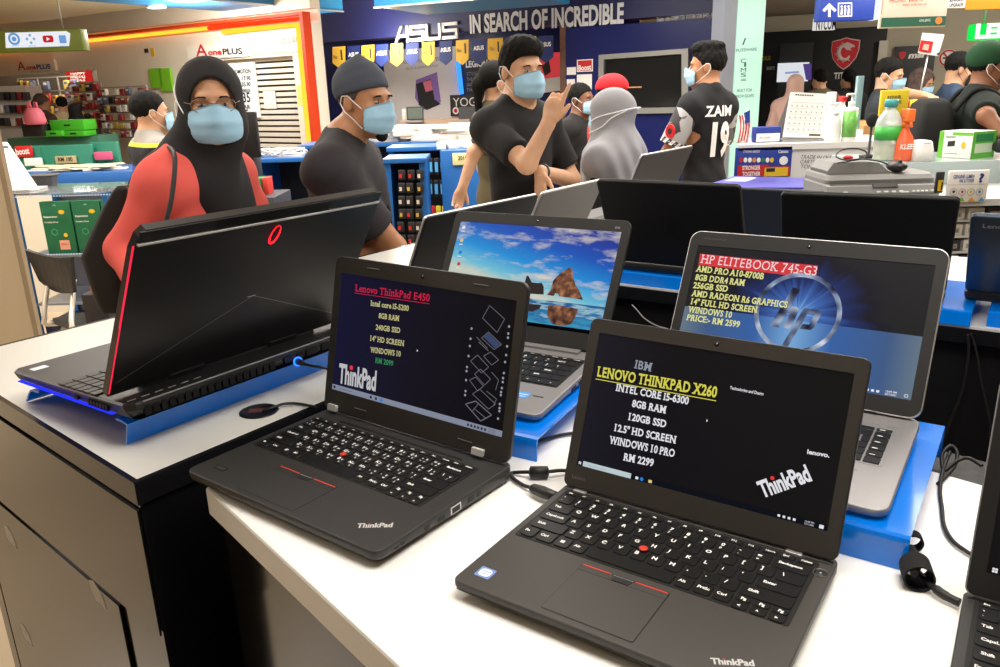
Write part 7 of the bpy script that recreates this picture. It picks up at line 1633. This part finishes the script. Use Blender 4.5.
mb = MB().m(PR); p = pY(848, 157.5, 3.09)+I0; mb.ball(tuple(p), (.02, .012, .008)); mb.build('lead_tie', None, ms)
zR = pY(930, 163, 3.3).z; MB().slab(pY(870, 163, 3.4).x, 3.34, pY(1075, 163, 3.3).x, 3.80, zC2+.0005, zR, .004, .002).build('glass_step', S('step_glass', 176, 190, 190, .15), label='raised glassy step on the pale counter carrying bottles and boxed drive', cat='stand')
M_lg = S('label_green', 66, 178, 70, .4)
r, h = bottle('water_bottle', 'large clear water bottle with a green label and teal cap', 883, 103, 178, 3.47, [(.0, 0), (.2, 0), (.22, .03), (.21, .10), (.225, .16), (.212, .22), (.225, .28), (.225, .62), (.20, .73), (.13, .84), (.09, .9), (.09, .95), (.001, .95)], M_clear, zR+.0005)
MB().lathe([(.229*h, .36*h), (.229*h, .60*h)], 24).build('label', M_lg, r); MB().lathe([(.10*h, .93*h), (.115*h, .935*h), (.115*h, 1.03*h), (.1*h, 1.06*h), (.001, 1.06*h)], 18).build('cap', S('cap_teal', 70, 168, 168, .4), r)
mb = MB(); mb.lathe([(.16*h, .03*h), (.195*h, .05*h), (.195*h, .3*h), (.001, .3*h)], 20); mb.build('water', mat('water_tint', srgb(226, 226, 120), .1, trans=.4), r)
r, h = bottle('spray_bottle', 'orange cleaning liquid bottle with a trigger beside the water bottle', 899.5, 113, 178, 3.43, [(.0, 0), (.19, 0), (.21, .04), (.21, .36), (.17, .50), (.09, .64), (.07, .7), (.07, .76), (.001, .76)], mat('orange_liquid', srgb(244, 110, 70), .2, spec=.5), zR+.0005)
MB().lathe([(.085*h, .70*h), (.085*h, .82*h), (.05*h, .84*h), (.001, .84*h)], 14).build('collar', S('trigger_orange', 250, 120, 50, .4), r); MB().slab(-.016, -.045, .016, .03, .82*h, 1.08*h, .008, .004).build('trigger_head', S('trigger_orange', 250, 120, 50, .4), r); MB().tube([(0, -.035, .84*h), (0, -.05, .72*h)], .006, 6).build('trigger', S('trigger_orange', 250, 120, 50, .4), r)
f = Face(Matrix.Translation((r.location.x, r.location.y-.212*h, r.location.z)) @ XZ((0, 0, 0), (1, 0, 0), (0, 0, 1))); mb = MB().m(PW).text('KLEEN', Matrix.Translation((-.036, .26*h, 0)), .020, width=.072, bold=.03, shear=.15); mb.build('lettering', None, r, M=XZ((0, -.2125*h, 0), (1, 0, 0), (0, 0, 1)))
rt = thing('router', 'white tapered router box right of the orange bottle', 'router', pY(917, 178, 3.4)); rt.location.z = zR+.0005; w = wpx(908, 926, 160, 3.4)/2; hh = pY(917, 140, 3.4).z-rt.location.z
MB().layers([[(x, y, z*hh) for x, y in rrect(-w*k, -.05*k, w*k, .05*k, .02, 4)] for k, z in ((1, 0), (1.0, .5), (.86, .9), (.72, .98), (.5, 1))]).build('body', S('router_white', 236, 234, 230, .35), rt)
mb = MB().m(S('slot_grey', 150, 150, 150, .5)); mb.slab(-w*.4, -.0505, w*.4, -.049, hh*.86, hh*.9, .001, .0004); mb.build('slot', None, rt)
ib = thing('drive_box', 'white and green boxed hard drive on the pale counter at the right', 'box', pY(952, 166, 3.47), rz=-1.10); ib.location.z = zR+.0005; w = .15; hh = pY(965, 132, 3.42).z-ib.location.z; M_ib = S('box_white', 236, 236, 232, .5)
MB().slab(-w/2, 0, w/2, .16, 0, hh, .003, .002).build('carton', M_ib, ib); mb = MB(); mb.m(S('box_green2', 110, 190, 60, .5)).poly([(-w/2, 0, .001), (-w*.36, 0, .001), (-w*.36, hh, .001), (-w/2, hh, .001)]); mb.poly([(-w*.1, hh*.86, .001), (w/2, hh*.86, .001), (w/2, hh*.97, .001), (-w*.1, hh*.97, .001)])
mb.m(INK).poly([(-w*.22, hh*.42, .0012), (w*.0, hh*.46, .0012), (w*.0, hh*.66, .0012), (-w*.22, hh*.62, .0012)]); mb.m(PY_).lathe([(.010, .001), (.010, .002), (.001, .002)], 14, Matrix.Translation((w*.26, hh*.5, 0)) @ Matrix.Scale(1.4, 4, (0, 1, 0)), smooth=False); mb.m(PG).text('Expansion', Matrix.Translation((-w*.30, hh*.76, .001)), .010, width=w*.3, bold=.02)
mb.m(mat('cal_grey', (.2, .2, .2))); mb.poly([(-w*.28, hh*.16, .001), (w*.1, hh*.16, .001), (w*.1, hh*.18, .001), (-w*.28, hh*.18, .001)]); mb.build('print', None, ib, M=XZ((0, -.0003, 0), (1, 0, 0), (0, 0, 1)))
mb = MB().m(S('side_green', 96, 186, 60, .5)); mb.poly([(0, 0, .001), (.16, 0, .001), (.16, hh, .001), (0, hh, .001)]); mb.m(S('side_pale', 206, 226, 196, .5)).poly([(.02, hh*.2, .0015), (.14, hh*.2, .0015), (.14, hh*.55, .0015), (.02, hh*.55, .0015)]); mb.m(PG).poly([(.02, hh*.62, .0015), (.14, hh*.62, .0015), (.14, hh*.9, .0015), (.02, hh*.9, .0015)]); mb.build('side_print', None, ib, M=XZ((w/2+.0004, 0, 0), (0, 1, 0), (0, 0, 1)))
o = thing('microphone', 'black round-headed microphone on a stem behind the water bottle', 'microphone', pY(868, 160, 3.6)); o.location.z = zR+.0005; hM = pY(868, 120, 3.6).z-o.location.z
MB().lathe([(.04, 0), (.04, .012), (.006, .016), (.006, hM-.03), (.001, hM-.03)], 14).build('stem', M_blackplast, o); MB().ball((0, 0, hM), (.026, .026, .032)).build('head', mat('foam_black', (.008, .008, .008), .9), o)
o = thing('cable_bundle', 'dark lumpy bundle at the right edge beside the boxed drive', 'bundle', pY(998, 168, 3.46)); o.location.z = zR+.0005; mb = MB()
random.seed(4)
for k in range(9): mb.ball((random.uniform(-.03, .04), random.uniform(-.02, .02), .03+random.uniform(0, .06)), (.025, .02, .024), 10, 7)
mb.build('body', mat('bundle_dark', (.02, .024, .024), .6), o)
# repair desk goods far right
ry = pbox('repair_sign', 880, 90, 908, 124.4, 4.76, .02, S('repair_yellow', 214, 190, 40, .6), 'yellow REPAIR sign standing behind the bottles', 'sign'); on_front(ry, 'lettering', INK, None, 0, 0, 0, lines=[('REPAIR', (887, 99.5), (901, 98.5), 3.2), ('CENTRE', (890, 104), (901, 103.4), 2.8)], ink=INK)
rd = pbox('repair_desk', 862, 124.5, 930, 160, 4.75, .6, S('desk_oak', 176, 132, 80, .5), 'wooden repair desk behind the bottles', 'desk', z0=0)
o = thing('tool_tray', 'yellow and red tool on the repair desk in front of the technician', 'tool', pY(920, 104, 4.9)); o.location.z = pY(920, 108.2, 4.8).z; MB().ball((0, 0, .02), (.09, .05, .03)).build('body', S('tool_yellow', 236, 206, 40, .5), o); MB().ball((-.09, 0, .025), (.03, .03, .03)).build('cap', PR, o)
pbox('tool_crate', 908.5, 108.3, 928, 124.4, 4.8, .3, S('crate_pale', 200, 196, 180, .5), 'pale crate under the yellow tool on the repair desk', 'crate')
# ------------------------------------------------------------------ people
def spot(u, v, Y):
    p = pY(u, v, Y); return (p.x, p.y, 0), p.z/1.585*1.7
def inb(loc, heading, s, u, v, Y):
    """a seen place, in the body's own frame (for a 1.7 m body)"""
    q = Matrix.Rotation(-(heading-PI/2), 3, 'Z') @ (pY(u, v, Y)-Vector(loc)); return tuple(q/s)
D_ = math.radians
def cloth(name, r, g, b, rough=.85, **k): return mat('cloth_'+name, srgb(r, g, b), rough, bump=.25, bscale=450, **k)
def drape(o, prims, m, cut=None, h=.008, name='headscarf'): return solid(name, prims, m, o['root'], h, cut=cut)
def hijab(o, m, face_open=True, cape=1.0, back=False, h=.008, puff=1.0):
    s, R, HC = o['s'], o['R'], o['HC']
    hp = lambda p: tuple((HC+R @ np.array(p))*s); bp = lambda p: tuple(np.array(p)*s)
    P = [('e', hp((0, -.014, .033)), tuple(q*s*puff for q in (.093, .113, .100)), .02*s, R), ('e', hp((0, .012, -.06)), tuple(q*s*puff for q in (.084, .088, .09)), .04*s, R), ('c', hp((0, -.015, -.06)), bp((0, .0, 1.42)), .088*s*puff, .115*s*puff, .04*s),
         ('c', bp((-.13*cape, -.01, 1.37)), bp((.13*cape, -.01, 1.37)), .09*s*min(cape, 1.15), .09*s*min(cape, 1.15), .07*s), ('e', bp((0, .075, 1.24)), (.13*s*cape, .085*s, .21*s), .06*s), ('e', bp((0, -.05, 1.28)), (.16*s*cape, .10*s, .17*s*cape), .06*s)]
    ph = random.random()*6
    def cut(Pp, D):
        q = Pp/s
        fold = .0055*np.sin(q[..., 0]*44+q[..., 2]*30+2*np.sin(q[..., 1]*22+ph))*np.clip((1.60-q[..., 2])*5, .05, 1)
        D = D+fold*s
        if face_open:
            l = (q-HC) @ R; op = np.sqrt(((l[..., 0])/.062)**2+((l[..., 2]+.018)/.092)**2)-1
            D = np.where(l[..., 1] > -.01, np.maximum(D, -op*.06*s), D)
        return D
    return solid('headscarf', P, m, o['root'], h, cut=cut)
# woman in the black headscarf
loc, hg_ = spot(207, 104, 2.25); hd_ = D_(-22); loc = (loc[0]-.055*math.cos(hd_), loc[1]-.055*math.sin(hd_), 0); s = hg_/1.7
w1 = person('woman in black headscarf, glasses and blue mask with salmon cardigan and shoulder bag', loc, hd_, hg_, 'a', .92, cloth('salmon', 224, 92, 84), 1.8, head=(D_(-46), D_(2)), hair=None, h=.0065, headfwd=.055, hem=.72, trousers=mat('skirt_dark', (.02, .018, .02), .85),
            arms={'R': (inb(loc, hd_, s, 124, 250, 2.12), inb(loc, hd_, s, 150, 300, 1.98)), 'L': ((-.23, .06, 1.10), (-.15, .22, .98))})
hijab(w1, cloth('scarf_black', 24, 22, 25), h=.0065, cape=.74)
g = MB().m(mat('glasses_rim', (.30, .2, .15), .3, metal=.6))
for x in (.033, -.033): g.tube([(x+.027*math.cos(t), .093-.10*abs(x+.027*math.cos(t))**1.4, .0+.019*math.sin(t)) for t in np.linspace(0, 2*PI, 25)[:-1]], .0011, 6, closed=True); g.tube([(x*1.8, .087, .004), (x*2.25, .06, .008), (x*2.4, .02, .008)], .0011, 5)
g.tube([(-.008, .094, .003), (0, .097, .006), (.008, .094, .003)], .0011, 5); g.build('glasses', None, w1['root'], M=w1['HM'])
st = MB().m(M_maskw); st.tube(bez([(.080, .05, -.022), (.0935, .012, .012), (.0955, -.03, .042), (.083, -.075, .07)], 5), .0018, 6); st.tube(bez([(.078, .045, -.085), (.096, .0, -.045), (.099, -.04, -.005), (.09, -.075, .02)], 5), .0018, 6); st.build('mask_strap', None, w1['root'], M=w1['HM'])
s = w1['s']; M_bag = mat('bag_black', (.014, .013, .013), .6, bump=.3, bscale=200)
bg = thing('shoulder_bag', 'black shoulder bag hanging at the side of the salmon cardigan', 'bag', (loc[0], loc[1], 0), rot=(0, 0, hd_-PI/2)); bx, by = .315*s, -.07*s
bg.location = (0, 0, 0); bg.rotation_euler = (0, 0, 0)
lay = []
for v, u0, u1 in ((309, 108, 128), (300, 101, 130), (285, 95, 130), (255, 85, 128), (230, 95, 130), (205, 108, 132), (190, 118, 133), (184, 124, 132)):
    p0, p1 = pY(u0, v, 2.36), pY(u1, v, 2.36); c_ = (p0+p1)/2; ww = (p1-p0).length/2
    lay.append([(c_.x+x, c_.y+y, c_.z) for x, y in rrect(-ww, -.05, ww, .05, min(.03, ww*.6), 5)])
MB().layers(lay).build('bag_body', M_bag, bg)
MB().tube(bez([pY(127, 190, 2.36), pY(140, 165, 2.34), pY(158, 150, 2.28), pY(170, 148, 2.16), pY(175, 160, 2.04), pY(172, 195, 1.99), pY(166, 222, 1.97)]), .006, 8).build('strap', M_bag, bg)
# man with the knitted cap
loc, hg_ = spot(360, 101, 2.68); hd_ = D_(-4); loc = (loc[0]-.06, loc[1], 0); s = hg_/1.7
m1 = person('man in dark knitted skullcap, blue mask and black T-shirt behind the gaming laptop', loc, hd_, hg_, 'b', 1.22, cloth('tee_black', 40, 37, 42), .72, head=(D_(-26), D_(4)), hair='short', h=.0065, headfwd=.06,
            arms={'R': (inb(loc, hd_, s, 393, 249, 2.60), inb(loc, hd_, s, 372, 280, 2.72)), 'L': ((-.26, .0, 1.10), (-.24, .10, .88))}, hcol=mat('stubble', (.07, .05, .04), .7))
s, R, HC = m1['s'], m1['R'], m1['HC']; hp = lambda p: tuple((HC+R @ np.array(p))*s)
def capcut(P, D):
    l = (P/s-HC) @ R; zl = np.interp(l[..., 1], [-.1, 0, .1], [-.004, .026, .056]); return np.maximum(D+.0006*np.sin(l[..., 2]*900), (zl-l[..., 2])*s)
solid('skullcap', [('e', hp((0, -.016, .045)), (.087*s, .105*s, .093*s), .02*s, R), ('c', hp((0, -.02, .12)), hp((0, -.022, .146)), .035*s, .006*s, .04*s)], cloth('knit_grey', 66, 72, 84), m1['root'], .0055, cut=capcut)
bd = MB(); bd.ball((0, .075, -.112), (.026, .02, .022), 12, 8); bd.build('beard', M_hair, m1['root'], M=m1['HM'])
# pointing man
loc, hg_ = spot(518, 71, 3.4); hd_ = D_(-52); s = hg_/1.7
elb = inb(loc, hd_, s, 527, 164, 3.08); wri = inb(loc, hd_, s, 548, 124, 3.05); eL = (-.25, .06, 1.12); wL = inb(loc, hd_, s, 541, 172, 3.22)
fd = Vector(inb(loc, hd_, s, 557, 96, 3.03))-Vector(wri)
m2 = person('man in black T-shirt and blue mask raising a pointing finger', loc, hd_, hg_, 'c', .93, cloth('tee_ink', 26, 25, 28), .75, head=(D_(-4), D_(3)), hair='full', h=.006, arms={'R': (elb, wri), 'L': (eL, wL)},
            hands={'R': {'dir': tuple(fd), 'side': (-.4, .9, .2), 'curl': (.12, 1.0, 1.15, 1.25), 'thumb': .5}, 'L': {'dir': (.35, .35, -.75), 'side': (0, .8, .4), 'curl': (.3, .45, .55, .65)}})
wt = MB(); q = Vector(wL)*s; a_ = (Vector(wL)-Vector(eL)).normalized(); b1 = a_.orthogonal().normalized(); b2 = a_.cross(b1)
wt.tube([q-a_*.01+(b1*math.cos(t)+b2*math.sin(t))*.0315*s for t in np.linspace(0, 2*PI, 17)[:-1]], .005, 6, closed=True); wt.build('wristwatch', mat('watch_black', (.02, .02, .02), .3), m2['root'])
# woman in the grey headscarf, from behind
loc, hg_ = spot(614, 116, 3.75); hd_ = D_(148)
w2_ = person('woman in grey headscarf seen from behind with white mask straps round her head', loc, hd_, hg_, 'a', 1.0, cloth('black_sleeve', 20, 19, 21), 1.8, head=(D_(2), D_(0)), hair=None, h=.008, mask=None)
hijab(w2_, cloth('scarf_grey', 150, 150, 156), face_open=True, cape=1.48, h=.0075, puff=1.14)
make_mask(w2_['root'], w2_['HM'], M_mask); st = MB().m(M_maskw)
K2 = lambda P: [(x*1.13, y*1.13, z) for x, y, z in P]; st.tube(bez(K2([(-.066, .08, -.030), (-.100, .02, .0), (-.109, -.06, .02), (-.075, -.118, .036), (0, -.140, .042), (.075, -.118, .036), (.109, -.06, .02), (.100, .02, .0), (.066, .08, -.03)])), .0030, 6); st.tube(bez(K2([(-.066, .08, -.085), (-.108, .0, -.05), (-.110, -.05, -.005), (-.08, -.112, .03)])), .0030, 6); st.build('mask_strap', None, w2_['root'], M=w2_['HM'])
# jersey man
loc, hg_ = spot(709, 67, 4.78); hd_ = D_(120); s = hg_/1.7
M_jer = cloth('jersey', 24, 24, 28)
m3 = person('young man with faded haircut in black numbered jersey turned to the window', loc, hd_, hg_, 'b', .86, M_jer, .4, head=(D_(40), D_(0)), hair='quiff', h=.007, arms={'L': ((-.24, .06, 1.12), (-.2, .2, .92)), 'R': ((.19, .06, 1.12), (.04, .25, 1.0))}, hem=.78, neck_open=False)
# sleeves of their own with pale camouflage
def sleeve_mat():
    m = mat('jersey_sleeve', (.3, .3, .31), .8); nt = m.node_tree; n = nt.nodes.new('ShaderNodeTexVoronoi'); n.inputs['Scale'].default_value = 16; tc = nt.nodes.new('ShaderNodeTexCoord'); nt.links.new(tc.outputs['Object'], n.inputs['Vector'])
    r = ramp(nt, n.outputs['Color'], [(0, (.05, .05, .055)), (.38, (.16, .16, .17)), (.55, (.48, .48, .49)), (1, (.22, .22, .23))], 'CONSTANT'); nt.links.new(r.outputs[0], nt.nodes['Principled BSDF'].inputs['Base Color']); return m
for q, sh, e in (('L', (-.168*.86, -.01, 1.365), (-.24, .06, 1.12)), ('R', (.168*.86, -.01, 1.365), (.19, .06, 1.12))):
    a, b = np.array(sh)*s, np.array(e)*s; end = a+(b-a)*.84; dd = (end-a)/np.linalg.norm(end-a)
    sl = solid('sleeve', [('c', tuple(a), tuple(end), .073*s, .070*s, .02)], sleeve_mat(), m3['root'], .007, cut=lambda P, D: np.maximum(D, (P-end) @ dd))
    b1 = Vector(dd).orthogonal().normalized(); b2 = Vector(dd).cross(b1); mb = MB()
    for k in range(22):
        t0, t1 = 2*PI*k/22, 2*PI*(k+1)/22; mb.m(PW if k % 2 else INK); c_ = lambda t, o_, rr: tuple(Vector(end)+Vector(dd)*o_+(b1*math.cos(t)+b2*math.sin(t))*rr*s)
        mb.poly([c_(t0, -.028, .0722), c_(t1, -.028, .0722), c_(t1+.2, .002, .0708), c_(t0+.2, .002, .0708)])
    mb.build('cuff_band', None, sl)
mb = MB().m(PR).lathe([(.04, 0), (.038, .006), (.001, .006)], 18, smooth=False); mb.m(INK).lathe([(.018, .006), (.018, .007), (.001, .007)], 12, smooth=False); mb.build('sleeve_badge', None, m3['root'], M=Matrix.Translation((-.275*s, .0*s, 1.24*s)) @ Matrix.Rotation(-PI/2, 4, 'Y'))
def on_back(o, string, zc, hgt_, wid, out, bold=.03):
    """lettering wrapped on the back of a shirt"""
    s = o['s']; vs, fs, tw = lettering(string, bold); k = wid/tw
    me = o['shirt'].data; dg = None
    from mathutils.bvhtree import BVHTree
    bv = BVHTree.FromPolygons([tuple(v.co) for v in me.vertices], [tuple(p.vertices) for p in me.polygons]); pts = []
    for x, y in vs:
        X, Z = -(x*k-wid/2), zc+y/CAPH*hgt_; X = x*k-wid/2
        hit = bv.ray_cast(Vector((X, -.6, Z)), Vector((0, 1, 0))); pts.append((X, (hit[0].y if hit[0] else -.12*s)-out, Z))
    return MB().m(PW).add(pts, fs).build('lettering', None, o['root'])
on_back(m3, 'ZAIM', 1.315*m3['s'], .055, .20, .004); on_back(m3, '19', 1.10*m3['s'], .17, .17, .016, .05)
mb = MB().m(S('neon_yellow', 206, 226, 60, .6)); mb.slab(-.05, -.13, .06, -.118, .86*s, .92*s, .01, .003); mb.build('hem_patch', None, m3['root'])
# the rest of the crowd
loc, hg_ = spot(579, 100, 5.6)
person('man in dark top and blue mask half hidden behind the grey headscarf', loc, D_(-35), hg_, 'e', 1.0, cloth('dark_top', 24, 22, 24), .7, h=.011)
loc, hg_ = spot(611, 97, 4.75); s = hg_/1.7
m5 = person('person in red peaked cap and orange top behind the grey headscarf', loc, D_(12), hg_, 'd', 1.05, cloth('orange_top', 206, 66, 50), .7, h=.011, hair='short', arms={'R': ((.25, .02, 1.1), (.24, .14, .92))})
R, s = m5['R'], m5['s']; HC = m5['HC']; hp = lambda p: tuple((HC+R @ np.array(p))*s)
solid('cap', [('e', hp((0, -.014, .06)), (.092*s, .108*s, .085*s), .02*s, R)], cloth('cap_red', 206, 30, 40), m5['root'], .009, cut=lambda P, D: np.maximum(D, (.045-((P/s-HC) @ R)[..., 2])*s)); MB().slab(-.07, .05, .07, .175, .05, .058, .05, .003).build('cap_peak', cloth('peak_tan', 186, 130, 86), m5['root'], M=m5['HM'])
loc, hg_ = spot(494, 84, 4.5); s = hg_/1.7; hd_ = D_(20)
person('woman with black ponytail and olive sleeve behind the pointing man', loc, hd_, hg_, 'c', .95, cloth('olive', 92, 84, 60), .85, h=.010, hair='pony', arms={'R': (inb(loc, hd_, s, 474, 153, 4.3), inb(loc, hd_, s, 463, 186, 4.25)), 'L': ((-.23, 0, 1.1), (-.23, .05, .86))})
loc, hg_ = spot(147, 113, 4.3)
M_str = cloth('rugby', 30, 31, 40); nt = M_str.node_tree; tc = nt.nodes.new('ShaderNodeTexCoord'); sp_n = nt.nodes.new('ShaderNodeSeparateXYZ'); nt.links.new(tc.outputs['Object'], sp_n.inputs[0]); zk = hg_/1.7
r = ramp(nt, mth(nt, 'MULTIPLY_ADD', sp_n.outputs['Z'], 2/zk, -2.0), [(0, srgb(26, 27, 36)), (.42, srgb(46, 76, 160)), (.58, srgb(24, 25, 32)), (.80, srgb(206, 206, 70)), (.845, srgb(150, 146, 140))], 'CONSTANT'); nt.links.new(r.outputs[0], nt.nodes['Principled BSDF'].inputs['Base Color'])
person('short-haired man in black, blue and yellow banded shirt facing the left shop', loc, D_(38), hg_, 'c', 1.0, M_str, 1.5, h=.009, neck_open=False)
far = [(41, 103, 10.6, 'woman with brown hair behind the pink plastic bag', 60, 'd', (60, 40, 36), 'pony', None), (62, 105, 11.5, 'man in beige shirt inside the left shop', 120, 'c', (206, 186, 150), 'short', None)]
for u, v, Y, lb, a, sk, c, hr, mk in far:
    loc, hg_ = spot(u, v, Y); person(lb, loc, D_(a), hg_, sk, 1.0, cloth('far_%d' % u, *c), .7, h=.016, hair=hr, mask=mk, hcol=cloth('hair_brown', 60, 40, 32) if hr == 'pony' else None)
loc, hg_ = spot(75, 112, 10.8); o = person('woman in black headscarf among the goods of the left shop', loc, D_(100), hg_, 'a', 1.0, cloth('far_blk', 22, 22, 24), 1.8, h=.016, hair=None, mask=None); hijab(o, MATS['cloth_scarf_black'], h=.014)
loc, hg_ = spot(886, 76, 5.75); s = hg_/1.7; hd_ = D_(-20)
person('technician in dark grey T-shirt and blue mask reaching over the repair desk', loc, hd_, hg_, 'c', 1.0, cloth('tee_slate', 44, 50, 58), .8, h=.010, head=(D_(-20), D_(10)), arms={'L': (inb(loc, hd_, s, 903, 93, 5.75), inb(loc, hd_, s, 921, 95, 5.6)), 'R': ((.25, .1, 1.12), (.2, .32, 1.05))})
loc, hg_ = spot(919, 83, 6.9); o = person('woman in patterned brown headscarf and mask behind the technician', loc, D_(-40), hg_, 'a', 1.0, cloth('blouse_grey', 130, 124, 124, noise=.4, nscale=40), 1.8, h=.013, hair=None, head=(D_(-10), D_(18))); hijab(o, cloth('scarf_brown', 84, 68, 64, noise=.5, nscale=30), h=.011)
loc, hg_ = spot(956, 70, 5.9)
person('young man in blue shirt and black mask looking down near the no smoking sign', loc, D_(-12), hg_, 'c', .95, cloth('shirt_blue', 42, 62, 88), .7, h=.010, mask=M_maskk, head=(0, D_(16)))
loc, hg_ = spot(984, 68, 4.45); s = hg_/1.7; hd_ = D_(-14)
m6 = person('man in green cap and dark green T-shirt with a black backpack at right', loc, hd_, hg_, 'd', 1.08, cloth('tee_green', 24, 34, 30), .78, h=.008, head=(D_(0), D_(4)), arms={'R': (inb(loc, hd_, s, 986, 116, 4.2), inb(loc, hd_, s, 1004, 134, 4.1)), 'L': ((-.25, .1, 1.12), (-.2, .3, 1.0))})
R, s = m6['R'], m6['s']; hp = lambda p: tuple((HC+R @ np.array(p))*s)
solid('cap', [('e', hp((0, -.014, .055)), (.090*s, .108*s, .092*s), .02*s, R)], cloth('cap_green', 20, 66, 36), m6['root'], .007, cut=lambda P, D: np.maximum(D, (np.interp(((P/s-HC) @ R)[..., 1], [-.1, .1], [-.01, .045])-((P/s-HC) @ R)[..., 2])*s)); MB().slab(-.07, .06, .07, .17, .045, .052, .05, .003).build('cap_peak', MATS['cloth_cap_green'], m6['root'], M=m6['HM'])
bp_ = thing('backpack', 'black backpack worn by the man in the green cap', 'backpack', loc, rot=(0, 0, hd_-PI/2)); M_bp = mat('pack_black2', (.005, .0055, .0055), .8, bump=.3, bscale=250)
MB().layers([[(x*k*s, (-.145-.10+y*k2)*s, z*s) for x, y in rrect(-.17, -.10, .17, .10, .05, 5)] for k, k2, z in ((.8, .8, .93), (1, 1, .99), (1.05, 1.0, 1.15), (1.0, .95, 1.30), (.8, .8, 1.40), (.5, .5, 1.43))]).build('pack_body', M_bp, bp_)
MB().slab(-.12*s, (-.145-.10-.125)*s, .12*s, (-.145-.10-.09)*s, .98*s, 1.2*s, .03, .02).build('front_pocket', M_bp, bp_)
for x in (.11, -.11): MB().tube(bez([(x*s, -.15*s, 1.36*s), (x*1.05*s, -.06*s, 1.47*s), (x*1.15*s, .05*s, 1.44*s), (x*1.2*s, .125*s, 1.30*s), (x*1.5*s, .10*s, 1.12*s), (x*1.6*s, -.15*s, 1.0*s)]), .014, 8).build('shoulder_strap', M_bp, bp_)
for u, v, Y, lb, a, c, kind in ((795, 86, 8.5, 'woman in pink headscarf facing the lit screen', 60, (206, 170, 160), 'h'), (821, 80, 9.0, 'person with black hair and olive top before the black shield wall', 100, (110, 100, 76), 's'), (849, 80, 9.4, 'person with long black hair below the shield sign', 100, (30, 28, 30), 'p')):
    loc, hg_ = spot(u, v, Y); o = person(lb, loc, D_(a), hg_, 'c', 1.0, cloth('bg_%d' % u, *c), .9, h=.015, hair={'h': None, 's': 'short', 'p': 'pony'}[kind], mask=None)
    if kind == 'h': hijab(o, cloth('scarf_pink', 214, 176, 164), h=.013)
# ------------------------------------------------------------------ lights and view
w = bpy.data.worlds.new('world'); scene.world = w; w.use_nodes = True
w.node_tree.nodes['Background'].inputs['Color'].default_value = (1, .97, .92, 1); w.node_tree.nodes['Background'].inputs['Strength'].default_value = .4
def area(name, loc, sx, sy, power, col=(1, .95, .88), rot=(0, 0, 0)):
    l = bpy.data.lights.new(name, 'AREA'); l.shape = 'RECTANGLE'; l.size = sx; l.size_y = sy; l.energy = power; l.color = col
    o = bpy.data.objects.new(name, l); COL.objects.link(o); o.location = loc; o.rotation_euler = rot; return o
def point_fill(name, loc, power, rad=.25, col=(1, .94, .84)):
    l = bpy.data.lights.new(name, 'POINT'); l.energy = power; l.shadow_soft_size = rad; l.color = col
    o = bpy.data.objects.new(name, l); COL.objects.link(o); o.location = loc
area('unseen_area_light', (.45, .5, 2.7), 1.2, .6, 38)  # unseen area lights overhead, standing for the hall's ceiling lighting
area('unseen_area_light', (-1.0, 1.6, 2.7), 1.2, 1.2, 18)
area('unseen_area_light', (1.6, 2.6, 2.7), 1.6, 1.2, 42)
area('unseen_area_light', (-3.0, 4.5, 2.7), 3, 1.5, 125)  # unseen lights above the hall, set strong to brighten the background
area('unseen_area_light', (0.5, 4.8, 2.7), 3, 1.5, 125)
area('unseen_area_light', (4.2, 5.0, 2.7), 3, 1.5, 130)
area('unseen_area_light', (-5.5, 8.2, 2.7), 3, 1.2, 135)
area('unseen_area_light', (-.5, 7.6, 2.7), 3, 1.2, 150)
area('unseen_area_light', (-4.2, 2.2, 2.7), 1.6, 1.6, 90)  # added area light, brightens the floor mirrored in the left counter front
point_fill('added_point_light', (-3.2, 9.0, 2.35), 110, .2)  # added point lights without fixtures, put in to brighten ceiling and shop fronts
point_fill('added_point_light', (-6.5, 12.5, 2.2), 120, .2)
point_fill('added_point_light', (-1.5, 10.6, 2.1), 85, .2)
point_fill('added_point_light', (5.0, 8.2, 2.2), 80, .2)
point_fill('added_point_light', (-7.5, 14.6, 2.2), 70, .2)
scene.view_settings.view_transform = 'Standard'; scene.view_settings.look = 'None'; scene.view_settings.gamma = 1; scene.view_settings.exposure = 0
scene.view_settings.use_curve_mapping = False
